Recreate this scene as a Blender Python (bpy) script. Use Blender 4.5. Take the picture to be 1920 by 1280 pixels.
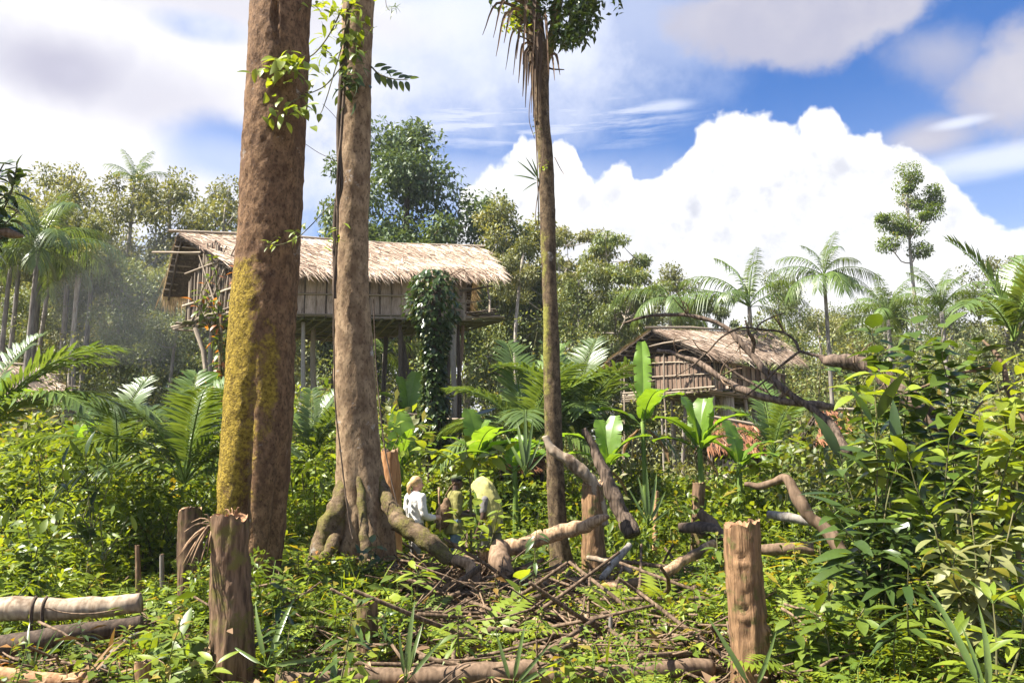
import bpy, math, random
import numpy as np
from mathutils import Vector, Matrix, Quaternion
R = math.radians
scene = bpy.context.scene
for o in list(bpy.data.objects): bpy.data.objects.remove(o)
C = scene.collection

# ------------------------------------------------------------------ camera
F = 28 / 36 * 1920
PITCH = math.atan(260 / F)
CP, SP = math.cos(PITCH), math.sin(PITCH)
CAMZ = 1.6
cam = bpy.data.cameras.new('camera'); cam.lens = 28; cam.sensor_width = 36
cam.clip_start = 0.05; cam.clip_end = 2000
camo = bpy.data.objects.new('camera', cam); C.objects.link(camo)
camo.location = (0, 0, CAMZ); camo.rotation_euler = (R(90) + PITCH, 0, 0)
scene.camera = camo

def P(px, py, D):
    """world point that the photograph shows at pixel (px,py) when it stands D metres ahead"""
    u = (px - 960) / F; v = (640 - py) / F
    d = Vector((u, CP - SP * v, SP + CP * v)); d *= D / d.y
    return Vector((d.x, d.y, d.z + CAMZ))
def XW(px, y, z):
    return (px - 960) / F * (y * CP + (z - CAMZ) * SP)
def PIX(x, y, z):
    d = y * CP + (z - CAMZ) * SP
    return 960 + F * x / d, 640 - F * (-y * SP + (z - CAMZ) * CP) / d
def PPM(D): return F / D

# ------------------------------------------------------------------ node helper
class NT:
    def __init__(s, tree): s.t = tree; s.k = 0
    def new(s, typ, **props):
        n = s.t.nodes.new(typ); s.k += 1; n.location = (s.k * 30, 0)
        for a, b in props.items(): setattr(n, a, b)
        return n
    def put(s, sock, v):
        if isinstance(v, bpy.types.NodeSocket): s.t.links.new(v, sock)
        elif v is not None:
            if sock.type == 'RGBA' and len(v) == 3: v = (*v, 1)
            sock.default_value = v
    def math(s, op, a, b=0.0, c=0.0, clamp=False):
        n = s.new('ShaderNodeMath', operation=op, use_clamp=clamp)
        s.put(n.inputs[0], a); s.put(n.inputs[1], b); s.put(n.inputs[2], c)
        return n.outputs[0]
    def vmath(s, op, a, b=(0, 0, 0)):
        n = s.new('ShaderNodeVectorMath', operation=op); s.put(n.inputs[0], a)
        if op == 'SCALE': s.put(n.inputs['Scale'], b)
        else: s.put(n.inputs[1], b)
        return n.outputs[0]
    def mix(s, fac, a, b, mode='MIX'):
        n = s.new('ShaderNodeMix', data_type='RGBA', blend_type=mode)
        s.put(n.inputs[0], fac); s.put(n.inputs[6], a); s.put(n.inputs[7], b)
        return n.outputs[2]
    def noise(s, vec, scale, detail=4, rough=.55, dim='3D', out=0, lac=2.0, dist=0.0):
        n = s.new('ShaderNodeTexNoise', noise_dimensions=dim)
        if vec is not None: s.put(n.inputs['Vector'], vec)
        s.put(n.inputs['Scale'], scale); s.put(n.inputs['Detail'], detail); s.put(n.inputs['Roughness'], rough)
        s.put(n.inputs['Lacunarity'], lac); s.put(n.inputs['Distortion'], dist)
        return n.outputs[out]
    def step(s, v, a, b, lo=0.0, hi=1.0):
        n = s.new('ShaderNodeMapRange', interpolation_type='SMOOTHSTEP')
        s.put(n.inputs[0], v); s.put(n.inputs[1], a); s.put(n.inputs[2], b); s.put(n.inputs[3], lo); s.put(n.inputs[4], hi)
        return n.outputs[0]
    def xyz(s, x, y, z):
        n = s.new('ShaderNodeCombineXYZ')
        for i, v in enumerate((x, y, z)): s.put(n.inputs[i], v)
        return n.outputs[0]

# ------------------------------------------------------------------ world: nishita sky and clouds at infinity
SUN_EL, SUN_AZ = 54.0, -100.0          # sun high on the side of the big trunk's moss; azimuth from +Y towards +X
w = bpy.data.worlds.new('World'); scene.world = w; w.use_nodes = True
w.node_tree.nodes.clear(); N = NT(w.node_tree)
SKY_STRENGTH = 0.048
sky = N.new('ShaderNodeTexSky', sky_type='NISHITA', sun_disc=False, sun_elevation=R(SUN_EL), sun_rotation=R(SUN_AZ))
sky.altitude = 0; sky.air_density = 1.0; sky.dust_density = 0.6; sky.ozone_density = 2.2
gen = N.new('ShaderNodeTexCoord').outputs['Generated']
dirv = N.vmath('NORMALIZE', gen)
sp = N.new('ShaderNodeSeparateXYZ'); N.put(sp.inputs[0], dirv)
X_, Y_, Z_ = sp.outputs
hyp = N.math('SQRT', N.math('ADD', N.math('MULTIPLY', X_, X_), N.math('MULTIPLY', Y_, Y_)))
az = N.math('ARCTAN2', X_, Y_)
el = N.math('DIVIDE', Z_, N.math('MAXIMUM', hyp, .01))
def ae(px, py):
    d = P(px, py, 1) - Vector((0, 0, CAMZ))
    return math.atan2(d.x, d.y), d.z / math.hypot(d.x, d.y)
nz_f = N.noise(dirv, 9, 6, .6)
nz_g = N.noise(dirv, 5.5, 7, .62)
nz_c = N.noise(dirv, 3.2, 5, .55)
nz_w = N.noise(N.vmath('MULTIPLY', dirv, (1, 1, 5)), 6, 6, .6)
def sub5(v): return N.math('SUBTRACT', v, .5)
def ell(px, py, rx, ry, amp, soft, rot=0.0, nz=None):
    """soft cloud mask: an ellipse in azimuth / elevation whose rim is broken by noise"""
    a0, t0 = ae(px, py)
    du = N.math('SUBTRACT', az, a0); dv = N.math('SUBTRACT', el, t0)
    c, s = math.cos(rot), math.sin(rot)
    uu = N.math('DIVIDE', N.math('ADD', N.math('MULTIPLY', du, c), N.math('MULTIPLY', dv, s)), rx / F)
    vv = N.math('DIVIDE', N.math('SUBTRACT', N.math('MULTIPLY', dv, c), N.math('MULTIPLY', du, s)), ry / F)
    r = N.math('SQRT', N.math('ADD', N.math('MULTIPLY', uu, uu), N.math('MULTIPLY', vv, vv)))
    e = N.math('ADD', N.math('SUBTRACT', 1.0, r), N.math('MULTIPLY', sub5(nz or nz_f), amp))
    return N.step(e, -soft, soft)
def mx(*a):
    v = a[0]
    for b in a[1:]: v = N.math('MAXIMUM', v, b)
    return v
blue = N.mix(1.0, sky.outputs[0], (0.46, 0.76, 1.18), 'MULTIPLY')
col = blue
K = 0.365 / SKY_STRENGTH
def cloud(col, mask, c): return N.mix(mask, col, tuple(x * K for x in c))
# general broken cover over the rest of the sky, faded out where the photograph looks
gmask = N.math('MULTIPLY', N.step(nz_c, .46, .62), N.step(N.math('ABSOLUTE', az), .72, .95))
gmask = N.math('MULTIPLY', gmask, N.step(el, -.02, .10))
col = cloud(col, gmask, (.86, .87, .92))
# veil of cirrus: streaks across the upper middle
streak = N.noise(N.vmath('MULTIPLY', N.xyz(N.math('ADD', az, N.math('MULTIPLY', el, -2.2)), el, 0), (3, 26, 1)), 2.2, 6, .62)
veil = mx(N.math('MULTIPLY', ell(790, 90, 480, 190, 1.5, .55, nz=nz_g), N.step(nz_g, .25, .62, .62, .97)), N.math('MULTIPLY', ell(960, 225, 300, 62, 1.4, .6), N.step(streak, .38, .64, 0, .85)))
veil2 = N.math('MULTIPLY', ell(640, 330, 560, 60, .9, .7), .55)
veil3 = N.math('MULTIPLY', ell(1120, 40, 260, 150, 1.2, .7), .55)
lowhaze = N.step(el, .52, .2, 0, .35)
col = cloud(col, mx(veil, veil2, veil3), (.71, .75, .87))
col = cloud(col, lowhaze, (.78, .86, 1.0))
# big bright cloud on the trunk's sunny side
big = mx(ell(120, 120, 520, 330, 1.3, .28), ell(60, 330, 330, 130, .9, .4), ell(330, 120, 200, 130, 1.2, .25), ell(560, 20, 260, 70, 1.2, .5))
hole = mx(N.math('MULTIPLY', ell(380, 52, 75, 26, 1.2, .6), .85), ell(440, 285, 120, 60, .9, .5))
big = N.math('MULTIPLY', big, N.math('SUBTRACT', 1.0, hole))
shade = mx(N.math('MULTIPLY', ell(110, 130, 110, 70, 1.2, .7), .95), N.math('MULTIPLY', ell(250, 180, 160, 60, 1.4, .8), .55), N.math('MULTIPLY', ell(450, 10, 300, 50, 1.0, .8), .5))
bc = N.mix(shade, (.87 * K, .86 * K, .88 * K), (.48 * K, .47 * K, .57 * K))
bc = N.mix(N.step(nz_f, .35, .7, 0, .35), bc, (.66 * K, .66 * K, .74 * K))
col = N.mix(N.math('MULTIPLY', big, .97), col, bc)
# grey-mauve clouds high over the second house
gr = mx(ell(1430, 18, 165, 60, 2.6, .36), ell(1560, 50, 160, 62, 2.6, .36), ell(1660, 20, 90, 55, 2.6, .4), N.math('MULTIPLY', ell(1765, 100, 80, 40, 3.6, 1.0, rot=-.5), .7), ell(1910, 150, 78, 92, 2.2, .4), ell(1740, 262, 66, 30, 1.6, .8))
gc = N.mix(N.step(nz_f, .3, .7), (.58 * K, .565 * K, .62 * K), (.46 * K, .46 * K, .56 * K))
col = N.mix(N.math('MULTIPLY', gr, .93), col, gc)
wisp = mx(N.math('MULTIPLY', ell(1255, 198, 40, 10, .8, .8), .6), N.math('MULTIPLY', ell(1800, 230, 36, 8, .7, .8), .7), N.math('MULTIPLY', ell(1870, 300, 120, 22, 1.6, .8, nz=nz_w), .75))
col = cloud(col, wisp, (.78, .82, .93))
# towering cumulus: its outline over azimuth, roughened into billows
out = [(700, 470), (800, 430), (850, 400), (880, 352), (905, 322), (935, 312), (962, 285), (972, 252), (1000, 258), (1030, 250), (1052, 238), (1074, 250), (1086, 292),
       (1105, 325), (1128, 330), (1152, 304), (1176, 300), (1192, 325), (1225, 322), (1260, 300), (1285, 262), (1310, 222), (1345, 208), (1380, 205), (1425, 196),
       (1450, 212), (1478, 240), (1498, 250), (1516, 225), (1538, 203), (1562, 202), (1585, 225), (1612, 236), (1640, 240), (1662, 250), (1690, 244), (1715, 266), (1745, 285), (1775, 318), (1800, 350), (1840, 378), (1960, 400), (2080, 400)]
A0, A1 = -.40, .75
fc = N.new('ShaderNodeFloatCurve'); cm = fc.mapping; cv = cm.curves[0]
pts = []
for px, py in out:
    a, t = ae(px, py); q = (a - A0) / (A1 - A0)
    if 0 < q < 1: pts.append((q, t))
pts = [(0, .2)] + pts + [(1, .30)]
while len(cv.points) < len(pts): cv.points.new(.5, .5)
for p_, q in zip(cv.points, pts): p_.location = q; p_.handle_type = 'AUTO'
cm.use_clip = False; cm.update()
wa = N.math('MULTIPLY', sub5(N.noise(dirv, 18, 4, .5)), .03)
N.put(fc.inputs['Value'], N.math('DIVIDE', N.math('SUBTRACT', N.math('ADD', az, wa), A0), A1 - A0))
def billow(scale, seed):
    v = N.new('ShaderNodeTexVoronoi', feature='SMOOTH_F1')
    N.put(v.inputs['Vector'], N.vmath('ADD', dirv, N.vmath('SCALE', N.noise(dirv, scale * .6, 3, .5, out=1), .05)))
    N.put(v.inputs['Scale'], scale); N.put(v.inputs['Smoothness'], .25); N.put(v.inputs['Randomness'], 1)
    return N.math('SUBTRACT', .45, v.outputs['Distance'])
b1, b2, b3 = billow(13, 0), billow(30, 1), billow(70, 2)
bl = N.math('ADD', N.math('ADD', N.math('MULTIPLY', b1, .042), N.math('MULTIPLY', b2, .022)), N.math('MULTIPLY', b3, .011))
edge = N.math('ADD', N.math('SUBTRACT', fc.outputs[0], el), bl)
inr = N.math('MULTIPLY', N.step(az, A0, A0 + .06), N.step(az, 1.15, .8))
cmask = N.math('MULTIPLY', N.step(N.math('ADD', edge, N.math('MULTIPLY', sub5(N.noise(dirv, 90, 3, .6)), .006)), -.004, .010), inr)
right_soft = N.step(az, .50, .62, 1, .82)
cmask = N.math('MULTIPLY', cmask, right_soft)
sh = N.math('MULTIPLY', N.step(N.noise(dirv, 7, 5, .55), .46, .72), N.step(edge, .02, .12))
sh = N.math('MULTIPLY', sh, N.step(el, .18, .34))
shb = N.math('ADD', N.math('MULTIPLY', sh, .55), N.math('MULTIPLY', N.step(bl, .012, -.012), N.math('MULTIPLY', N.step(edge, .0, .05), N.math('MULTIPLY', N.step(el, .2, .34), .28))), clamp=True)
sunside = N.vmath('ADD', dirv, (-.016, -.004, .016))
def puff(v, sc): return N.noise(v, sc, 5, .58)
rel = N.math('ADD', N.math('SUBTRACT', puff(sunside, 11), puff(dirv, 11)), N.math('MULTIPLY', N.math('SUBTRACT', puff(sunside, 27), puff(dirv, 27)), .6))
relief = N.math('MULTIPLY', N.step(rel, -.04, .26), N.math('MULTIPLY', N.step(edge, .0, .05), N.step(el, .16, .27)))
shb = N.math('ADD', shb, N.math('MULTIPLY', relief, .55), clamp=True)
cc = N.mix(shb, (.93 * K, .93 * K, .94 * K), (.56 * K, .58 * K, .66 * K))
col = N.mix(cmask, col, cc)
low = N.math('MULTIPLY', N.step(el, .30, .14), N.math('MULTIPLY', inr, .7))
col = N.mix(low, col, (.90 * K, .90 * K, .92 * K))
bg = N.new('ShaderNodeBackground'); N.put(bg.inputs[0], col); bg.inputs[1].default_value = SKY_STRENGTH
N.t.links.new(bg.outputs[0], N.new('ShaderNodeOutputWorld').inputs[0])

# ------------------------------------------------------------------ sun, exposure
sl = bpy.data.lights.new('sun', 'SUN'); sl.energy = 5.0; sl.angle = R(.53); sl.color = (1, .945, .85)
so = bpy.data.objects.new('sun', sl); C.objects.link(so); so.location = (-10, -2, 30)
sd = Vector((math.sin(R(SUN_AZ)) * math.cos(R(SUN_EL)), math.cos(R(SUN_AZ)) * math.cos(R(SUN_EL)), math.sin(R(SUN_EL))))
so.rotation_euler = sd.to_track_quat('Z', 'Y').to_euler()
scene.view_settings.view_transform = 'Standard'; scene.view_settings.look = 'None'
scene.view_settings.exposure = 1.82; scene.view_settings.gamma = 1; scene.view_settings.use_curve_mapping = False
try:
    scene.cycles.max_bounces = 5; scene.cycles.diffuse_bounces = 3; scene.cycles.glossy_bounces = 1; scene.cycles.transmission_bounces = 3; scene.cycles.transparent_max_bounces = 4
    scene.cycles.volume_bounces = 0
    scene.cycles.sample_clamp_indirect = 6
except Exception: pass

# ------------------------------------------------------------------ numeric noise
def _h(ix, iy, iz):
    with np.errstate(over='ignore'):
        n = ix.astype(np.uint32) * np.uint32(374761393) + iy.astype(np.uint32) * np.uint32(668265263) + iz.astype(np.uint32) * np.uint32(2246822519)
        n = (n ^ (n >> np.uint32(13))) * np.uint32(1274126177)
        n = n ^ (n >> np.uint32(16))
    return n.astype(np.float64) / 4294967295.0
def vnoise(p):
    p = np.asarray(p, float); i = np.floor(p).astype(np.int64); f = p - i; f = f * f * (3 - 2 * f); i = i + 100000
    r = 0
    for dx in (0, 1):
        for dy in (0, 1):
            for dz in (0, 1):
                wt = (f[..., 0] if dx else 1 - f[..., 0]) * (f[..., 1] if dy else 1 - f[..., 1]) * (f[..., 2] if dz else 1 - f[..., 2])
                r = r + wt * _h(i[..., 0] + dx, i[..., 1] + dy, i[..., 2] + dz)
    return r
def fbm(p, o=4):
    p = np.asarray(p, float); a, s, t = 1.0, 0, 0
    for k in range(o): s = s + a * vnoise(p * 2 ** k + k * 17.3); t += a; a *= .5
    return s / t

def gz(x, y):
    """height of the ground"""
    x = np.asarray(x, float); y = np.asarray(y, float)
    z = .10 * np.sin(x * .9 + y * .35) * np.sin(y * .6 - x * .3 + 1) + .05 * np.sin(x * 2.3 + 1) * np.sin(y * 2.1)
    z = z + .42 * np.exp(-(((x + 1.0) / 2.6) ** 2 + ((y - 10.2) / 1.3) ** 2))      # heap of roots and soil round the middle trunk
    z = z + .30 * np.exp(-(((x + 2.4) / .7) ** 2 + ((y - 7.6) / .8) ** 2))
    z = z + .25 * np.exp(-(((x - 4.8) / 1.6) ** 2 + ((y - 8) / 2) ** 2))
    return z * np.clip(1.3 - y / 80, .2, 1)
def g1(x, y): return float(gz(x, y))

# ------------------------------------------------------------------ mesh builder
class MB:
    def __init__(s): s.v = []; s.f = {3: [], 4: []}; s.m = {3: [], 4: []}; s.t = []; s.n = 0
    def add(s, v, f, mat=0, tint=.5):
        v = np.asarray(v, float).reshape(-1, 3); n = len(v)
        s.v.append(v); s.t.append(np.broadcast_to(np.asarray(tint, float), (n,)).copy())
        if isinstance(f, np.ndarray): f = [f]
        for a in f:
            a = np.asarray(a)
            if a.size == 0: continue
            s.f[a.shape[1]].append(a + s.n); s.m[a.shape[1]].append(np.full(len(a), mat) if np.isscalar(mat) else np.asarray(mat))
        s.n += n; return s
    def data(s):
        v = np.concatenate(s.v) if s.v else np.zeros((0, 3)); t = np.concatenate(s.t) if s.t else np.zeros(0)
        f3 = np.concatenate(s.f[3]) if s.f[3] else np.zeros((0, 3), int); f4 = np.concatenate(s.f[4]) if s.f[4] else np.zeros((0, 4), int)
        m3 = np.concatenate(s.m[3]) if s.m[3] else np.zeros(0, int); m4 = np.concatenate(s.m[4]) if s.m[4] else np.zeros(0, int)
        return v, t, f3, f4, m3, m4
    def merge(s, D, M3=None, off=None, tint=0.0):
        v, t, f3, f4, m3, m4 = D
        if M3 is not None: v = v @ np.asarray(M3).T
        if off is not None: v = v + np.asarray(off)
        n0 = s.n; s.v.append(v); s.t.append(np.clip(t + tint, 0, 1))
        if len(f3): s.f[3].append(f3 + n0); s.m[3].append(m3)
        if len(f4): s.f[4].append(f4 + n0); s.m[4].append(m4)
        s.n += len(v)
    def mesh(s, name, mats, smooth=True):
        v, t, f3, f4, m3, m4 = s.data()
        me = bpy.data.meshes.new(name)
        me.vertices.add(len(v)); me.vertices.foreach_set('co', v.ravel())
        nl = f3.size + f4.size; me.loops.add(nl)
        me.loops.foreach_set('vertex_index', np.concatenate([f3.ravel(), f4.ravel()]).astype(np.int32))
        np_ = len(f3) + len(f4); me.polygons.add(np_)
        ls = np.concatenate([np.arange(len(f3)) * 3, len(f3) * 3 + np.arange(len(f4)) * 4]).astype(np.int32)
        me.polygons.foreach_set('loop_start', ls)
        me.polygons.foreach_set('material_index', np.concatenate([m3, m4]).astype(np.int32))
        me.polygons.foreach_set('use_smooth', np.full(np_, smooth))
        at = me.attributes.new('tint', 'FLOAT', 'POINT'); at.data.foreach_set('value', t.astype(np.float32))
        for m in (mats if isinstance(mats, (list, tuple)) else [mats]): me.materials.append(m)
        me.update(calc_edges=True); me.validate()
        return me

def link(name, me, parent=None, loc=None, rot=None, scale=None):
    o = bpy.data.objects.new(name, me); C.objects.link(o)
    if parent is not None: o.parent = parent
    if loc is not None: o.location = loc
    if rot is not None:
        if isinstance(rot, Quaternion): o.rotation_mode = 'QUATERNION'; o.rotation_quaternion = rot
        else: o.rotation_euler = rot
    if scale is not None: o.scale = scale if hasattr(scale, '__len__') else (scale,) * 3
    return o
def thing(name, label, cat, loc=(0, 0, 0), rz=0, group=None):
    o = bpy.data.objects.new(name, None); C.objects.link(o); o.empty_display_size = .2
    o.location = loc; o.rotation_euler = (0, 0, rz); tag(o, label, cat, group); return o
def tag(o, label, cat=None, group=None, kind=None):
    o['label'] = label
    if cat: o['category'] = cat
    if group: o['group'] = group
    if kind: o['kind'] = kind
    return o
def stuff(o, label=None, cat=None):
    o['kind'] = 'stuff'
    if label: o['label'] = label
    if cat: o['category'] = cat
    return o

def nrm(a): return a / np.maximum(np.linalg.norm(a, axis=-1, keepdims=True), 1e-9)
def spline(pts, n):
    """catmull-rom through pts, n samples"""
    p = np.asarray([tuple(q) for q in pts], float)
    if len(p) < 3:
        t = np.linspace(0, 1, n)[:, None]; return p[0] * (1 - t) + p[-1] * t
    d = np.concatenate([[0], np.cumsum(np.linalg.norm(np.diff(p, axis=0), axis=1))])
    q = np.vstack([2 * p[0] - p[1], p, 2 * p[-1] - p[-2]])
    s = np.linspace(0, d[-1], n); k = np.clip(np.searchsorted(d, s, side='right') - 1, 0, len(p) - 2)
    t = ((s - d[k]) / np.maximum(d[k + 1] - d[k], 1e-9))[:, None]
    a, b, c, e = q[k], q[k + 1], q[k + 2], q[k + 3]
    return .5 * (2 * b + (c - a) * t + (2 * a - 5 * b + 4 * c - e) * t ** 2 + (3 * b - a - 3 * c + e) * t ** 3)
def frames(path):
    t = nrm(np.gradient(path, axis=0)); n = len(path)
    ref = np.array([0, 1., 0]) if abs(t[0][1]) < .9 else np.array([1., 0, 0])
    a = np.zeros_like(path); b = np.zeros_like(path)
    u = ref - t[0] * ref.dot(t[0]); u /= np.linalg.norm(u)
    for i in range(n):
        u = u - t[i] * u.dot(t[i]); u /= max(np.linalg.norm(u), 1e-9); a[i] = u; b[i] = np.cross(t[i], u)
    return t, a, b
def tube(mb, path, rad, ns=6, mat=0, tint=.5, cap=True, disp=None, close=False):
    path = np.asarray([tuple(q) for q in path], float); n = len(path)
    rad = np.broadcast_to(np.asarray(rad, float), (n,)) if np.ndim(rad) < 2 else rad
    t, a, b = frames(path)
    th = np.arange(ns) * 2 * np.pi / ns
    rr = rad[:, None] * np.ones(ns)
    if disp is not None: rr = disp(path, th, rr)
    v = path[:, None, :] + rr[..., None] * (np.cos(th)[None, :, None] * a[:, None, :] + np.sin(th)[None, :, None] * b[:, None, :])
    i = np.arange(n - 1)[:, None] * ns; j = np.arange(ns)[None, :]; j2 = (j + 1) % ns
    f = np.stack([i + j, i + j2, i + ns + j2, i + ns + j], -1).reshape(-1, 4)
    V = v.reshape(-1, 3); faces = [f]
    if cap:
        V = np.vstack([V, path[0], path[-1]]); k = n * ns
        jj = np.arange(ns); j2 = (jj + 1) % ns
        faces.append(np.stack([np.full(ns, k), j2, jj], -1)); faces.append(np.stack([np.full(ns, k + 1), (n - 1) * ns + jj, (n - 1) * ns + j2], -1))
    mb.add(V, faces, mat, tint); return mb
def leaves(mb, base, d, up, L, W, droop=0.15, fold=.18, K=1, mat=0, tint=.5, prof=None):
    """a batch of leaves: base points, directions, approximate up, length, width; K inner cross sections (0: one folded diamond)"""
    base = np.atleast_2d(base); n = len(base); d = nrm(np.broadcast_to(d, base.shape)); up = np.broadcast_to(up, base.shape)
    L = np.broadcast_to(L, (n,)).astype(float); W = np.broadcast_to(W, (n,)).astype(float); droop = np.broadcast_to(droop, (n,)); fold = np.broadcast_to(fold, (n,))
    side = nrm(np.cross(d, up)); nn = np.cross(side, d)
    tint = np.broadcast_to(tint, (n,))
    def ctr(s): return base + d * (L * s)[:, None] - np.array([0, 0, 1.]) * (droop * L * s * s)[:, None]
    if K == 0:
        c = ctr(.5); l = c - side * (W * .5)[:, None] + nn * (fold * W)[:, None]; r = c + side * (W * .5)[:, None] + nn * (fold * W)[:, None]
        v = np.stack([base, l, ctr(1.), r], 1).reshape(-1, 3)
        o = np.arange(n)[:, None] * 4
        f = np.concatenate([o + np.array([[0, 2, 1]]), o + np.array([[0, 3, 2]])])
        mb.add(v, f, mat, np.repeat(tint, 4)); return mb
    ss = np.arange(1, K + 1) / (K + 1)
    if prof is None: prof = lambda s: np.sin(np.pi * s ** .8) ** .75
    vs = [base]
    for s in ss:
        c = ctr(s); h = .5 * prof(s)
        vs += [c - side * (W * h)[:, None] + nn * (fold * W * h * 2)[:, None], c, c + side * (W * h)[:, None] + nn * (fold * W * h * 2)[:, None]]
    vs.append(ctr(1.)); nv = 2 + 3 * K
    v = np.stack(vs, 1).reshape(-1, 3); o = np.arange(n)[:, None] * nv
    tr = [[0, 2, 1], [0, 3, 2]]; e = nv - 1; q0 = 1 + 3 * (K - 1); tr += [[q0, q0 + 1, e], [q0 + 1, q0 + 2, e]]
    q = []
    for k in range(K - 1):
        a = 1 + 3 * k; q += [[a, a + 1, a + 4, a + 3], [a + 1, a + 2, a + 5, a + 4]]
    fs = [np.concatenate([o + np.array([t]) for t in tr])]
    if q: fs.append(np.concatenate([o + np.array([t]) for t in q]))
    mb.add(v, fs, mat, np.repeat(tint, nv)); return mb
def rdir(rng, n, zb=0.0, zs=1.0):
    v = rng.normal(size=(n, 3)); v[:, 2] = v[:, 2] * zs + zb; return nrm(v)

# ------------------------------------------------------------------ materials
M = {}
def mat(name):
    m = bpy.data.materials.new(name); m.use_nodes = True; m.node_tree.nodes.clear(); M[name] = m
    return m, NT(m.node_tree)
def finish(n, sh, disp=None):
    o = n.new('ShaderNodeOutputMaterial'); n.t.links.new(sh, o.inputs[0])
    return o
def princ(n, col, rough=.7, spec=.3, normal=None):
    p = n.new('ShaderNodeBsdfPrincipled'); n.put(p.inputs['Base Color'], col); n.put(p.inputs['Roughness'], rough); n.put(p.inputs['Specular IOR Level'], spec)
    if normal is not None: n.put(p.inputs['Normal'], normal)
    return p.outputs[0]
def bump(n, h, s=.5, d=.02):
    b = n.new('ShaderNodeBump'); n.put(b.inputs['Strength'], s); n.put(b.inputs['Distance'], d); n.put(b.inputs['Height'], h); return b.outputs[0]
def attr(n, a='tint'):
    k = n.new('ShaderNodeAttribute', attribute_name=a); return k.outputs['Fac']
def leafmat(name, a, b, c=None, rough=.42, trans=.34, spec=.4, cth=.88):
    m, n = mat(name); t = attr(n)
    col = n.mix(t, a, b)
    if c is not None: col = n.mix(n.step(t, cth, cth + .06), col, c)
    oi = n.new('ShaderNodeObjectInfo').outputs['Random']
    co = n.new('ShaderNodeTexCoord').outputs['Object']
    k = n.math('MULTIPLY', n.math('ADD', .8, n.math('MULTIPLY', oi, .4)), n.math('ADD', .7, n.math('MULTIPLY', n.noise(co, 7, 2), .6)))
    col = n.mix(1.0, col, n.xyz(k, k, k), 'MULTIPLY')
    p = princ(n, col, rough, spec)
    tr = n.new('ShaderNodeBsdfTranslucent'); n.put(tr.inputs[0], n.mix(1.0, col, (1.75, 1.55, .55), 'MULTIPLY'))
    mx_ = n.new('ShaderNodeMixShader'); n.put(mx_.inputs[0], trans); n.t.links.new(p, mx_.inputs[1]); n.t.links.new(tr.outputs[0], mx_.inputs[2])
    finish(n, mx_.outputs[0]); return m
leafmat('leaf_mid', (.068, .112, .013), (.15, .20, .026), (.22, .17, .03), trans=.36)
leafmat('leaf_deep', (.042, .082, .012), (.105, .155, .022), (.19, .19, .03), rough=.36, trans=.34)
leafmat('leaf_bright', (.115, .175, .016), (.25, .30, .032), (.27, .22, .03), trans=.42)
leafmat('leaf_dark', (.028, .052, .012), (.062, .098, .02), (.13, .13, .03), rough=.32, trans=.2, spec=.5)
leafmat('leaf_olive', (.115, .135, .042), (.25, .25, .095), (.20, .17, .08), rough=.5, trans=.28)
leafmat('leaf_forest', (.085, .118, .034), (.19, .22, .072), (.18, .16, .06), rough=.5, trans=.28)
leafmat('leaf_blue', (.065, .108, .040), (.135, .19, .072), (.11, .15, .05), rough=.5, trans=.25)
leafmat('leaf_palm', (.060, .105, .022), (.14, .195, .05), (.22, .19, .06), rough=.36, trans=.28, spec=.5)
leafmat('leaf_banana', (.11, .21, .022), (.19, .30, .04), (.30, .25, .05), rough=.4, trans=.42, spec=.45)
leafmat('leaf_red', (.09, .15, .02), (.30, .10, .03), (.36, .13, .04), trans=.35, cth=.75)
leafmat('leaf_dead', (.14, .085, .045), (.30, .19, .10), (.36, .24, .14), rough=.8, trans=.15, spec=.15)
leafmat('leaf_litter', (.11, .066, .038), (.30, .20, .115), (.40, .28, .17), rough=.85, trans=.05, spec=.1)
leafmat('thatch', (.20, .135, .095), (.54, .43, .335), (.70, .59, .48), rough=.85, trans=.06, spec=.12)
leafmat('thatch_red', (.20, .085, .045), (.40, .19, .10), (.5, .33, .2), rough=.85, trans=.06, spec=.12)
def woodmat(name, a, b, scale=6, stretch=(1, 1, .12), c=None, cs=1.5, ct=(.55, .7), rough=.85, bs=.6, bd=.01, spec=.15):
    m, n = mat(name); co = n.new('ShaderNodeTexCoord').outputs['Object']
    oi = n.new('ShaderNodeObjectInfo').outputs['Random']
    co2 = n.vmath('ADD', co, n.xyz(n.math('MULTIPLY', oi, 31), n.math('MULTIPLY', oi, 17), n.math('MULTIPLY', oi, 7)))
    s = n.vmath('MULTIPLY', co2, stretch)
    g = n.noise(s, scale * 4, 4, .55); g2 = n.noise(co2, scale * .4, 3, .5)
    col = n.mix(n.step(g, .3, .7), a, b)
    if c is not None: col = n.mix(n.step(n.noise(co2, cs, 4, .6), ct[0], ct[1]), col, c)
    k = n.math('MULTIPLY', n.math('ADD', .75, n.math('MULTIPLY', oi, .5)), n.math('ADD', .65, n.math('MULTIPLY', g2, .7)))
    col = n.mix(1.0, col, n.xyz(k, k, k), 'MULTIPLY')
    finish(n, princ(n, col, rough, spec, bump(n, g, bs, bd))); return m
woodmat('bark_pale', (.20, .165, .125), (.42, .37, .31), 5)
woodmat('bark_grey', (.13, .11, .09), (.30, .27, .23), 5)
woodmat('bark_dark', (.045, .032, .023), (.12, .085, .06), 6)
woodmat('bark_brown', (.11, .072, .045), (.23, .155, .10), 6)
woodmat('bark_log', (.16, .115, .075), (.36, .285, .205), 5, c=(.10, .065, .042), cs=3)
woodmat('wood_split', (.24, .125, .062), (.40, .24, .13), 9, bd=.006)
woodmat('wood_raw', (.20, .12, .066), (.46, .31, .185), 9, c=(.11, .075, .05), cs=5, ct=(.5, .62), bd=.008)
leafmat('leaf_dead_shaded', (.05, .033, .022), (.19, .12, .072), (.26, .18, .11), rough=.8, trans=.12, spec=.15)  # darker leaf_dead, with the shade on the slim tree's top put into its colour
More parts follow.
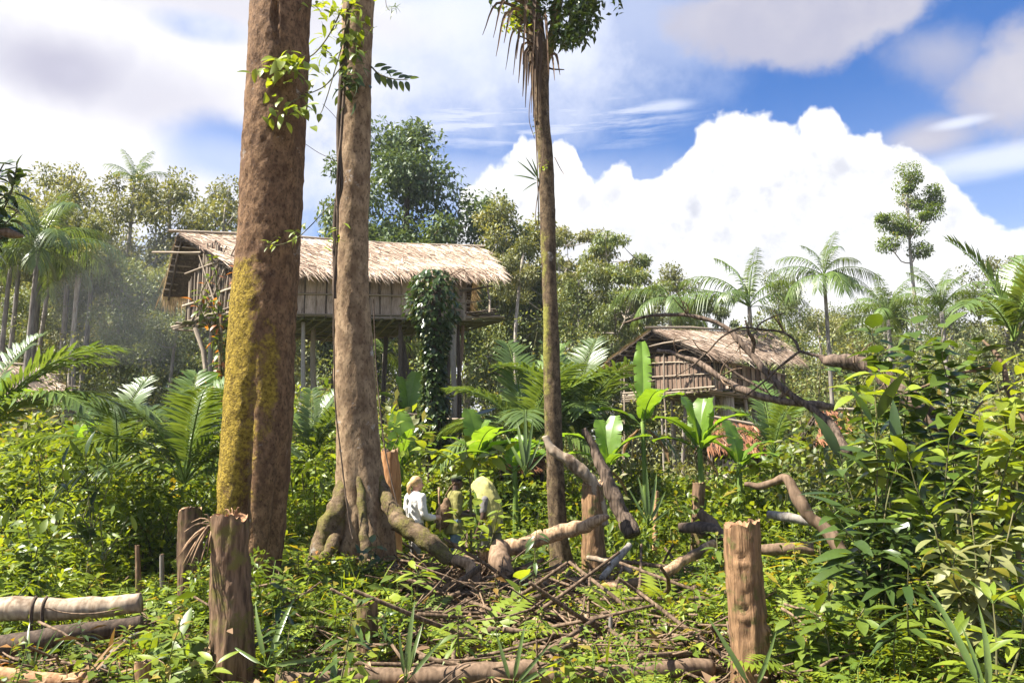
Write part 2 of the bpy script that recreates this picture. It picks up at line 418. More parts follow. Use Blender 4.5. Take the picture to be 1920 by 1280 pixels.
woodmat('wood_stump', (.095, .054, .028), (.25, .148, .075), 8, c=(.10, .085, .03), cs=9, ct=(.52, .66), bs=1, bd=.02)
woodmat('wood_orange', (.25, .12, .05), (.42, .22, .10), 8)
woodmat('stump_dark', (.060, .036, .022), (.19, .118, .070), 7, c=(.12, .10, .03), cs=6, ct=(.5, .66), bs=1, bd=.02)
woodmat('dead_wood', (.050, .035, .025), (.20, .145, .105), 7, bs=1, bd=.02)
woodmat('pole_wood', (.18, .14, .10), (.38, .31, .23), 4, bd=.004)
woodmat('pole_dark', (.055, .042, .030), (.13, .10, .072), 4, bd=.004)
woodmat('bark_sheet', (.27, .20, .15), (.47, .37, .29), 5, stretch=(1, 1, .3), c=(.19, .14, .10), cs=3, bd=.004)
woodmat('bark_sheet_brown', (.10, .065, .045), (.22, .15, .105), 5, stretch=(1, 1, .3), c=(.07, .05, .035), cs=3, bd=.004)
woodmat('roof_under', (.040, .030, .022), (.10, .075, .055), 5)
woodmat('floor_pole', (.10, .10, .035), (.20, .185, .075), 4, bd=.004)  # green-yellow light thrown up from the plants is put into this wood colour
woodmat('stem', (.07, .075, .03), (.16, .14, .065), 6, bd=.003)
woodmat('stem_green', (.07, .12, .02), (.15, .21, .05), 6, bd=.003)
woodmat('twig', (.07, .045, .028), (.24, .165, .105), 8, bd=.003)
# ------------------------------------------------------------------ ground
def grid_ground():
    xs = np.unique(np.concatenate([np.linspace(-14, 14, 141), np.linspace(-60, 60, 61), np.linspace(-220, 220, 23)]))
    ys = np.unique(np.concatenate([np.linspace(1, 22, 121), np.linspace(-10, 90, 61), np.linspace(-40, 320, 19)]))
    X, Y = np.meshgrid(xs, ys, indexing='ij')
    near = np.exp(-np.maximum(0, np.hypot(X, Y - 8) - 14) / 20)
    Z = gz(X, Y) + .06 * (fbm(np.stack([X * 1.3, Y * 1.3, X * 0], -1), 4) - .5) * near * 2
    v = np.stack([X, Y, Z], -1).reshape(-1, 3); n, m = len(xs), len(ys)
    i = np.arange(n - 1)[:, None] * m; j = np.arange(m - 1)[None, :]
    f = np.stack([i + j, i + m + j, i + m + j + 1, i + j + 1], -1).reshape(-1, 4)
    mb = MB(); mb.add(v, f, 0, .5); return mb
m, n = mat('soil'); co = n.new('ShaderNodeTexCoord').outputs['Object']
g = n.noise(co, 9, 8, .7); g2 = n.noise(co, 1.1, 4, .6); g3 = n.noise(co, 40, 4, .7)
c_ = n.mix(n.step(g, .35, .68), (.075, .046, .027), (.23, .155, .092)); c_ = n.mix(n.step(g3, .55, .7), c_, (.25, .18, .11))
c_ = n.mix(n.step(g2, .5, .68), c_, (.055, .085, .018))
finish(n, princ(n, c_, .95, .1, bump(n, n.math('ADD', g, n.math('MULTIPLY', g3, .5)), 1, .05)))
go = link('ground', grid_ground().mesh('ground', M['soil'])); go['kind'] = 'structure'
tag(go, 'brown forest soil covered in leaf litter under the plants')

# ------------------------------------------------------------------ the great trunks
def px_path(rows, D, n, zmin=None):
    """rows of (py, xleft, xright) -> centre points and radii"""
    c, r = [], []
    for py, xl, xr in rows:
        p = P((xl + xr) / 2, py, D); c.append(p); dep = p.y * CP + (p.z - CAMZ) * SP; r.append((xr - xl) / 2 / F * dep)
    c = np.array([tuple(q) for q in c]); r = np.array(r)
    path = spline(c, n); s = np.linspace(0, 1, n)
    d = np.concatenate([[0], np.cumsum(np.linalg.norm(np.diff(c, axis=0), axis=1))]); d /= d[-1]
    return path, np.interp(s, d, r)

def barkmat(name, a, b, blotch, moss=None, mossb=None, scale=7, stretch=(1, 1, .62), bd=.02, lich=(.62, .74), lichc=(.42, .38, .33)):
    m, n = mat(name); co = n.new('ShaderNodeTexCoord').outputs['Object']
    g = n.noise(n.vmath('MULTIPLY', co, stretch), scale * 1.7, 6, .64); gf = n.noise(n.vmath('MULTIPLY', co, stretch), scale * 6, 4, .6)
    col = n.mix(n.step(g, .32, .68), a, b); col = n.mix(n.step(gf, .50, .68, 0, .75), col, tuple(x * .45 for x in a))
    col = n.mix(n.step(n.noise(co, 1.6, 4, .6), .52, .70, 0, .8), col, blotch)
    col = n.mix(n.math('MULTIPLY', n.step(n.noise(co, 3.1, 6, .7), lich[0], lich[1]), .75), col, lichc)
    h = n.math('ADD', g, n.math('MULTIPLY', gf, .35)); rough = .88
    if moss:
        t = attr(n); ms = n.noise(co, 26, 6, .75)
        ml = n.noise(co, 5, 4, .6)
        k = n.step(n.math('ADD', t, n.math('ADD', n.math('MULTIPLY', n.math('SUBTRACT', ms, .5), .8), n.math('MULTIPLY', n.math('SUBTRACT', ml, .5), 1.2))), .32, .74)
        col = n.mix(k, col, n.mix(n.step(ms, .35, .65), moss, mossb))
        h = n.math('ADD', h, n.math('MULTIPLY', k, n.math('MULTIPLY', n.noise(co, 45, 3, .6), .8)))
    finish(n, princ(n, col, rough, .12, bump(n, h, .8, bd))); return m
barkmat('bark_mossy', (.085, .047, .025), (.22, .13, .068), (.10, .052, .030), (.09, .060, .012), (.33, .235, .036), bd=.03)
barkmat('bark_middle', (.15, .096, .056), (.34, .24, .145), (.095, .058, .034), (.14, .12, .03), (.24, .20, .06), scale=5, stretch=(1, 1, .6), lich=(.62, .70), lichc=(.46, .43, .40))
barkmat('bark_root', (.075, .050, .030), (.19, .135, .082), (.06, .04, .026), (.09, .085, .02), (.16, .14, .04), scale=7, stretch=(1, 1, 1), lich=(.64, .72), lichc=(.30, .28, .25))
barkmat('bark_slim', (.052, .035, .021), (.17, .12, .07), (.035, .025, .016), (.115, .115, .022), (.24, .22, .05), scale=8, bd=.012, lich=(.64, .74))

def trunk_obj(name, path, rad, nr, disp, tintf, material, parent):
    nr_ = nr; mb = MB(); t, a, b = frames(path); th = np.arange(nr_) * 2 * np.pi / nr_
    base = path[0]
    rr = rad[:, None] * np.ones(nr_)
    pos = path[:, None, :] + rr[..., None] * (np.cos(th)[None, :, None] * a[:, None, :] + np.sin(th)[None, :, None] * b[:, None, :])
    rr = disp(pos, th[None, :], rr, path[:, 2][:, None])
    pos = path[:, None, :] + rr[..., None] * (np.cos(th)[None, :, None] * a[:, None, :] + np.sin(th)[None, :, None] * b[:, None, :])
    tt = tintf(pos, th[None, :] + 0 * rr, rr)
    n_ = len(path); i = np.arange(n_ - 1)[:, None] * nr_; j = np.arange(nr_)[None, :]; j2 = (j + 1) % nr_
    f = np.stack([i + j, i + j2, i + nr_ + j2, i + nr_ + j], -1).reshape(-1, 4)
    org = np.array(tuple(parent.location))
    mb.add(pos.reshape(-1, 3) - org, f, 0, np.clip(tt, 0, 1).ravel())
    k = nr_ // 2
    return link(name, mb.mesh(name, material), parent)
def sst(x, a, b):
    t = np.clip((x - a) / (b - a), 0, 1); return t * t * (3 - 2 * t)

# big mossy trunk
DB = 8.9
rows = [(1190, 388, 512), (1080, 398, 520), (1000, 408, 532), (920, 411, 540), (850, 416, 545), (740, 422, 550), (640, 430, 553), (540, 440, 558), (440, 449, 563), (300, 456, 570), (150, 463, 577), (0, 471, 583), (-260, 489, 598), (-620, 515, 618)]
path, rad = px_path(rows, DB, 340)
bx, by = path[0][0], DB
zb = g1(bx, by)
big_tree = thing('rainforest_tree', 'huge straight brown trunk coated with yellow moss on its lower sunlit side', 'tree', (bx, by, zb))
def z_at(py, px=490, D=DB): return P(px, py, D).z
zs_top, zs_fade, zgr, zscar = z_at(540), z_at(985), z_at(600), z_at(62)
def disp_big(pos, th, rr, z):
    q = pos * np.array([2.2, 2.2, 1.1]); d = (fbm(q, 5) - .5) * .06 + (fbm(pos * np.array([15, 15, 9.]), 3) - .5) * .034
    gr = sst(-z, -z_at(650), -z_at(960)); dth = (th - (3.18 + .10 * sst(z, z_at(900), zgr)))
    d = d - gr * .13 * np.exp(-(dth / .17) ** 2) + gr * .05 * np.exp(-((dth - .75) / .5) ** 2) + gr * .045 * np.exp(-((dth + .6) / .4) ** 2)
    d = d - sst(-z, -z_at(760), -z_at(1000)) * .07 * np.exp(-((th - 4.1) / .15) ** 2)
    sc = np.exp(-((th - 3.30) / .16) ** 2 - ((z - zscar) / .24) ** 2); sc2 = np.exp(-((th - 3.36) / .1) ** 2 - ((z - z_at(95)) / .12) ** 2)
    d = d - .10 * sst(sc + (fbm(pos * 7, 3) - .5) * .5, .45, .8) - .06 * sst(sc2 + (fbm(pos * 9, 3) - .5) * .5, .4, .8) + .025 * np.exp(-((th - 3.32) / .28) ** 2 - ((z - zscar) / .36) ** 2)
    # moss thickness
    return rr + d
def tint_big(pos, th, rr):
    z = pos[..., 2]
    k = sst(z, zs_fade - .9, zs_fade + .9) * sst(-z, -zs_top - .55, -zs_top + .15)
    leftness = np.exp(-((th - 2.38) / .98) ** 2) * 1.12
    edge = leftness + .28 * np.exp(-((th - 3.75) / .28) ** 2) * sst(-z, -z_at(590), -z_at(650)) * sst(z, z_at(850), z_at(740)) * 2.2
    hi = .36 * np.exp(-((th - 1.8) / .5) ** 2) * sst(z, z_at(560), z_at(300)) 
    return np.maximum(k * edge, hi) + (fbm(pos * 3, 3) - .5) * .35 * (k > .02)
trunk_obj('trunk', path, rad, 120, disp_big, tint_big, M['bark_mossy'], big_tree)

# middle trunk with buttress roots
DM = 10.4
rows = [(1130, 596, 722), (1060, 612, 730), (1000, 626, 733), (940, 634, 726), (880, 634, 716), (800, 631, 708), (700, 628, 702), (600, 628, 694), (500, 629, 692), (400, 631, 691), (300, 634, 693), (200, 637, 695), (100, 639, 698), (0, 642, 701), (-260, 652, 704), (-620, 668, 716)]
path, rad = px_path(rows, DM, 220)
mid_tree = thing('buttress_tree', 'pale tan trunk with flaring buttress roots standing beside the mossy trunk', 'tree', (path[0][0], DM, g1(path[0][0], DM)))
zb1 = P(660, 1110, DM).z
def disp_mid(pos, th, rr, z):
    d = (fbm(pos * np.array([2.5, 2.5, 1.4]), 4) - .5) * .06 + (fbm(pos * np.array([14, 14, 9.]), 3) - .5) * .024
    h = np.maximum(z - zb1, 0)
    fl = np.exp(-h / .50)
    for a_, k, wd in ((1.75, .32, .26), (2.75, .14, .22), (3.7, .16, .2), (4.75, .22, .24), (.5, .2, .25)):
        d = d + fl * k * np.exp(-((th - a_) / wd) ** 2)
    d = d - np.exp(-h / .9) * .05 * (np.exp(-((th - 2.3) / .2) ** 2) + np.exp(-((th - 3.25) / .22) ** 2) + np.exp(-((th - 4.2) / .2) ** 2))
    return rr + d
def tint_mid(pos, th, rr): return .25 * np.exp(-((th - 1.8) / .7) ** 2) + (fbm(pos * 2, 3) - .5) * .5
trunk_obj('trunk', path, rad, 96, disp_mid, tint_mid, M['bark_middle'], mid_tree)
def px_tube(mb, pts, ns=10, n=24, mat=0, bump_=.2, org=(0, 0, 0), fq=8, cap=True, tint=.5):
    """pts of (px, py, D, half width in px)"""
    w_ = [P(a, b, d) for a, b, d, r in pts]; rr = [r / F * (q.y * CP + (q.z - CAMZ) * SP) for q, (_, _, _, r) in zip(w_, pts)]
    path = spline(w_, n); d = np.array([tuple(q) for q in w_])
    if bump_: r0_ = np.mean(rr); path = path + (np.stack([fbm(path * 2.6 + k_, 3) for k_ in (1.7, 23.1, 51.9)], -1) - .5) * min(r0_ * 2.2, .12)
    d = np.concatenate([[0], np.cumsum(np.linalg.norm(np.diff(d, axis=0), axis=1))])
    r = np.interp(np.linspace(0, d[-1], n), d, rr)
    def dp(path, th, rr): 
        pos = path[:, None, :] + rr[..., None] * np.stack([np.cos(th), np.sin(th), 0 * th], -1)[None]
        return rr * (1 + bump_ * 2 * (fbm(pos * fq, 3) - .5))
    tube(mb, path - np.asarray(tuple(org)), r, ns, mat, tint, cap, dp if bump_ else None); return mb
roots = [[(684, 800, 10.55, 5), (700, 870, 10.42, 11), (722, 935, 10.2, 15), (760, 988, 9.9, 20), (800, 1018, 9.7, 20), (838, 1045, 9.6, 16), (872, 1062, 9.6, 10)],
         [(670, 850, 10.35, 7), (673, 905, 10.14, 9), (677, 955, 9.98, 10), (686, 1005, 9.85, 11), (690, 1060, 9.75, 12)],
         [(662, 800, 10.5, 6), (660, 850, 10.42, 11), (648, 905, 10.3, 18), (630, 958, 10.12, 22), (608, 1005, 10.0, 22), (592, 1050, 9.9, 20), (575, 1090, 9.8, 14)],
         [(648, 945, 10.25, 12), (636, 990, 10.05, 14), (612, 1045, 9.7, 12), (604, 1085, 9.6, 9), (610, 1110, 9.5, 7)],
         [(735, 985, 10.2, 9), (790, 1015, 10.3, 9), (840, 1020, 10.5, 7), (900, 1035, 10.6, 5)]]
for q in roots: q = [(a_, b_, c_, r_ * .86) for a_, b_, c_, r_ in q]; link('root', px_tube(MB(), q, 18, 60, bump_=.5, fq=8, org=mid_tree.location).mesh('root', M['bark_root']), mid_tree)

# slim forked trunk
DS = 12.0
rows = [(1115, 1034, 1078), (1060, 1035, 1072), (1000, 1029, 1063), (850, 1023, 1055), (700, 1018, 1050), (550, 1017, 1045), (400, 1013, 1042), (300, 1009, 1038), (230, 1003, 1031), (160, 996, 1028), (110, 990, 1030), (50, 985, 1020), (0, 980, 1012), (-150, 975, 1005), (-420, 972, 998)]
path, rad = px_path(rows, DS, 200)
slim_tree = thing('forked_tree', 'slim upright tree forking at its leafy top with dead leaves hanging from the fork', 'tree', (path[0][0], DS, g1(path[0][0], DS)))
def disp_slim(pos, th, rr, z):
    d = (fbm(pos * np.array([5, 5, 1.5]), 4) - .5) * .05 + (fbm(pos * np.array([22, 22, 12.]), 3) - .5) * .016
    return rr + d + np.exp(-np.maximum(z - .15, 0) / .25) * .06 * (1 + np.sin(th * 4 + 1))
def tint_slim(pos, th, rr):
    z = pos[..., 2]; return (.15 + .5 * np.exp(-((th - 2.2) / .8) ** 2)) * (.35 + .65 * np.exp(-((z - 4.0) / 1.6) ** 2)) + (fbm(pos * 2.5, 3) - .5) * .5
trunk_obj('trunk', path, rad, 48, disp_slim, tint_slim, M['bark_slim'], slim_tree)
mb = px_tube(MB(), [(1012, 150, 12.0, 14), (1024, 110, 12, 11), (1036, 70, 12.05, 10), (1044, 30, 12.1, 9.5), (1050, -20, 12.1, 9), (1062, -160, 12.2, 8), (1075, -330, 12.2, 5)], 14, 40, org=slim_tree.location)
link('limb', mb.mesh('limb', M['bark_slim']), slim_tree)
# ------------------------------------------------------------------ plant prototypes (merged meshes used by the uncountable ground cover)
UP = np.array([0, 0, 1.])
def stem_path(a, b, bend, n=5, rng=None):
    a = np.asarray(a, float); b = np.asarray(b, float); t = np.linspace(0, 1, n)[:, None]
    return a + (b - a) * t + np.asarray(bend) * (t * (1 - t) * 4)
def herb(seed, ns=5, h=.4, nl=7, L=(.10, .17), Wr=.42, spread=.28, mats=(0, 1), K=1, droop=.3, lo=.25):
    rng = np.random.default_rng(seed); mb = MB()
    for k in range(ns):
        a = rng.uniform(0, 6.28); e = np.array([math.cos(a) * spread * rng.uniform(.2, 1), math.sin(a) * spread * rng.uniform(.2, 1), h * rng.uniform(.55, 1.1)])
        p = stem_path((e[0] * .2, e[1] * .2, 0), e, rng.normal(0, .04, 3), 5); tube(mb, p, np.linspace(.006, .003, 5), 3, mats[1], .5, False)
        t = np.linspace(lo, 1, nl); base = np.stack([np.interp(t, np.linspace(0, 1, 5), p[:, i]) for i in range(3)], 1)
        az = a + np.arange(nl) * 2.4 + rng.normal(0, .4, nl); el = rng.uniform(-.1, .7, nl)
        d = np.stack([np.cos(az) * np.cos(el), np.sin(az) * np.cos(el), np.sin(el)], 1)
        l = rng.uniform(*L, nl); leaves(mb, base, d, UP + rng.normal(0, .3, (nl, 3)), l, l * Wr, droop, .12, K, mats[0], rng.uniform(.1, .95, nl))
    return mb.data()
def whorl(seed, h=.8, nw=4, per=6, L=(.16, .26), Wr=.24, mats=(0, 1), K=2, el0=.5):
    rng = np.random.default_rng(seed); mb = MB(); top = np.array([*rng.normal(0, .08, 2), h])
    p = stem_path((0, 0, 0), top, rng.normal(0, .05, 3), 6); tube(mb, p, np.linspace(.010, .004, 6), 4, mats[1], .4, False)
    for k in range(nw):
        t = 1 - k * .55 / nw; b = np.array([np.interp(t, np.linspace(0, 1, 6), p[:, i]) for i in range(3)]); n = per
        az = rng.uniform(0, 6) + np.arange(n) * 6.28 / n + rng.normal(0, .25, n); el = rng.uniform(-.2, el0, n) + (.4 if k == 0 else 0)
        d = np.stack([np.cos(az) * np.cos(el), np.sin(az) * np.cos(el), np.sin(el)], 1); l = rng.uniform(*L, n) * (.8 if k == 0 else 1)
        leaves(mb, np.repeat(b[None], n, 0) + rng.normal(0, .02, (n, 3)), d, UP + rng.normal(0, .2, (n, 3)), l, l * Wr, .35, .12, K, mats[0], rng.uniform(.1, 1, n))
    return mb.data()
def fern(seed, nf=8, L=.55, npair=12, mats=(0, 1)):
    rng = np.random.default_rng(seed); mb = MB()
    for k in range(nf):
        a = k * 6.28 / nf + rng.normal(0, .25); e0 = rng.uniform(.5, 1.15); l = L * rng.uniform(.7, 1.15); t = np.linspace(0, 1, 8)
        ang = e0 - t * 1.1; x = np.cumsum(np.cos(ang)) * l / 8; z = np.cumsum(np.sin(ang)) * l / 8
        p = np.stack([x * math.cos(a), x * math.sin(a), z + .02], 1); tube(mb, p, np.linspace(.004, .0015, 8), 3, mats[1], .6, False)
        tt = np.linspace(.15, .98, npair); b = np.stack([np.interp(tt, t, p[:, i]) for i in range(3)], 1); tg = nrm(np.gradient(b, axis=0)); sd = nrm(np.cross(tg, UP))
        ll = l * .26 * np.sin(np.pi * (tt * .85 + .12)) ** .8
        for s in (-1, 1): leaves(mb, b, sd * s + tg * .45, np.cross(sd, tg) + 0 * b, ll, ll * .3, .15, .05, 1, mats[0], rng.uniform(.3, .9))
    return mb.data()
def grass(seed, nb=24, L=(.35, .75), W=.016, mats=(0, 1), spread=.1):
    rng = np.random.default_rng(seed); mb = MB(); n = nb; az = rng.uniform(0, 6.28, n); el = rng.uniform(.6, 1.45, n)
    d = np.stack([np.cos(az) * np.cos(el), np.sin(az) * np.cos(el), np.sin(el)], 1); l = rng.uniform(*L, n)
    leaves(mb, np.c_[rng.normal(0, spread, (n, 2)), np.zeros(n)], d, UP + d * .01, l, W * rng.uniform(.6, 1.4, n), rng.uniform(.2, .7, n), .1, 3, mats[0], rng.uniform(.2, 1, n), prof=lambda s: (1 - s ** 3) * min(1, s * 4 + .4))
    return mb.data()
def strap(seed, nb=9, L=(.45, .8), W=.07, mats=(0, 1)):
    rng = np.random.default_rng(seed); mb = MB(); n = nb; az = np.arange(n) * 2.4 + rng.normal(0, .3, n); el = rng.uniform(.5, 1.4, n)
    d = np.stack([np.cos(az) * np.cos(el), np.sin(az) * np.cos(el), np.sin(el)], 1); l = rng.uniform(*L, n)
    leaves(mb, np.c_[rng.normal(0, .03, (n, 2)), np.zeros(n)], d, UP + d * .01, l, W * rng.uniform(.7, 1.3, n), rng.uniform(.15, .6, n), .12, 4, mats[0], rng.uniform(.1, .9, n))
    return mb.data()
def shrub(seed, n=320, rx=.6, rz=.6, zc=.65, L=(.09, .16), Wr=.42, mats=(0, 1), K=0, lobes=7, stems=9, tw=.012):
    rng = np.random.default_rng(seed); mb = MB()
    lc = rng.normal(0, .55, (lobes, 3)) * np.array([rx, rx, rz]) + np.array([0, 0, zc]); lc[:, 2] = np.maximum(lc[:, 2], .15)
    lr = rng.uniform(.28, .5, lobes) * rx
    k = rng.integers(0, lobes, n); u = rdir(rng, n); rad = rng.uniform(.35, 1, n) ** .6
    b = lc[k] + u * (lr[k] * rad)[:, None]; b[:, 2] = np.maximum(b[:, 2], .03)
    d = nrm(u + rdir(rng, n) * .9 + UP * .15); l = rng.uniform(*L, n)
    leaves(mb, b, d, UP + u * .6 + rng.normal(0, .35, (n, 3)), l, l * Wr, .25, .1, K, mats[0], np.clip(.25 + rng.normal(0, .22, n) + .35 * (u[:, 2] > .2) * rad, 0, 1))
    for i in range(min(stems, lobes)):
        p = stem_path((lc[i, 0] * .15, lc[i, 1] * .15, 0), lc[i], rng.normal(0, .08, 3) * rx, 5); tube(mb, p, np.linspace(tw, tw * .4, 5), 3, mats[1], .4, False)
    return mb.data()
def carpet(seed, n=60, r=.4, L=(.05, .10), Wr=.5, h=.16, mats=(0, 1)):
    rng = np.random.default_rng(seed); mb = MB(); a = rng.uniform(0, 6.28, n); q = r * np.sqrt(rng.uniform(0, 1, n))
    b = np.c_[np.cos(a) * q, np.sin(a) * q, rng.uniform(.01, h, n)]; d = rdir(rng, n, .25, .5); l = rng.uniform(*L, n)
    leaves(mb, b, d, UP + rng.normal(0, .25, (n, 3)), l, l * Wr, .2, .1, 1, mats[0], rng.uniform(0, .95, n)); return mb.data()
def twigs(seed, n=14, r=.5, L=(.25, .8), mats=(0, 1), tr=(.005, .016)):
    rng = np.random.default_rng(seed); mb = MB()
    for k in range(n):
        a = rng.uniform(0, 3.14); l = rng.uniform(*L); c = rng.normal(0, r * .5, 2); t = rng.normal(0, .14)
        d = np.array([math.cos(a), math.sin(a), t]) * l * .5; c3 = np.array([c[0], c[1], .03 + abs(t) * l * .5 + rng.uniform(0, .08)])
        p = stem_path(c3 - d, c3 + d, rng.normal(0, .05, 3) * np.array([1, 1, .4]), 4); tube(mb, p, rng.uniform(*tr) * np.linspace(1, .5, 4), 5, mats[1], .5, True)
    return mb.data()
def litter(seed, n=40, r=.5, L=(.07, .2), mats=(0, 1)):
    rng = np.random.default_rng(seed); mb = MB(); b = np.c_[rng.normal(0, r * .6, (n, 2)), rng.uniform(.005, .05, n)]; d = rdir(rng, n, .05, .25); l = rng.uniform(*L, n)
    leaves(mb, b, d, UP + rng.normal(0, .5, (n, 3)), l, l * rng.uniform(.2, .5, n), .1, .25, 1, mats[0], rng.uniform(0, 1, n)); return mb.data()

MATS = ['leaf_mid', 'leaf_bright', 'leaf_dark', 'leaf_olive', 'stem_green', 'stem', 'leaf_red', 'leaf_litter', 'twig', 'leaf_palm', 'leaf_dead', 'leaf_forest', 'leaf_blue']
MI = {k: i for i, k in enumerate(MATS)}
def mm(a, b='stem_green'): return (MI[a], MI[b])
PROTO = {}
for i in range(3):
    PROTO['herb_mid', i] = herb(10 + i, 6, .42, 8, (.10, .18), .42, .32, mm('leaf_mid'))
    PROTO['herb_bright', i] = herb(20 + i, 6, .38, 8, (.09, .16), .46, .30, mm('leaf_bright'))
    PROTO['herb_red', i] = herb(25 + i, 5, .40, 8, (.08, .14), .38, .26, mm('leaf_red'))
    PROTO['whorl', i] = whorl(30 + i, .75, 4, 6, (.16, .27), .24, mm('leaf_mid', 'stem'))
    PROTO['whorl_b', i] = whorl(35 + i, .6, 3, 6, (.14, .24), .26, mm('leaf_bright', 'stem'))
    PROTO['whorl_d', i] = whorl(38 + i, .9, 4, 7, (.18, .30), .24, mm('leaf_dark', 'stem'))
    PROTO['fern', i] = fern(40 + i, 8, .6, 12, mm('leaf_bright'))
    PROTO['fern_d', i] = fern(45 + i, 8, .6, 12, mm('leaf_mid'))
    PROTO['grass', i] = grass(50 + i, 22, (.3, .7), .018, mm('leaf_bright'))
    PROTO['strap', i] = strap(55 + i, 9, (.4, .75), .06, mm('leaf_palm'))
    PROTO['shrub_mid', i] = shrub(60 + i, 300, .6, .55, .6, (.10, .17), .42, mm('leaf_mid', 'stem'))
    PROTO['shrub_bright', i] = shrub(65 + i, 280, .6, .5, .55, (.10, .18), .42, mm('leaf_bright', 'stem'))
    PROTO['shrub_dark', i] = shrub(70 + i, 300, .6, .55, .6, (.11, .19), .42, mm('leaf_dark', 'stem'))
    PROTO['shrub_olive', i] = shrub(75 + i, 320, .6, .6, .65, (.09, .15), .42, mm('leaf_olive', 'stem'))
    PROTO['shrub_forest', i] = shrub(80 + i, 420, .6, .7, .75, (.075, .13), .5, mm('leaf_forest', 'stem'))
    PROTO['fine', i] = herb(110 + i, 11, .34, 15, (.035, .07), .5, .34, mm('leaf_bright'), K=0)
    PROTO['fine_m', i] = herb(115 + i, 11, .40, 15, (.04, .08), .45, .36, mm('leaf_mid'), K=0)
    PROTO['shrub_far', i] = shrub(120 + i, 1150, .6, .7, .75, (.028, .050), .5, mm('leaf_forest', 'stem'), lobes=10)
    PROTO['shrub_far_o', i] = shrub(125 + i, 1150, .6, .7, .75, (.028, .050), .5, mm('leaf_olive', 'stem'), lobes=10)
    PROTO['carpet', i] = carpet(85 + i, 70, .42, (.05, .11), .5, .2, mm('leaf_bright'))
    PROTO['carpet_m', i] = carpet(90 + i, 70, .42, (.05, .11), .5, .2, mm('leaf_mid'))
    PROTO['twigs', i] = twigs(95 + i, 12, .6, (.25, .9), mm('leaf_litter', 'twig'))
    PROTO['litter', i] = litter(100 + i, 46, .5, (.06, .2), mm('leaf_litter', 'twig'))
    PROTO['sticks', i] = twigs(140 + i, 4, .5, (.7, 1.7), mm('leaf_litter', 'twig'), (.012, .034))
    PROTO['deadpalm', i] = strap(105 + i, 8, (.35, .7), .045, mm('leaf_dead', 'twig'))

def skyline(table):
    a = np.array(table, float); return lambda px: np.interp(px, a[:, 0], a[:, 1])
def scatter(name, label, n, yr, kinds, rng, sky=None, scale=(.7, 1.3), keep=None, pxr=(-120, 2040), sink=.0, tilt=.12, hmin=.05, extra=None, ypow=1.0):
    """one merged mesh of many plants; sky(px) is the highest picture row that plants of this band may reach: it only limits their height"""
    names = list(kinds); wt = np.array([kinds[k] for k in names], float); wt /= wt.sum()
    mb = MB(); cnt = 0; y0, y1 = yr
    ys = y0 + (y1 - y0) * rng.uniform(0, 1, n) ** ypow; pxs = rng.uniform(*pxr, n)
    for y, px in zip(ys, pxs):
        x = XW(px, y, .3)
        if keep is not None and not keep(px, y, rng): continue
        k = names[rng.choice(len(names), p=wt)]; D = PROTO[k, int(rng.integers(0, 3))]
        s = rng.uniform(*scale); z = g1(x, y)
        if sky is not None:
            h = D[0][:, 2].max(); zt = P(px, float(sky(px)) + rng.normal(0, 12), y).z
            if z + h * s > zt: s = (zt - z) / h
            if s * h < hmin or s < scale[0] * .45: continue
        a = rng.uniform(0, 6.28); tx, ty = rng.normal(0, tilt, 2)
        Mx = Matrix.Rotation(a, 3, 'Z') @ Matrix.Rotation(tx, 3, 'X') @ Matrix.Rotation(ty, 3, 'Y')
        Mx = np.array(Mx) * s
        mb.merge(D, Mx, (x, y, z - sink), rng.normal(0, .12)); cnt += 1
    o = link(name, mb.mesh(name, [M[k] for k in MATS])); stuff(o, label)
    print(name, cnt, 'plants', sum(len(a) for a in mb.f[3]) + 2 * sum(len(a) for a in mb.f[4]), 'tris'); return o
rng = np.random.default_rng(5)
near_sky = skyline([(-200, 1010), (0, 1010), (200, 1060), (262, 1110), (330, 1060), (400, 1050), (480, 1010), (560, 1010), (700, 1060), (760, 1090), (1000, 1090), (1300, 1075), (1340, 1010), (1450, 1000), (1550, 1000), (1650, 980), (2100, 960)])
def no_path(px, y, r): return True
# the nearest strip, low and thin so that logs and stumps stand clear
def keep0(px, y, r):
    if y < 7.4 and (365 < px < 492 or 1345 < px < 1468): return False
    if px < 290: return r.uniform() < .16
    if 720 < px < 1340: return r.uniform() < .28
    return True
sky0 = skyline([(-200, 1165), (0, 1165), (150, 1185), (290, 1130), (400, 1120), (480, 1060), (640, 1110), (720, 1120), (1000, 1140), (1350, 1110), (1480, 1010), (1650, 940), (2100, 930)])
scatter('low_plants', 'low leafy plants and grass covering the soil among stumps and logs', 560, (5.6, 7.6), dict(herb_mid=2, herb_bright=2, whorl=1.3, whorl_d=.8, fern=1.5, grass=2, carpet=1.5, carpet_m=1, strap=.6, herb_red=.3, fine=3, fine_m=2.5), rng, sky0, (.55, 1.15), keep0)
def keep1(px, y, r):
    if 730 < px < 1290 and y < 10.8: return r.uniform() < .24
    if px < 300 and y < 8.3: return r.uniform() < .45
    return True
scatter('undergrowth', 'bright tangled herbs and seedlings filling the clearing', 1150, (7.4, 12.2), dict(herb_mid=2, herb_bright=3, whorl=1.3, whorl_b=1.3, fern=1.5, fern_d=1, grass=1.8, carpet=1.5, carpet_m=1, shrub_mid=.5, shrub_bright=.5, herb_red=.4, fine=3, fine_m=2), rng, near_sky, (.7, 1.5), keep1)
mid_sky = skyline([(-200, 800), (0, 805), (120, 850), (250, 870), (330, 870), (400, 880), (480, 860), (560, 800), (620, 830), (700, 900), (760, 1005), (960, 1000), (1020, 955), (1150, 950), (1250, 930), (1380, 900), (1500, 850), (1600, 800), (2100, 800)])
def keep2(px, y, r):
    if 740 < px < 1000 and y < 14.2: return r.uniform() < .5
    return True
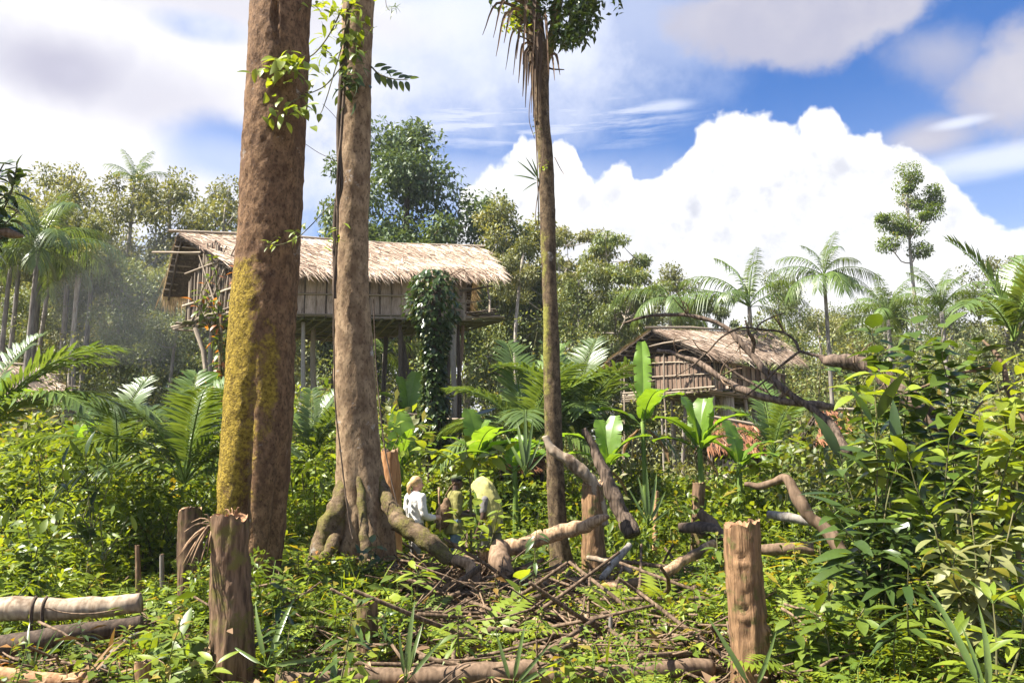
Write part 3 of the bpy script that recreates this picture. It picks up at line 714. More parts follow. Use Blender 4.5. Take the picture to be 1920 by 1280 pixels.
scatter('green_undergrowth', 'lush green undergrowth beyond the stumps', 820, (12.2, 17.0), dict(herb_bright=3.5, herb_mid=1.5, whorl_b=1.5, fern=1.8, grass=1, shrub_mid=1.2, shrub_bright=2.4, shrub_dark=.2, fine=2.5, carpet=1, strap=.6), rng, mid_sky, (.9, 1.9), keep2)
scatter('fern_bed', 'sunlit ferns and low herbs covering the garden ground', 520, (11.0, 17.5), dict(carpet=3, fern=2.5, herb_bright=2, carpet_m=1, grass=.6), rng, skyline([(-200, 980), (700, 985), (950, 955), (1200, 945), (1450, 930), (2100, 930)]), (.8, 1.5), None, (640, 1500))
far_sky = skyline([(-200, 745), (0, 750), (120, 780), (170, 790), (250, 800), (400, 800), (480, 760), (570, 690), (620, 700), (660, 790), (720, 840), (800, 850), (900, 870), (1000, 880), (1100, 870), (1180, 870), (1330, 890), (1430, 860), (1500, 790), (1580, 760), (2100, 730)])
scatter('dense_bushes', 'dense mixed bushes in front of the stilt houses', 520, (16.5, 24), dict(shrub_mid=1.8, shrub_bright=3.4, shrub_dark=.5, shrub_olive=2.2, herb_bright=1, fern=.7), rng, far_sky, (1.2, 2.7), tilt=.2)
back_sky = skyline([(-200, 690), (0, 690), (250, 640), (400, 620), (520, 640), (700, 600), (1000, 560), (1100, 560), (1200, 620), (1300, 640), (1500, 600), (1700, 560), (2100, 560)])
scatter('forest_understory', 'shadowy forest understory behind the stilt houses', 300, (32, 48), dict(shrub_far=3, shrub_far_o=2), rng, back_sky, (2.6, 5.5), tilt=.2)
# fallen twigs and litter
def keepd(px, y, r): return 640 < px < 1420 or r.uniform() < .3
scatter('fallen_twigs', 'tangle of dry twigs and broken sticks on the cleared soil', 400, (6.0, 12.5), dict(twigs=1), rng, skyline([(-200, 1110), (640, 1060), (760, 1040), (1350, 1020), (2100, 1020)]), (.6, 1.25), keepd, tilt=.25)
scatter('fallen_sticks', 'broken branches and sticks strewn over the middle of the clearing', 64, (6.6, 11.8), dict(sticks=1), rng, None, (.7, 1.2), lambda px, y, r: True, (700, 1400), tilt=.22)
scatter('leaf_litter', 'dry brown fallen leaves and chips lying on the soil', 760, (5.6, 12.5), dict(litter=1, deadpalm=.12), rng, None, (.7, 1.3), keepd)

# single bushes that stand out of the thickets
def split_mesh(D, name):
    v, t, f3, f4, m3, m4 = D; out = []
    for mi in sorted(set(np.unique(m3)) | set(np.unique(m4))):
        a, b = f3[m3 == mi], f4[m4 == mi]; used = np.unique(np.concatenate([a.ravel(), b.ravel()])); mp = np.full(len(v), -1); mp[used] = np.arange(len(used)); q = MB()
        q.add(v[used], [mp[a] if len(a) else np.zeros((0, 3), int), mp[b] if len(b) else np.zeros((0, 4), int)], 0, t[used]); out.append(q.mesh(name, M[MATS[mi]]))
    return out                                    # leaves first, stems second when ordered by material
BUSH = {}
def bush(kind, k, label, group, px, D, pyt, wid=1.0, name='bush'):
    key = (kind, k)
    if key not in BUSH:
        dens = {'bush_bright': ('leaf_bright', .09, .15), 'bush_mid': ('leaf_mid', .09, .15), 'bush_fine': ('leaf_bright', .05, .09), 'bush_olive': ('leaf_olive', .07, .12)}[kind]
        d = shrub(300 + 7 * k + len(kind), 900 if kind != 'bush_fine' else 1700, .75, .7, .75, dens[1:], .42, mm(dens[0], 'stem'), 0, 11, 11, .016); BUSH[key] = split_mesh(d, kind), d[0][:, 2].max()
    ms, h = BUSH[key]; x = XW(px, D, .5); z = g1(x, D); s = max(.25, (P(px, pyt, D).z - z) / h); t = thing(name, label, 'bush', (x, D, z), px * 1.37, group)
    for me in ms: link('stem' if me.materials[0].name.startswith('stem') else 'foliage', me, t, scale=(s * wid, s * wid, s))
for i, (kind, label, px, D, py) in enumerate([
    ('bush_bright', 'yellow green bush directly under the eave of the small hut', 20, 14, 775), ('bush_fine', 'fine leaved bush below the hut floor beside the leaning palm fronds', 75, 13, 800), ('bush_mid', 'deep green bush under the pale pole trunks', 130, 14.5, 770),
    ('bush_bright', 'broad bright bush at the foot of the upright banana leaf', 185, 15, 800), ('bush_fine', 'fine leaved bush between the upright banana leaf and the low wide palm', 240, 14, 830), ('bush_mid', 'green bush behind the fronds of the low wide palm', 300, 15.5, 810),
    ('bush_bright', 'bright bush at the photo edge above the pale tied log', 35, 11.5, 850), ('bush_fine', 'feathery bush just beyond the dark pointed leaf shrub', 110, 11.8, 880), ('bush_mid', 'green bush behind the mossy stake', 230, 12, 890),
    ('bush_bright', 'bright bush behind the thin grey stake', 290, 12.4, 870), ('bush_fine', 'fine leaved bush behind the shaded stump', 370, 12.8, 880), ('bush_mid', 'green bush half cut by the photo edge below the banana leaf', -10, 12.5, 830)]):
    bush(kind, i % 2, label, 'bushes of the thicket below the feather palms', px, D, py, 1.1)
for i, (kind, label, px, D, py) in enumerate([
    ('bush_fine', 'tall fine leaved bush seen under the long house between the trunks', 565, 16, 700), ('bush_bright', 'bright bush touching the middle trunk below house floor level', 600, 15, 760), ('bush_fine', 'fine leaved bush against the shaded side of the mossy trunk', 560, 12.6, 850),
    ('bush_bright', 'bright bush before the grassy young palm at the middle trunk', 600, 12.2, 880), ('bush_fine', 'fine leaved bush at the foot of the mossy trunk', 520, 11.6, 920), ('bush_bright', 'small bright bush behind the splintered stump and mossy trunk', 480, 10.6, 960)]):
    bush(kind, i % 2, label, 'bushes between the two great trunks', px, D, py)
for i, (kind, label, px, D, py) in enumerate([
    ('bush_mid', 'green bush between the small cut stump and the curved branch', 1450, 13, 900), ('bush_olive', 'olive bush above the arch of the curved branch', 1500, 12, 860), ('bush_bright', 'bright bush below the red thatch of the garden shelter', 1420, 15, 850), ('bush_mid', 'green bush under the lower end of the dead branches', 1550, 13.5, 830),
    ('bush_olive', 'olive bush behind the joint of the dead branches', 1600, 14.5, 780), ('bush_bright', 'bright bush inside the bend of the curved branch', 1480, 10.5, 940), ('bush_mid', 'green bush behind the dark glossy shrub and curved branch', 1570, 10.8, 900), ('bush_olive', 'olive bush beyond the hanging yellow green sapling', 1660, 12, 760),
    ('bush_bright', 'bright bush beyond the thick broken trunk', 1740, 12.5, 730), ('bush_mid', 'green bush behind the bare forked branch', 1820, 12.8, 720), ('bush_olive', 'olive bush under the stiff raised palm frond', 1900, 12.4, 720)]):
    bush(kind, i % 2, label, 'bushes behind the curved dead branch', px, D, py, 1.0)
for i, (kind, label, px, D, py) in enumerate([
    ('bush_bright', 'low bright bush left of the slim trunk by the red roofed hut', 1000, 16.5, 900), ('bush_fine', 'fine low bush directly behind the slim trunk', 1060, 17, 890), ('bush_bright', 'bright bush at the foot of the tall narrow banana leaf', 1180, 16.5, 900), ('bush_fine', 'fine bush between the two nearer banana plants', 1250, 17, 880),
    ('bush_bright', 'bright bush behind the small cut stump', 1300, 15.5, 915), ('bush_fine', 'fine bush behind the orange broken stump', 700, 17.5, 860), ('bush_bright', 'bright bush hidden partly by the middle trunk', 680, 15.5, 890), ('bush_fine', 'fine bush at the foot of the vine column', 800, 17, 870)]):
    bush(kind, i % 2, label, 'bushes among the banana plants', px, D, py)
# ------------------------------------------------------------------ trees
def grow(seed, H, r0, clumps, leaf, nleaf, cr, L, Wr=.45, base=(0, 0), lean=(0, 0), flat=.7, K=0, wob=.15, ns=7, trunk_top=.9):
    """tree skeleton that reaches for leaf clumps: returns (wood data, leaf data)"""
    rng = np.random.default_rng(seed); clumps = np.asarray(clumps, float)
    nt = 14; t = np.linspace(0, 1, nt); ztop = H * trunk_top
    px = lean[0] * t ** 1.3 + wob * np.sin(t * 4 + rng.uniform(0, 6)) * t; py = lean[1] * t ** 1.3 + wob * np.sin(t * 3.3 + rng.uniform(0, 6)) * t
    nodes = [np.array([px[i], py[i], t[i] * ztop]) for i in range(nt)]; par = [-1] + list(range(nt - 1)); cnt = [0] * nt
    order = np.argsort(np.hypot(clumps[:, 0] - lean[0] * .8, clumps[:, 1] - lean[1] * .8) + .15 * clumps[:, 2])
    chains = []
    for ci in order:
        c = clumps[ci]; A = np.array(nodes); dz = c[2] - A[:, 2]; dist = np.linalg.norm(A - c, axis=1)
        pen = np.where(dz < .15 * dist, 3 * dist, 0) + np.where(A[:, 2] < H * .25, H, 0)
        j = int(np.argmin(dist + pen)); p = A[j]; v = c - p
        ids = [j]; m = 3
        for k in range(1, m + 1):
            q = p + v * k / m + np.array([0, 0, -.10 * np.linalg.norm(v)]) * math.sin(math.pi * k / m) + rng.normal(0, .05, 3) * np.linalg.norm(v) * (k < m)
            nodes.append(q); par.append(ids[-1]); cnt.append(0); ids.append(len(nodes) - 1)
        k = ids[-1]
        while k >= 0: cnt[k] += 1; k = par[k]
        chains.append(ids)
    tot = max(cnt); mw = MB()
    rad = lambda i: max(.012, .62 * r0 * math.sqrt(cnt[i] / tot)) if i >= nt else max(r0 * (1 - .72 * (i / (nt - 1)) ** 1.1), .02)
    tp = np.array(nodes[:nt]); rr = np.array([rad(i) for i in range(nt)]); rr[0] *= 1.5
    sp = spline(tp, 24); tube(mw, sp, np.interp(np.linspace(0, 1, 24), np.linspace(0, 1, nt), rr), ns + 2, 0, .5, True)
    for ids in chains:
        pts = np.array([nodes[i] for i in ids]); r_ = np.array([min(rad(i), rad(ids[0])) for i in ids]); r_[0] = min(r_[1] * 1.25, rad(ids[0]))
        tube(mw, spline(pts, 7), np.interp(np.linspace(0, 1, 7), np.linspace(0, 1, len(r_)), r_), 5, 0, .5, False)
    ml = MB(); nc = len(clumps); cs = np.asarray(cr, float) * rng.uniform(.65, 1.25, nc) if np.isscalar(cr) else np.asarray(cr)
    k = rng.integers(0, nc, nleaf); u = rdir(rng, nleaf); q = rng.uniform(.1, 1, nleaf) ** .5
    b = clumps[k] + u * (cs[k] * q)[:, None] * np.array([1, 1, flat]); l = L * rng.uniform(.7, 1.3, nleaf)
    d = nrm(u * .7 + rdir(rng, nleaf) + np.array([0, 0, -.1]))
    ct = rng.normal(0, .13, nc)
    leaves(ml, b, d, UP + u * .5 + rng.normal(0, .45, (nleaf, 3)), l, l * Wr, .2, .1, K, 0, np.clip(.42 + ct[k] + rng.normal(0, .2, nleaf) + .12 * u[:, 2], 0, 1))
    return mw, ml
def crown(seed, n, cx, cz, rx, rz, ry=None, hollow=.35, lobes=0):
    rng = np.random.default_rng(seed); u = rdir(rng, n); q = rng.uniform(hollow, 1, n) ** .5
    p = u * q[:, None] * np.array([rx, ry or rx, rz]); p = p * (1 + .25 * np.sin(3 * np.arctan2(p[:, 1], p[:, 0]) + seed))[:, None] ** np.array([1, 1, 0])
    return p + np.array([cx, 0, cz])
TREES = {}
def tree_proto(key, *a, leafm='leaf_forest', bark='bark_pale', **k):
    w_, l_ = grow(*a, **k); TREES[key] = (w_.mesh(key + '_wood', M[bark]), l_.mesh(key + '_leaf', M[leafm]), w_, l_)
# key, seed, H, r0, clumps, leaf, nleaf, clump radius, L
tree_proto('airy', 1, 10, .16, np.vstack([crown(1, 46, 0, 7.6, 2.3, 2.3), crown(2, 12, .4, 5.2, 1.5, 1.0)]), None, 13500, .62, .135, leafm='leaf_olive', bark='bark_pale')
tree_proto('airy_b', 2, 10, .15, np.vstack([crown(3, 40, .3, 7.8, 2.0, 2.1), crown(4, 16, -.5, 5.6, 1.9, 1.0)]), None, 12500, .60, .135, leafm='leaf_olive', bark='bark_grey')
tree_proto('round', 3, 10, .2, np.vstack([crown(5, 80, 0, 6.6, 2.6, 3.1, hollow=.1), crown(6, 12, 0, 9.3, .9, .9)]), None, 30000, .72, .16, leafm='leaf_forest', bark='bark_dark')
tree_proto('bushy', 4, 10, .18, np.vstack([crown(7, 60, 0, 6.0, 2.7, 3.6, hollow=.1), crown(8, 14, .6, 8.4, 1.0, .8)]), None, 19000, .7, .135, leafm='leaf_forest', bark='bark_grey')
tree_proto('narrow', 5, 10, .11, np.vstack([crown(9, 26, 0, 7.9, 1.15, 2.0, hollow=.05), crown(10, 8, .5, 5.5, 1.0, .7)]), None, 8500, .5, .13, leafm='leaf_olive', bark='bark_pale')
tree_proto('pole', 6, 10, .10, crown(11, 16, 0, 8.7, 1.1, 1.2), None, 5000, .5, .135, leafm='leaf_olive', bark='bark_pale')
# layered umbrella crown
rng = np.random.default_rng(3)
def umb(seed, n, R0, zs):
    r = np.random.default_rng(seed); a = r.uniform(0, 6.28, n); q = np.sqrt(r.uniform(.04, 1, n)) * R0
    return np.c_[np.cos(a) * q, np.sin(a) * q, zs[0] + (zs[1] - zs[0]) * (1 - (q / R0) ** 1.6) + r.normal(0, .35, n)]
tree_proto('umbrella', 7, 10, .13, umb(12, 44, 3.0, (6.4, 9.2)), None, 11000, .52, .15, flat=.3, leafm='leaf_olive', bark='bark_pale', trunk_top=.6)
# tall emergent with separate puffs
em = np.array([(x, ((k * 37) % 7 - 3) * .06, z) for k, (x, z) in enumerate([(0, 9.8), (.12, 9.5), (-.12, 9.3), (.05, 9.0), (-.1, 8.75), (.15, 8.5), (-.05, 8.25), (.2, 8.0), (0, 7.8), (-.18, 8.0), (.1, 7.5), (.62, 8.95), (.8, 8.8), (.5, 8.75), (.45, 8.4), (.65, 8.35), (-.5, 8.2), (-.75, 8.2), (-.92, 8.1), (-.35, 8.0), (-.8, 7.6), (-.98, 7.55), (.25, 7.25)])])
tree_proto('emergent', 8, 10, .10, em + np.random.default_rng(9).normal(0, .09, em.shape), None, 11000, np.random.default_rng(4).uniform(.16, .42, len(em)), .075, flat=.62, leafm='leaf_olive', bark='bark_pale')
def place_tree(key, name, label, px, pytop, D, pybase=None, zsc=None, group=None, rz=0.0, wid=1.0, leafm=None, bark=None, extra=None):
    """a tree whose top reaches picture row pytop"""
    x = XW(px, D, P(px, pytop, D).z * .8); z0 = g1(x, D) - .1; h = P(px, pytop, D).z - z0; s = h / 10.0
    w_, l_ = TREES[key][:2]
    t = thing(name, label, 'tree', (x, D, z0), rz, group)
    a = link('trunk', w_, t, scale=(s * wid, s * wid, s)); b = link('crown', l_, t, scale=(s * wid, s * wid, s))
    if leafm:
        b.data = b.data.copy(); b.data.materials[0] = M[leafm]
    return t
FT = [
 ('airy', 'airy pale olive tree rising at the cloudy edge behind the feather palm', 95, 288, 44, .75, .5),
 ('airy_b', 'spreading olive tree with visible grey limbs between the feather palm and the long house', 235, 318, 42, .85, 2.0),
 ('airy', 'broad airy tree whose crown stands just behind the long house gable', 320, 298, 46, .85, 3.6),
 ('airy_b', 'open crowned tree showing directly beside the mossy trunk above the thatch', 418, 328, 44, .85, 1.1),
 ('bushy', 'yellow green bushy tree below the airy crowns beside the long house', 270, 470, 36, .8, .4),
 ('bushy', 'low shaded bushy tree behind the house gable and its stilts', 330, 560, 33, .9, 4.0),
 ('narrow', 'slender grey stemmed tree next to the small hut', 152, 400, 38, .8, 2.2),
 ('bushy', 'shaded tree with a dark crown behind the small hut', 60, 520, 40, .9, 5.0),
 ('narrow', 'thin tree with sparse leaves over the far hut', 20, 350, 48, .9, 1.3),
 ('round', 'tall dense rounded tree standing right behind the long thatched roof', 765, 243, 40, .92, .6),
 ('round', 'dense green tree filling the gap between the two great trunks', 650, 400, 43, .7, 2.4),
 ('narrow', 'thin dark tree at the far end of the long thatched roof', 940, 372, 37, .9, .2),
 ('narrow', 'leafy tree directly behind the slim forked trunk', 1000, 395, 40, 1.1, 2.9),
 ('bushy', 'pale green tree between the long house veranda and the slim trunk', 955, 445, 38, .65, 1.9),
 ('umbrella', 'spreading flat topped tree against the white cumulus beside the slim trunk', 1075, 368, 37, .72, .8),
 ('umbrella', 'lightly branched tree with layered leaf tufts nearest the open white sky', 1160, 408, 36, .72, 3.4),
 ('bushy', 'dense green tree under the layered tufts beside the slim trunk', 1085, 480, 34, .75, 2.2),
 ('bushy', 'low rounded tree left of the drooping yellow palm', 1205, 545, 38, .8, 4.4),
 ('narrow', 'small dark topped tree between the layered tree and the feather palms', 1275, 490, 40, .9, 5.2),
 ('bushy', 'bushy olive tree between the two feather palms', 1460, 492, 42, .6, .3),
 ('umbrella', 'sparse tree with a dry brown top between the feather palms', 1350, 525, 40, .6, 1.9),
 ('emergent', 'lone tall tree with separate leaf puffs high against the white cloud', 1712, 300, 46, .95, .0),
 ('bushy', 'low hazy tree at the foot of the lone tall tree', 1655, 530, 44, .8, .9),
 ('bushy', 'round bright tree between the lone tall tree and the broad frond', 1785, 535, 46, .75, 2.6),
 ('airy_b', 'pale tree beyond the broad upright frond', 1885, 475, 48, .8, 4.1),
 ('bushy', 'far dark tree between the second feather palm and the lone tall tree', 1600, 545, 46, .7, 3.2),
 ('airy', 'thin crowned tree beyond the roof of the second house', 1540, 560, 44, .8, 2.2),
]
for key, label, px, py, D, wid, rz in FT:
    place_tree(key, 'forest_tree', label, px, py, D, wid=wid, rz=rz, group='trees standing behind the stilt houses', leafm='leaf_blue' if key == 'round' and px > 700 else ('leaf_mid' if key == 'emergent' else ('leaf_forest' if key == 'umbrella' and px > 1100 else None)))
# bare straight poles of the forest edge
for px, D, r, pyt, label in [(45, 36, .20, 395, 'thickest grey pole trunk over the hut ridge'), (56, 38, .13, 400, 'thin grey pole trunk touching the thickest one'), (94, 37, .16, 420, 'pale smooth pole trunk above the hut roof edge'),
                             (113, 34, .13, 440, 'straight pale pole trunk crossing the hut eave'), (129, 34, .12, 430, 'straight pale pole trunk just beyond the hut eave'), (151, 36, .15, 450, 'dark straight pole trunk clear of the hut'),
                             (288, 37, .13, 500, 'pale thin trunk in the shade beside the house gable'), (965, 33, .10, 470, 'thin white trunk between the veranda and the slim tree'), (8, 37, .14, 420, 'brown pole trunk at the photo edge by the banana leaf')]:
    x = XW(px, D, 3); z0 = g1(x, D); zt = P(px, pyt, D).z
    t = thing('pole_tree', label, 'tree', (x, D, z0 - .1), 0, 'bare straight trunks at the forest edge')
    mb = MB(); rr_ = np.random.default_rng(px); pth = spline([(0, 0, 0), (rr_.normal(0, .1), 0, (zt - z0) * .35), (rr_.normal(0, .16), 0, (zt - z0) * .7), (rr_.normal(0, .2), 0, zt - z0)], 18)
    tube(mb, pth, np.linspace(r * 1.1, r * .6, 18), 8); link('trunk', mb.mesh('pole', M['bark_pale' if px not in (45, 151, 8) else 'bark_grey']), t)
    c = link('crown', TREES['pole'][1], t, scale=((zt - z0) / 10 * .8, (zt - z0) / 10 * .8, (zt - z0) / 9)); c.location.z = -(zt - z0) * .02
# distant wood that reads as one mass
rng = np.random.default_rng(77); mb = MB(); D_ = {k: (TREES[k][2].data(), TREES[k][3].data()) for k in ('airy', 'airy_b', 'bushy', 'narrow')}
ridge = skyline([(-400, 360), (0, 380), (200, 400), (450, 400), (600, 420), (700, 430), (900, 450), (1000, 450), (1120, 500), (1200, 560), (1300, 570), (1500, 575), (1600, 585), (1700, 575), (1800, 560), (1900, 525), (2400, 500)])
DM_ = ['bark_grey', 'leaf_olive', 'leaf_forest']
for k in range(60):
    D = rng.uniform(52, 78); px = -260 + 2440 * (k + rng.uniform(0, 1)) / 60; key = ('bushy', 'airy', 'bushy', 'narrow', 'airy_b')[k % 5]
    x = XW(px, D, 6); z0 = g1(x, D); s = (P(px, float(ridge(px)) + rng.uniform(0, 90), D).z - z0) / 10
    a = rng.uniform(0, 6.28); Mx = np.array(Matrix.Rotation(a, 3, 'Z')) * s
    w_, l_ = D_[key]; mb.merge(w_, Mx, (x, D, z0))
    l2 = list(l_); m_ = 1 if key.startswith('airy') or key == 'narrow' else 2; keep = slice(None, None, 2)
    v, t, f3, f4, m3, m4 = l_; v = v.reshape(-1, 4, 3)[::3]; c_ = v[:, :1]; v = (c_ + (v - c_) * 1.7).reshape(-1, 3); t = t.reshape(-1, 4)[::3].ravel(); q_ = np.arange(len(v) // 4)[:, None] * 4; f3 = np.concatenate([q_ + np.array([[0, 2, 1]]), q_ + np.array([[0, 3, 2]])]); OLD = f3.reshape(2, -1, 3)[:, ::3].reshape(-1, 3) if len(f3) else f3
    mb.merge((v, t, f3, f4, np.full(len(f3), m_), m4), Mx, (x, D, z0), rng.normal(0, .1))
o = link('distant_forest', mb.mesh('distant_forest', [M[k] for k in DM_])); stuff(o, 'far continuous rainforest closing the view behind the village')

# ------------------------------------------------------------------ palm fronds and banana leaves
def frond(seed, L=2.2, n=34, e0=1.2, e1=-.3, lf=.55, lw=.045, vee=.35, droop=.45, fwd=.55, pet=.16, ragged=.1, K=2):
    """feather frond in the local YZ plane, starting at the origin"""
    rng = np.random.default_rng(seed); mb = MB(); t = np.linspace(0, 1, 16); ang = e0 + (e1 - e0) * t ** 1.2
    y = np.concatenate([[0], np.cumsum(np.cos(ang[:-1]))]) * L / 15; z = np.concatenate([[0], np.cumsum(np.sin(ang[:-1]))]) * L / 15
    p = np.c_[.03 * np.sin(t * 3 + seed), y, z]; tube(mb, p, np.linspace(.022, .004, 16) * L / 2.2, 5, 1, .6, False)
    tt = np.linspace(pet, .99, n); b = np.stack([np.interp(tt, t, p[:, i]) for i in range(3)], 1); tg = nrm(np.gradient(b, axis=0)); X = np.array([1., 0, 0]); nn = nrm(np.cross(X, tg))
    ll = lf * np.sin(np.pi * ((tt - pet) / (1 - pet) * .78 + .14)) ** .7
    for s in (-1, 1):
        l = ll * rng.uniform(1 - ragged, 1 + ragged, n); f = fwd + .5 * tt + rng.normal(0, .06, n)
        d = nrm(X * s + tg * f[:, None] + nn * (vee + rng.normal(0, .07, n))[:, None]); u = nrm(nn - X * s * .2)
        leaves(mb, b, d, u, l, lw * rng.uniform(.8, 1.2, n), droop * rng.uniform(.6, 1.3, n), .12, K, 0, np.clip(rng.normal(.45, .2, n), 0, .86), prof=lambda q: (1 - q ** 2.2) * min(1, .45 + q * 3))
    return mb
def bleaf(seed, L=1.5, W=.5, e0=1.1, e1=.2, vee=.25, pet=.16, tears=5, dead=False):
    rng = np.random.default_rng(seed); mb = MB(); n = 22; t = np.linspace(0, 1, n); ang = e0 + (e1 - e0) * t ** 1.4
    y = np.concatenate([[0], np.cumsum(np.cos(ang[:-1]))]) * L / (n - 1); z = np.concatenate([[0], np.cumsum(np.sin(ang[:-1]))]) * L / (n - 1)
    p = np.c_[.02 * L * np.sin(t * 2 + seed), y, z]; tube(mb, p, np.linspace(.022, .004, n) * L / 1.5, 5, 1, .8, False)
    k0 = int(pet * n); q = (t[k0:] - t[k0]) / (1 - t[k0]); w = W * .5 * np.clip(np.sin(np.pi * (q * .93 + .035)) ** .42, .02, 1)
    tg = nrm(np.gradient(p, axis=0))[k0:]; X = np.array([1., 0, 0]); nn = nrm(np.cross(X, tg)); c = p[k0:] + nn * .012; m = len(c)
    for s in (-1, 1):
        rip = .02 * L * np.sin(q * 17 + rng.uniform(0, 6)) + rng.normal(0, .006, m) * L
        mid = c + (X * s * (w * .5)[:, None]) + nn * (w * .5 * vee)[:, None]
        out = c + (X * s * w[:, None] * math.cos(vee)) + nn * (w * vee * .55 + rip)[:, None]
        V = np.stack([c, mid, out], 1).reshape(-1, 3); i = np.arange(m - 1)[:, None] * 3; j = np.arange(2)[None]
        f = np.stack([i + j, i + j + 1, i + j + 4, i + j + 3], -1).reshape(-1, 4)
        drop = set(rng.integers(2, max(3, m - 2), tears).tolist())
        # a tear: split the outer strip into a gap at one row
        ff = []
        for a in range(m - 1):
            for bb in range(2):
                if a in drop and bb == 1:
                    g = len(V); nv = V[a * 3 + 5] * .45 + V[a * 3 + 2] * .55; V = np.vstack([V, nv]); ff.append([a * 3 + 1, a * 3 + 2, g, a * 3 + 4])
                else: ff.append(list(f[a * 2 + bb]))
        tint = np.full(len(V), .45) + rng.normal(0, .05)
        if dead: tint = np.clip(.3 + rng.normal(0, .25, len(V)), 0, 1)
        mb.add(V, np.array(ff), 0, np.clip(tint + rng.normal(0, .03, len(V)), 0, .84 if not dead else 1))
    return mb
FR = {}
def frond_set(key, mats, specs):
    FR[key] = [frond(i * 7 + 3, **sp).mesh(key, [M[k] for k in mats]) for i, sp in enumerate(specs)]
frond_set('feather', ('leaf_palm', 'stem_green'), [dict(L=2.3, e0=1.45, e1=.35, lf=.55, n=38, droop=.8, vee=.1), dict(L=2.4, e0=1.1, e1=-.5, lf=.6, n=38, droop=.9, vee=.05), dict(L=2.4, e0=.6, e1=-.9, lf=.6, n=38, droop=1.0, vee=0.0), dict(L=2.1, e0=.1, e1=-1.3, lf=.55, n=34, droop=1.0, vee=0)])
frond_set('nipa', ('leaf_palm', 'stem_green'), [dict(L=2.6, e0=1.5, e1=.7, lf=.75, n=38, lw=.085, vee=.35, droop=.25), dict(L=2.6, e0=1.25, e1=-.1, lf=.8, n=38, lw=.085, vee=.3, droop=.35), dict(L=2.5, e0=.95, e1=-.7, lf=.8, n=38, lw=.085, vee=.2, droop=.4), dict(L=2.2, e0=.6, e1=-1.0, lf=.7, n=34, lw=.08, vee=.1, droop=.5)])
frond_set('dead', ('leaf_dead', 'twig'), [dict(L=2.0, e0=-.6, e1=-1.5, lf=.45, n=26, lw=.03, droop=.6, vee=-.1)])
def palm(name, label, px, py_head, D, key, specs, trunk_r=.08, sc=1.0, base=None, group=None, bark='bark_grey', lean=0.0, cat='palm'):
    """specs: list of (variant, azimuth in degrees: 0 away, 90 to the photo's right, scale)"""
    h = P(px, py_head, D); x0 = h.x - lean; z0 = g1(x0, D) - .05
    t = thing(name, label, cat, (x0, D, z0), 0, group); hl = h - Vector((x0, D, z0))
    if trunk_r:
        mb = MB(); pth = spline([(0, 0, 0), (lean * .4, .05, hl.z * .4), (lean * .8, 0, hl.z * .8), tuple(hl)], 20)
        tube(mb, pth, trunk_r * (1 + .06 * np.sin(np.arange(20) * 2.6)) * np.linspace(1.15, .8, 20), 9); link('trunk', mb.mesh('palm_trunk', M[bark]), t)
    for v, azd, s in specs:
        link('frond', FR[key][v], t, hl, (0, 0, -R(azd)), s * sc)
    return t
def ring(n, v, s, a0=0, jit=12, seed=0):
    r = random.Random(seed); return [(v if not hasattr(v, '__len__') else r.choice(v), a0 + i * 360 / n + r.uniform(-jit, jit), s * r.uniform(.88, 1.12)) for i in range(n)]
palm('feather_palm', 'tall feather palm with shaggy hanging fronds before the forest beside the hut', 72, 470, 30, 'feather', ring(4, 0, 1, 20, seed=1) + ring(6, 1, 1.1, 0, seed=2) + ring(7, 2, 1.15, 30, seed=3) + ring(4, 3, 1, 60, seed=4), .11, 1.25)
palm('feather_palm', 'second darker feather palm overlapping the shaggy one near the hut', 20, 500, 33, 'feather', ring(4, 0, 1, 50, seed=5) + ring(6, 1, 1.1, 15, seed=6) + ring(6, 2, 1.1, 30, seed=7), .11, 1.2)
palm('feather_palm', 'small feather palm head peeking over the tree crowns behind the gable', 252, 345, 43, 'feather', ring(5, 1, 1, 0, seed=8) + ring(4, 0, 1, 30, seed=9), .1, .9)
palm('feather_palm', 'upright feather palm with wide hanging fronds directly above the second house roof', 1405, 575, 30, 'feather', [(0, -40, 1.15), (0, 35, 1.1), (0, 180, 1), (1, -75, 1.2), (1, 80, 1.0), (2, -95, 1.35), (2, -70, 1.2), (3, 95, .9), (2, 120, .9), (2, -140, 1), (1, 10, 1)], .10, 1.08)
palm('feather_palm', 'star shaped feather palm standing alone on the open sky beyond the second house', 1545, 518, 28, 'feather', [(0, -30, .9), (0, 40, .9), (0, 170, .9), (1, -75, .95), (1, 70, .95), (2, -90, 1.1), (2, 88, 1.1), (2, 50, 1.0), (2, -50, 1.0), (3, -110, 1.1), (3, 110, 1.1), (3, 180, 1.2), (3, 150, 1), (3, -150, 1), (1, 180, .9)], .075, .85)
palm('feather_palm', 'drooping yellowish palm between the layered tree and the second house', 1255, 560, 31, 'feather', [(2, -85, 1.1), (2, 85, 1.1), (3, -60, 1), (3, 60, 1.1), (3, 180, 1.1), (1, -30, .8), (3, 120, 1), (3, -120, 1)], .09, .95)
palm('young_palm', 'yellow lit palm crown beyond the broken fallen trunk', 1665, 600, 24, 'feather', ring(5, 0, .7, 10, seed=12) + ring(6, 1, .7, 0, seed=13) + ring(4, 2, .7, 40, seed=14), .07, .95)
palm('young_palm', 'green palm tuft beside the yellow lit palm crown', 1765, 585, 22, 'feather', ring(5, 0, .7, 30, seed=15) + ring(6, 1, .7, 20, seed=16), .07, .95)
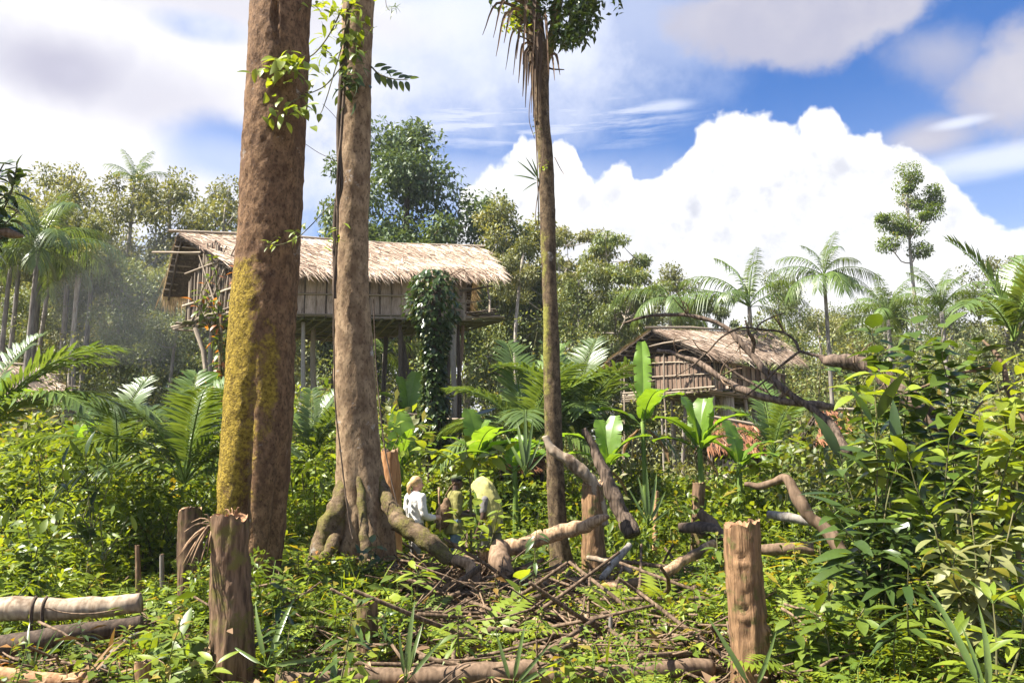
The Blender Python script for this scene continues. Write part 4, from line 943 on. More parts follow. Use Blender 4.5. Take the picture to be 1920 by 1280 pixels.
palm('sago_palm', 'big clump of arching palm fronds between the vine column and the slim trunk', 985, 850, 17.5, 'nipa', [(0, -20, 1.0), (0, 60, .95), (1, -75, .85), (1, -110, .8), (2, -90, .75), (2, -60, .8), (1, 40, 1.05), (2, 75, .95), (1, 100, 1), (1, 150, 1), (2, 180, .9), (3, -120, .9), (3, 130, .9), (1, 0, 1), (2, 20, 1), (2, -35, 1)], 0, 1.12)
palm('sago_palm', 'dark arching palm just beyond the slim trunk toward the second house', 1085, 830, 18.5, 'nipa', [(0, 30, 1.0), (0, -40, .95), (1, 70, .8), (1, 100, .8), (2, 85, .75), (2, 60, .75), (1, 15, 1.0), (2, -60, 1), (3, 110, 1), (1, 140, 1), (1, -120, 1), (2, 180, .9)], 0, 1.1)
palm('young_palm', 'low palm with wide upright fronds tucked beside the mossy trunk', 345, 905, 11.6, 'nipa', [(0, -15, .72), (0, 45, .72), (1, 60, .82), (1, -60, .78), (1, -100, .8), (2, -85, .8), (2, 80, .75), (2, 110, .8), (1, 20, .8), (3, -120, .8), (3, 100, .7), (1, 150, .8)], 0, 1.0)
palm('young_palm', 'low fan of palm fronds behind the seedlings and left of the low wide palm', 215, 880, 13, 'nipa', [(0, 10, .7), (1, 75, .75), (1, -70, .75), (2, -95, .7), (2, 95, .75), (1, 160, .7), (2, 45, .7)], 0, .95)
palm('young_palm', 'palm fronds leaning in at the photo edge before the hut', -40, 830, 9.6, 'nipa', [(1, 55, .72), (1, 78, .78), (2, 85, .75), (2, 105, .7), (0, 30, .6)], 0, 1.0)
palm('young_palm', 'palm with one stiff frond raised to the sky above the broad leaved saplings', 1900, 640, 8.6, 'nipa', [(0, -60, .50), (1, 75, .6), (1, 40, .55), (2, 100, .6), (2, -125, .45), (1, 170, .5), (0, 60, .42)], 0, 1.05)
palm('young_palm', 'small dull palm under the fallen dead branches by the red thatch', 1450, 850, 15, 'nipa', [(1, -60, .6), (1, 70, .6), (0, 0, .6), (2, -85, .6), (1, 170, .6), (2, 90, .6)], 0, 1.0)
palm('young_palm', 'drooping palm crown glimpsed between the great trunks below the long house', 720, 660, 26, 'feather', [(2, -60, .8), (2, 80, .9), (3, 20, .8), (3, -120, .8), (1, 100, .7), (1, -40, .6)], .06, .9)
palm('young_palm', 'grassy young palm at the foot of the two great trunks', 585, 860, 13.5, 'nipa', [(0, -20, .55), (0, 40, .55), (1, 60, .6), (1, -60, .6), (1, 120, .6), (2, 90, .5)], 0, .95)

BL = {}
for k, sp in dict(up=dict(L=1.6, W=.74, e0=1.5, e1=.95, vee=.12), arch=dict(L=1.65, W=.70, e0=1.2, e1=-.25, vee=.15), flat=dict(L=1.65, W=.58, e0=.75, e1=-.5), low=dict(L=1.4, W=.5, e0=.3, e1=-1.0), tall=dict(L=2.0, W=.46, e0=1.54, e1=1.4, pet=.28, vee=.4)).items():
    BL[k] = [bleaf(i * 5 + 1, **sp).mesh('banana_' + k, [M['leaf_banana'], M['stem_green']]) for i in range(2)]
BL['dead'] = [bleaf(91, L=1.2, W=.3, e0=-.7, e1=-1.4, dead=True, vee=.9).mesh('banana_dead', [M['leaf_dead'], M['twig']])]
def banana(label, px, py_head, D, specs, sc=1.0, r=.07):
    h = P(px, py_head, D); z0 = g1(h.x, D) - .05; t = thing('banana_plant', label, 'banana plant', (h.x, D, z0), 0, 'banana plants in the garden')
    hl = Vector((0, 0, max(h.z - z0, .15))); mb = MB(); tube(mb, spline([(0, 0, 0), (.02, 0, hl.z * .5), tuple(hl + Vector((0, 0, .1)))], 8), np.linspace(r, r * .55, 8), 9); link('stem', mb.mesh('banana_stem', M['stem_green']), t)
    for i, (k, azd, s) in enumerate(specs):
        m = BL[k]; link('leaf' if k != 'dead' else 'dead_leaf', m[i % len(m)], t, hl, (0, 0, -R(azd)), s * sc)
    return t
banana('tall banana plant with one narrow leaf standing straight up before the second house', 1205, 800, 15.5, [('tall', 20, .85), ('up', -80, .55), ('arch', 80, .7), ('dead', 100, .7), ('flat', -70, .7), ('arch', 160, .7), ('dead', -100, .6)])
banana('fresh banana plant with three broad glowing leaves below the second house', 1312, 850, 13, [('up', -50, .62), ('up', 30, .6), ('up', 75, .6), ('arch', -100, .62), ('arch', 110, .66), ('flat', -75, .5), ('flat', 150, .5), ('dead', 120, .4)])
banana('banana plant with a broad leaf leaning over the red thatch', 1385, 880, 13.5, [('up', -35, .55), ('arch', -85, .55), ('arch', 90, .5), ('flat', 140, .5), ('flat', 40, .5)])
banana('banana plant with light green leaves right of the vine column foot', 893, 870, 15.2, [('up', -35, .7), ('up', 60, .55), ('arch', 80, .7), ('arch', -80, .55), ('flat', 95, .85), ('flat', 120, .8), ('arch', 150, .7)])
banana('banana plant with upright deep green leaves behind the orange broken stump', 752, 880, 15.4, [('up', -20, .75), ('up', 120, .5), ('arch', -90, .6), ('flat', 70, .6), ('arch', 60, .5), ('flat', -110, .6)])
banana('banana plant with long flat leaves beside the red roofed shelter', 965, 885, 14.8, [('flat', -85, .75), ('flat', 80, .7), ('arch', 60, .6), ('arch', -40, .6), ('flat', 150, .7), ('up', 30, .45)])
banana('ragged banana clump with tilted leaves left of the tall narrow leaf', 1140, 880, 14.6, [('up', 40, .65), ('arch', -80, .7), ('arch', 100, .65), ('flat', -60, .6), ('up', -30, .6), ('dead', 80, .5), ('flat', 160, .5)])
banana('banana plant with dark leaves in the shade under the long house', 765, 790, 21, [('up', -60, .8), ('up', 20, .9), ('arch', -100, .8), ('flat', -80, .9), ('arch', 90, .7)])
banana('single bright banana leaf plant before the small hut', -20, 790, 10.5, [('up', 35, .5), ('arch', 75, .5), ('up', -60, .5), ('flat', 130, .5)], .9, .05)
banana('banana leaf standing up beside the low palms of the thicket', 152, 840, 15.5, [('up', 45, .6), ('arch', -60, .5), ('arch', 120, .5), ('flat', 80, .5)])
banana('banana plant half hidden by the mossy trunk at the palm fronds', 400, 800, 17, [('up', -40, .8), ('arch', -80, .8), ('arch', 70, .7), ('flat', 160, .6)])
# ------------------------------------------------------------------ buildings of poles, bark and thatch
def Pz(px, py, z):
    d = P(px, py, 1) - Vector((0, 0, CAMZ)); return Vector((d.x, d.y, d.z)) * ((z - CAMZ) / d.z) + Vector((0, 0, CAMZ))
def unit_pole(material, k=0):
    key = ('pole', material, k)
    if key not in UNIT:
        r = np.random.default_rng(k + 5); p = spline([(0, 0, 0), (*r.normal(0, .9, 2), .33), (*r.normal(0, .9, 2), .66), (0, 0, 1)], 5)
        # sideways wobble is given in radii, so that it scales with the thickness
        mb = MB(); q = p.copy(); tube(mb, np.c_[q[:, 0] * .0, q[:, 1] * .0, q[:, 2]], np.array([1.05, 1, .95, .92, .85]), 7)
        v, t, f3, f4, m3, m4 = mb.data(); zi = np.interp(v[:, 2], p[:, 2], p[:, 0]); zj = np.interp(v[:, 2], p[:, 2], p[:, 1]); v[:, 0] += zi * .6; v[:, 1] += zj * .6
        m2 = MB(); m2.merge((v, t, f3, f4, m3, m4)); UNIT[key] = m2.mesh('pole', M[material])
    return UNIT[key]
def unit_box(material):
    key = ('box', material)
    if key not in UNIT:
        v = np.array([[x, y, z] for z in (0, 1) for y in (-.5, .5) for x in (-.5, .5)], float)
        f = np.array([[0, 2, 3, 1], [4, 5, 7, 6], [0, 1, 5, 4], [2, 6, 7, 3], [0, 4, 6, 2], [1, 3, 7, 5]]); mb = MB(); mb.add(v, f)
        UNIT[key] = mb.mesh('panel', M[material], smooth=False)
    return UNIT[key]
UNIT = {}; _pk = [0]
def pole(root, name, a, b, r, material='pole_wood', ext=0.0):
    a = Vector(a); b = Vector(b); d = b - a; a = a - d.normalized() * ext; b = b + d.normalized() * ext; d = b - a; _pk[0] += 1
    q = d.to_track_quat('Z', 'Y') @ Quaternion((0, 0, 1), _pk[0] * 1.7)
    return link(name, unit_pole(material, _pk[0] % 4), root, a - root.location, q, (r, r, d.length))
def panel(root, name, a, b, z0, z1, th=.02, material='bark_sheet', off=0.0):
    """upright sheet standing on the line a-b from height z0 to z1"""
    a = Vector(a); b = Vector(b); d = b - a; d.z = 0; n = Vector((d.y, -d.x, 0)).normalized(); c = (a + b) / 2 + n * off; c.z = z0
    return link(name, unit_box(material), root, c - root.location, (0, 0, math.atan2(d.y, d.x)), (d.length, th, z1 - z0))
def lerp(a, b, t): return a + (b - a) * t
def thatch_mesh(quads, rng, rows=17, per=300, L=(.5, .8), W=(.014, .034), skew=.28, material='thatch', org=(0, 0, 0), fringe=.16):
    mb = MB()
    for A, B, Cc, D, up in quads:                 # A-B ridge line, D-C eave line (A above D)
        A, B, Cc, D = [np.array(tuple(q)) - np.array(tuple(org)) for q in (A, B, Cc, D)]
        wv = nrm((B - A)[None])[0]; hL = np.linalg.norm((D + Cc) / 2 - (A + B) / 2)
        nrmv = nrm(np.cross(wv, (D - A))[None])[0]; nrmv = nrmv if nrmv[2] > 0 else -nrmv
        for k in range(rows):
            t = (k + .2) / rows; n = int(per * rng.uniform(.9, 1.1)); s = rng.uniform(-.01, 1.01, n); tt = np.clip(t + rng.normal(0, .018, n), 0, .985)
            top = A + (B - A) * s[:, None]; bot = D + (Cc - D) * s[:, None]; base = top + (bot - top) * tt[:, None]
            dn = nrm(bot - top); d = nrm(dn + wv * (skew + rng.normal(0, .22, n))[:, None] + nrmv * rng.normal(.06, .05, n)[:, None])
            l = rng.uniform(*L, n); base = base + nrmv * rng.uniform(.02, .07, n)[:, None]
            last = t > .86
            leaves(mb, base, d, nrmv + rng.normal(0, .35, (n, 3)), l * (1.0 if last else 1), rng.uniform(*W, n), rng.uniform(.0, .12, n) + (fringe if last else 0) * rng.uniform(.3, 1.6, n), .1, 1, 0, np.clip(rng.normal(.46, .25, n) + (fbm(np.c_[base[:, 0] * .9, base[:, 1] * .9, base[:, 2] * 2.2] + 40, 3) - .5) * 1.3, 0, .97), prof=lambda q: .9)
    return mb
def slab(A, B, Cc, D, th, org):
    P4 = [np.array(tuple(q)) - np.array(tuple(org)) for q in (A, B, Cc, D)]; n = nrm(np.cross(P4[1] - P4[0], P4[3] - P4[0])[None])[0]; n = n if n[2] > 0 else -n
    v = np.array(P4 + [q - n * th for q in P4]); f = np.array([[0, 3, 2, 1], [4, 5, 6, 7], [0, 1, 5, 4], [1, 2, 6, 5], [2, 3, 7, 6], [3, 0, 4, 7]])
    mb = MB(); mb.add(v, f); return mb
def roof(root, R1, R2, E1, E2, B1, B2, rng, rows=17, per=300, material='thatch', battens=9, rafters=7, skew=.28, **k):
    org = root.location
    a = slab(R1, R2, E2, E1, .05, org); b = slab(R2, R1, B1, B2, .05, org); a.merge(b.data())
    rf = link('roof', a.mesh('roof', M['roof_under'], smooth=False), root)
    th = thatch_mesh([(R1, R2, E2, E1, 1), (R1, R2, B2, B1, 1)], rng, rows, per, material=material, org=org, skew=skew, **k)
    t = link('thatch', th.mesh('thatch', M[material]), rf); t['kind'] = 'stuff'; t['label'] = 'dry overlapping palm leaf strips of the roof'
    pole(root, 'ridge_pole', R1 + Vector((0, 0, .07)), R2 + Vector((0, 0, .07)), .045, 'pole_wood', .25)
    dn = Vector((0, 0, .09))
    for i in range(battens):
        t_ = (i + .6) / battens
        pole(root, 'roof_batten', lerp(R1, B1, t_) - dn, lerp(R2, B2, t_) - dn, .028, 'pole_wood' if i % 3 else 'pole_dark')
        pole(root, 'roof_batten', lerp(R1, E1, t_) - dn, lerp(R2, E2, t_) - dn, .028, 'pole_dark')
    for i in range(rafters):
        s = (i + .15) / rafters; dn2 = Vector((0, 0, .15))
        pole(root, 'rafter', lerp(R1, R2, s) - dn2, lerp(E1, E2, s) - dn2, .04, 'pole_dark'); pole(root, 'rafter', lerp(R1, R2, s) - dn2, lerp(B1, B2, s) - dn2, .04, 'pole_dark')
    return rf
def bark_wall(root, a, b, z0, z1, n, rng, rails=(.02, .52, .98), out=1, batr=.016, panels=True, mats=('bark_sheet',), bmat='pole_wood'):
    a = Vector(a); b = Vector(b); d = (b - a); d.z = 0; nn = Vector((d.y, -d.x, 0)).normalized() * out
    z1a, z1b = z1 if hasattr(z1, '__len__') else (z1, z1)
    for i in range(n):
        s0, s1 = i / n, (i + 1) / n; p, q = lerp(a, b, s0), lerp(a, b, s1); zt = lerp(z1a, z1b, (s0 + s1) / 2)
        if panels: panel(root, 'bark_panel', lerp(p, q, .02), lerp(p, q, .98), z0 + rng.uniform(.03, .07), zt - rng.uniform(0, .05), .018, mats[i % len(mats)], rng.uniform(-.006, .006))
        w_ = nn * .025; p0 = Vector((p.x, p.y, z0 - rng.uniform(.03, .12))) + w_; p1 = Vector((p.x, p.y, zt)) + w_ + Vector((d.normalized() * rng.normal(0, .02)))
        pole(root, 'batten', p0, p1, batr * rng.uniform(.8, 1.25), 'pole_dark' if rng.uniform() < .55 else bmat)
    for t_ in rails:
        w_ = nn * .055; za, zb_ = lerp(z0, z1a, t_), lerp(z0, z1b, t_)
        pole(root, 'rail', Vector((a.x, a.y, za)) + w_, Vector((b.x, b.y, zb_)) + w_, .024, 'pole_wood', .12)
def back_at(poly, s):
    L_ = [0]; 
    for i in range(len(poly) - 1): L_.append(L_[-1] + (poly[i + 1] - poly[i]).length)
    x = s * L_[-1]
    for i in range(len(poly) - 1):
        if x <= L_[i + 1] + 1e-9: return lerp(poly[i], poly[i + 1], (x - L_[i]) / (L_[i + 1] - L_[i]))
    return poly[-1]
def floor_of(root, FL, FR, back, rng, along=12, across=18, r=.035, over=.28, material='floor_pole', ends='pole_wood'):
    """poles of a raised floor: a lower layer across, an upper layer along"""
    for i in range(across):
        s = (i + .5) / across; f = lerp(FL, FR, s); b_ = back_at(back, s); d = (b_ - f).normalized()
        pole(root, 'floor_joist', f - d * over * rng.uniform(.3, 1) - Vector((0, 0, .10)), b_ + d * over * rng.uniform(.2, 1) - Vector((0, 0, .10)), r * rng.uniform(.7, 1.1), material)
    for j in range(along):
        t_ = j / (along - 1); pts = [lerp(lerp(FL, FR, s), back_at(back, s), t_) for s in (0, .5, 1)]
        for k in (0, 1):
            pole(root, 'floor_pole', pts[k] - Vector((0, 0, .03)), pts[k + 1] - Vector((0, 0, .03)), r * rng.uniform(.8, 1.3), ends if j in (0, along - 1) else material, rng.uniform(.05, .3))
    # bark laid over the poles
    mb = MB(); n = 12; top = []
    for i in range(n + 1):
        s = i / n; top += [tuple(lerp(FL, FR, s) - root.location + Vector((0, 0, .03))), tuple(back_at(back, s) - root.location + Vector((0, 0, .03)))]
    v = np.array(top + [(x, y, z - .025) for x, y, z in top]); m_ = len(top); f = []
    for i in range(n): a = 2 * i; f += [[a, a + 2, a + 3, a + 1], [m_ + a, m_ + a + 1, m_ + a + 3, m_ + a + 2], [a, m_ + a, m_ + a + 2, a + 2], [a + 1, a + 3, m_ + a + 3, m_ + a + 1]]
    mb.add(v, np.array(f)); link('floor', mb.mesh('floor', M['floor_pole'], smooth=False), root)
def stilts(root, pts, r=.075, material='pole_dark', lean=.25, rng=None):
    for p in pts:
        g = Vector((p.x + rng.normal(0, lean), p.y + rng.normal(0, lean), 0)); g.z = g1(g.x, g.y) - .2
        pole(root, 'stilt', g, p - Vector((0, 0, .12)), r * rng.uniform(.7, 1.2), material if rng.uniform() < .55 else 'bark_pale')

rng = np.random.default_rng(11)
# --- the long house
FZ = 5.95
FL, FR = Pz(447, 589, FZ), Pz(872, 597, FZ); back = [Pz(350, 606, FZ), Pz(590, 637, FZ), Pz(862, 620, FZ)]
c_ = (FL + FR + back[0] + back[2]) / 4
hut = thing('stilt_house', 'long tree house with pale thatched roof raised on thin stilts behind the great trunks', 'tree house', (c_.x, c_.y, 0))
R1, R2, E1, E2, B1 = P(333, 438, 22.6), P(893, 465, 23.5), P(448, 507, 20.2), P(936, 516, 21.0), P(306, 553, 23.9); B2 = P(880, 575, 26.5); B2.z = B1.z
roof(hut, R1, R2, E1, E2, B1, B2, rng, 20, 560, battens=10, rafters=9)
zt = 7.12
bark_wall(hut, FL, FR, FZ, zt, 21, rng, (.04, .5, .97), 1, .018)
# gable wall of upright sticks, their heads following the roof
BLc = back[0]; n = 52
mid = lerp(BLc, FL, .5)
for i in range(n):
    s = i / (n - 1); p = lerp(BLc, FL, s) + Vector((rng.normal(0, .012), rng.normal(0, .012), 0)); ztop = lerp(6.95, 8.35, 1 - abs(s - .45) / .55) if s > .0 else 6.9
    ztop = min(ztop, 8.2) - rng.uniform(0, .25)
    pole(hut, 'wall_stick', Vector((p.x, p.y, FZ - rng.uniform(.05, .15))), Vector((p.x + rng.normal(0, .05), p.y, ztop)), .030 * rng.uniform(.7, 1.3), 'pole_wood' if rng.uniform() < .6 else 'pole_dark')
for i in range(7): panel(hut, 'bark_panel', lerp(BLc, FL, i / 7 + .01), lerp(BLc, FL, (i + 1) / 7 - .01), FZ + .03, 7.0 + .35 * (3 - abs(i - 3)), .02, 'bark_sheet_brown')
nn = (FL - BLc); nn = Vector((nn.y, -nn.x, 0)).normalized(); nn = nn if nn.x < 0 else -nn
for z_, r_ in ((FZ + .12, .03), (FZ + .62, .035), (7.5, .028)): pole(hut, 'rail', BLc + nn * .06 + Vector((0, 0, z_ - FZ - .1)), FL + nn * .06 + Vector((0, 0, z_ - FZ + .12)), r_, 'pole_wood', .15)
for s0, s1 in ((.15, .75), (.7, .2), (.35, .95)): pole(hut, 'brace', lerp(BLc, FL, s0) + nn * .09, Vector((*lerp(BLc, FL, s1).xy, 7.9)) + nn * .09, .025, 'pole_wood')
pole(hut, 'tie_beam', P(286, 473, 22.4), P(376, 473, 21.6), .03, 'pole_wood')
BRr = back[2]; bark_wall(hut, FR, BRr, FZ, zt, 9, rng, (.5,), 1, .018)
bark_wall(hut, BRr, back[1], FZ, zt, 8, rng, (.5,), 1, .018); bark_wall(hut, back[1], BLc, FZ, zt, 10, rng, (.5,), 1, .018)
floor_of(hut, FL, FR, back, rng, 13, 20, .036)
# landing with open rails at the far end
V1, V2 = Pz(945, 594, FZ), Pz(925, 606, FZ)
for i in range(6):
    a_ = lerp(FR, BRr, i / 5); b_ = lerp(V1, V2, i / 5); pole(hut, 'landing_pole', a_ - (b_ - a_).normalized() * .25, b_ + (b_ - a_).normalized() * rng.uniform(0, .5), .035, 'floor_pole' if i else 'pole_wood')
pole(hut, 'rail_post', Pz(918, 585, FZ), P(916, 520, 21.2), .028, 'pole_wood'); pole(hut, 'rail_post', Pz(871, 600, FZ - .1), P(868, 538, 21.1), .03, 'pole_wood')
pole(hut, 'rail', P(862, 545, 21.0), P(924, 536, 21.2), .03, 'pole_dark'); pole(hut, 'rail', P(866, 568, 21.0), P(905, 564, 21.3), .018, 'pole_wood')
for k in range(5): pole(hut, 'landing_stick', Pz(872 + k * 3, 588, FZ) + Vector((0, .1 * k, .03)), Pz(935 + rng.uniform(-15, 6), 585 + k * 2, FZ) + Vector((0, .1 * k, .08)), .022, 'pole_dark')
pole(hut, 'landing_stick', P(908, 580, 21.2), P(936, 594, 21.2), .02); pole(hut, 'landing_stick', P(926, 578, 21.2), P(905, 596, 21.4), .02)
# platform edge at the gable
pole(hut, 'platform_pole', Pz(326, 617, FZ), Pz(432, 585, FZ), .045); pole(hut, 'platform_pole', Pz(322, 613, FZ) , Pz(425, 586, FZ) + Vector((-.1, .1, .05)), .035)
pole(hut, 'platform_pole', Pz(326, 612, FZ) - Vector((0, 0, .1)), Pz(372, 613, FZ) - Vector((0, 0, .1)), .03)
st = [lerp(lerp(FL, FR, s), back_at(back, s), t_) for s in (.06, .3, .52, .72, .96) for t_ in (.12, .85)]
stilts(hut, st, .07, rng=rng)
for a_, b_, r_, m_ in ((P(366, 615, 21.3), P(398, 765, 20.9), .075, 'pole_wood'), (P(588, 610, 22.5), P(588, 800, 22.5), .08, 'pole_wood'), (P(847, 600, 21.2), P(850, 820, 21.2), .075, 'bark_pale'), (P(858, 605, 21.6), P(862, 820, 21.6), .06, 'bark_dark'),
                       (P(868, 606, 22.0), P(856, 800, 22), .055, 'bark_brown'), (P(752, 622, 22), P(768, 850, 22), .06, 'pole_dark'), (P(757, 640, 22), P(780, 800, 21.5), .05, 'pole_dark'), (P(415, 590, 20.7), P(408, 800, 20.7), .05, 'bark_brown')):
    pole(hut, 'stilt', b_, a_, r_, m_)
# --- the second house
FZ2 = 4.66
Cn, Al, Bf = Pz(1335, 729, FZ2), Pz(1211, 741, FZ2), Pz(1474, 752, FZ2)
Dn = Al + (Bf - Cn)
c_ = (Cn + Al + Bf + Dn) / 4
hut2 = thing('stilt_house', 'smaller stilt house with a sagging thatched roof seen through the dead branches', 'tree house', (c_.x, c_.y, 0))
R1, R2, E1, E2, B1 = P(1221, 618, 28.3), P(1437, 622, 30.8), P(1322, 664, 26.3), P(1492, 672, 29.0), P(1138, 678, 30.0); B2 = R2 + (B1 - R1); B2.z = B1.z
roof(hut2, R1, R2, E1, E2, B1, B2, rng, 15, 400, battens=8, rafters=7, skew=.3)
W1 = lerp(Al, Cn, .17)
zt2 = 5.72
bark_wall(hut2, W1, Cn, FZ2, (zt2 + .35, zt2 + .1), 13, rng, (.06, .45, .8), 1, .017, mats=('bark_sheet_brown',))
Wd0, Wd1 = lerp(Cn, Bf, .07), lerp(Cn, Bf, .25)
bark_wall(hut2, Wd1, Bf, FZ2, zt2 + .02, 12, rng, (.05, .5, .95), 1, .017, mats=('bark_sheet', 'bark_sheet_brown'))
for s in (.03, .07, .11, .16, .21): pole(hut2, 'window_bar', Vector((*lerp(Cn, Bf, s).xy, FZ2)), Vector((*lerp(Cn, Bf, s).xy, zt2 + .15)), .022 if s != .03 else .04, 'pole_wood')
pole(hut2, 'rail', lerp(Cn, Bf, -.02) + Vector((0, 0, .45)), lerp(Cn, Bf, .28) + Vector((0, 0, .45)), .024); pole(hut2, 'rail', lerp(Cn, Bf, -.02) + Vector((0, 0, 1.0)), lerp(Cn, Bf, .28) + Vector((0, 0, 1.0)), .022)
bark_wall(hut2, Bf, Dn, FZ2, zt2 + .1, 10, rng, (.5,), 1, .017); bark_wall(hut2, Dn, Al, FZ2, zt2, 13, rng, (.5,), 1, .017)
pole(hut2, 'door_post', Vector((*Al.xy, FZ2)), Vector((*Al.xy, zt2 + .3)), .035); pole(hut2, 'rail', Al + Vector((0, 0, .5)), W1 + Vector((0, 0, .52)), .022)
pole(hut2, 'porch_post', Pz(1245, 735, FZ2) + Vector((0, -.2, -2.2)), P(1245, 658, 27.6), .035); pole(hut2, 'porch_post', P(1171, 860, 29.2), P(1171, 676, 29.2), .03)
pole(hut2, 'tie_beam', P(1217, 650, 27.7), P(1292, 636, 27.0), .03); pole(hut2, 'rail', P(1172, 721, 29.0), P(1216, 723, 28.6), .02)
floor_of(hut2, Al, Cn, [Dn, Bf], rng, 9, 11, .035, .22); 
for k in range(5): pole(hut2, 'floor_pole', Pz(1168, 740 + k * 2, FZ2) + Vector((0, .1 * k, .05 - .03 * k)), Pz(1340, 727 + k * 2, FZ2) + Vector((0, .1 * k, .05 - .03 * k)), .035, 'pole_wood')
for k in range(3): pole(hut2, 'floor_pole', Cn + Vector((-.1, -.1 + .1 * k, -.02 - .05 * k)), Bf + Vector((.3, .1 * k, -.02 - .05 * k)), .035, 'pole_wood')
st = [lerp(lerp(Al, Cn, s), lerp(Dn, Bf, s), t_) for s in (.1, .5, .9) for t_ in (.1, .5, .9)]
stilts(hut2, st, .065, rng=rng)
tk = P(1362, 740, 28.6); mb = MB(); tube(mb, spline([(0, 0, -tk.z + g1(tk.x, tk.y) - .2), (.05, 0, -2), (0, 0, .2)], 14), np.linspace(.34, .24, 14), 12, disp=lambda p, th, rr: rr * (1 + .25 * (fbm(np.stack([p[:, None, 0] + np.cos(th), p[:, None, 1] + np.sin(th), p[:, None, 2] + 0 * th], -1) * 2, 3) - .5)))
link('tree_post', mb.mesh('tree_post', M['bark_pale']), hut2, tk - hut2.location)
# --- the small far hut
a = P(20, 760, 31); h3 = thing('small_hut', 'small dark hut with a ragged thatched roof at the foot of the pale pole trunks', 'hut', (P(70, 740, 32).x, 32, 0))
R1, R2 = P(-25, 684, 31.5), P(88, 690, 32.2); E1, E2, B1, B2 = P(-10, 752, 29.8), P(118, 738, 30.4), P(-30, 720, 34), P(120, 722, 34)
roof(h3, R1, R2, E1, E2, B1, B2, rng, 10, 120, battens=5, rafters=6, skew=.35)
f_, g_, h_, i_ = P(0, 790, 30.4), P(88, 790, 30.8), P(92, 785, 33.5), P(5, 785, 33.5)
for p_, q_ in ((f_, g_), (g_, h_), (h_, i_), (i_, f_)): p_.z = q_.z = 1.9; bark_wall(h3, p_, q_, 2.0, 3.4, 9, rng, (.1, .5,), 1, .02, mats=('roof_under', 'bark_sheet'))
floor_of(h3, f_, g_, [i_, h_], rng, 6, 8, .035, .15)
stilts(h3, [f_, g_, h_, i_], .07, rng=rng, lean=.1)
pole(h3, 'roof_stick', P(75, 685, 31.8), P(92, 685, 31.4), .02); pole(h3, 'roof_stick', P(100, 702, 31), P(128, 701, 31), .022); pole(h3, 'roof_stick', P(112, 723, 30.6), P(146, 724, 30.6), .025); pole(h3, 'roof_stick', P(112, 718, 30.6), P(142, 737, 30.4), .02)
# --- shelters roofed with fresh red leaf
def shelter(label, R1, R2, E1, E2, depth, posts, rng, rows=7, per=90):
    c_ = (R1 + R2 + E1 + E2) / 4; t = thing('garden_shelter', label, 'shelter', (c_.x, c_.y, g1(c_.x, c_.y)))
    bk = Vector((0, depth, -(R1.z - E1.z) * .9)); roof(t, R1, R2, E1, E2, R1 + bk, R2 + bk, rng, rows, per, 'thatch_red', battens=3, rafters=4, skew=.35, W=(.02, .05), L=(.2, .4), fringe=.1)
    for p in posts: pole(t, 'post', Vector((p.x, p.y, g1(p.x, p.y) - .1)), p, .05, 'pole_dark')
    for p, q in zip(posts[:-1], posts[1:]): pole(t, 'cross_pole', Vector((p.x, p.y, p.z * .45)), Vector((q.x, q.y, q.z * .45)), .03, 'pole_dark')
    return t
shelter('low garden shelter with a rust red leaf roof beneath the second house', P(1335, 786, 21), P(1412, 800, 21), P(1325, 845, 19.8), P(1425, 850, 19.8), 2.2, [P(1330, 850, 20), P(1420, 850, 20), P(1412, 835, 22), P(1335, 835, 22)], rng)
shelter('low hut with a rust red leaf roof beyond the person in yellow cloth', P(950, 850, 18.5), P(1015, 852, 18.5), P(938, 882, 17.4), P(1018, 884, 17.4), 2.0, [P(942, 884, 17.6), P(1016, 886, 17.6), P(1012, 880, 19.4), P(950, 880, 19.4)], rng)
shelter('fragment of red leaf roofing behind the fallen dead branches', P(1530, 770, 19), P(1585, 772, 19), P(1525, 830, 18), P(1590, 830, 18), 1.6, [P(1530, 832, 18.2), P(1586, 832, 18.2)], rng, 6, 50)
# --- raised platform of poles beneath the long house
t = thing('pole_platform', 'raised platform of weathered poles under the long house beside the vine column', 'platform', (P(810, 785, 20).x, 20, 0))
for k in range(9): pole(t, 'deck_pole', P(728 + rng.uniform(-6, 6), 786 + k * .9, 19.4 + k * .22), P(915 + rng.uniform(-10, 10), 786 + k * .9, 19.4 + k * .22), .04, 'pole_dark' if k % 3 else 'pole_wood')
pole(t, 'rail', P(745, 772, 20.5), P(830, 780, 20.5), .03, 'pole_wood')
for px, D in ((735, 19.6), (775, 21), (905, 19.6), (880, 21), (830, 19.6), (860, 20.5)): p = P(px, 790, D); pole(t, 'post', Vector((p.x, p.y, -.1)), p, .045, 'pole_dark')
a, b, c_, d = P(880, 782, 21.2), P(925, 768, 21.2), P(930, 762, 22.5), P(885, 775, 22.5)
m, n = mat('tarp'); co = n.new('ShaderNodeTexCoord').outputs['Object']; finish(n, princ(n, n.mix(n.noise(co, 5, 3), (.10, .16, .17), (.24, .32, .33)), .5, .4))
tp = thing('rain_sheet', 'grey blue sheet stretched over poles on the platform', 'sheet', tuple((a + b) / 2))
link('sheet', slab(a, b, c_, d, .02, tp.location).mesh('sheet', M['tarp'], smooth=False), tp)
for p in (a, b, c_, d): pole(tp, 'post', Vector((p.x, p.y, g1(p.x, p.y) - .1)), p, .03, 'pole_dark')
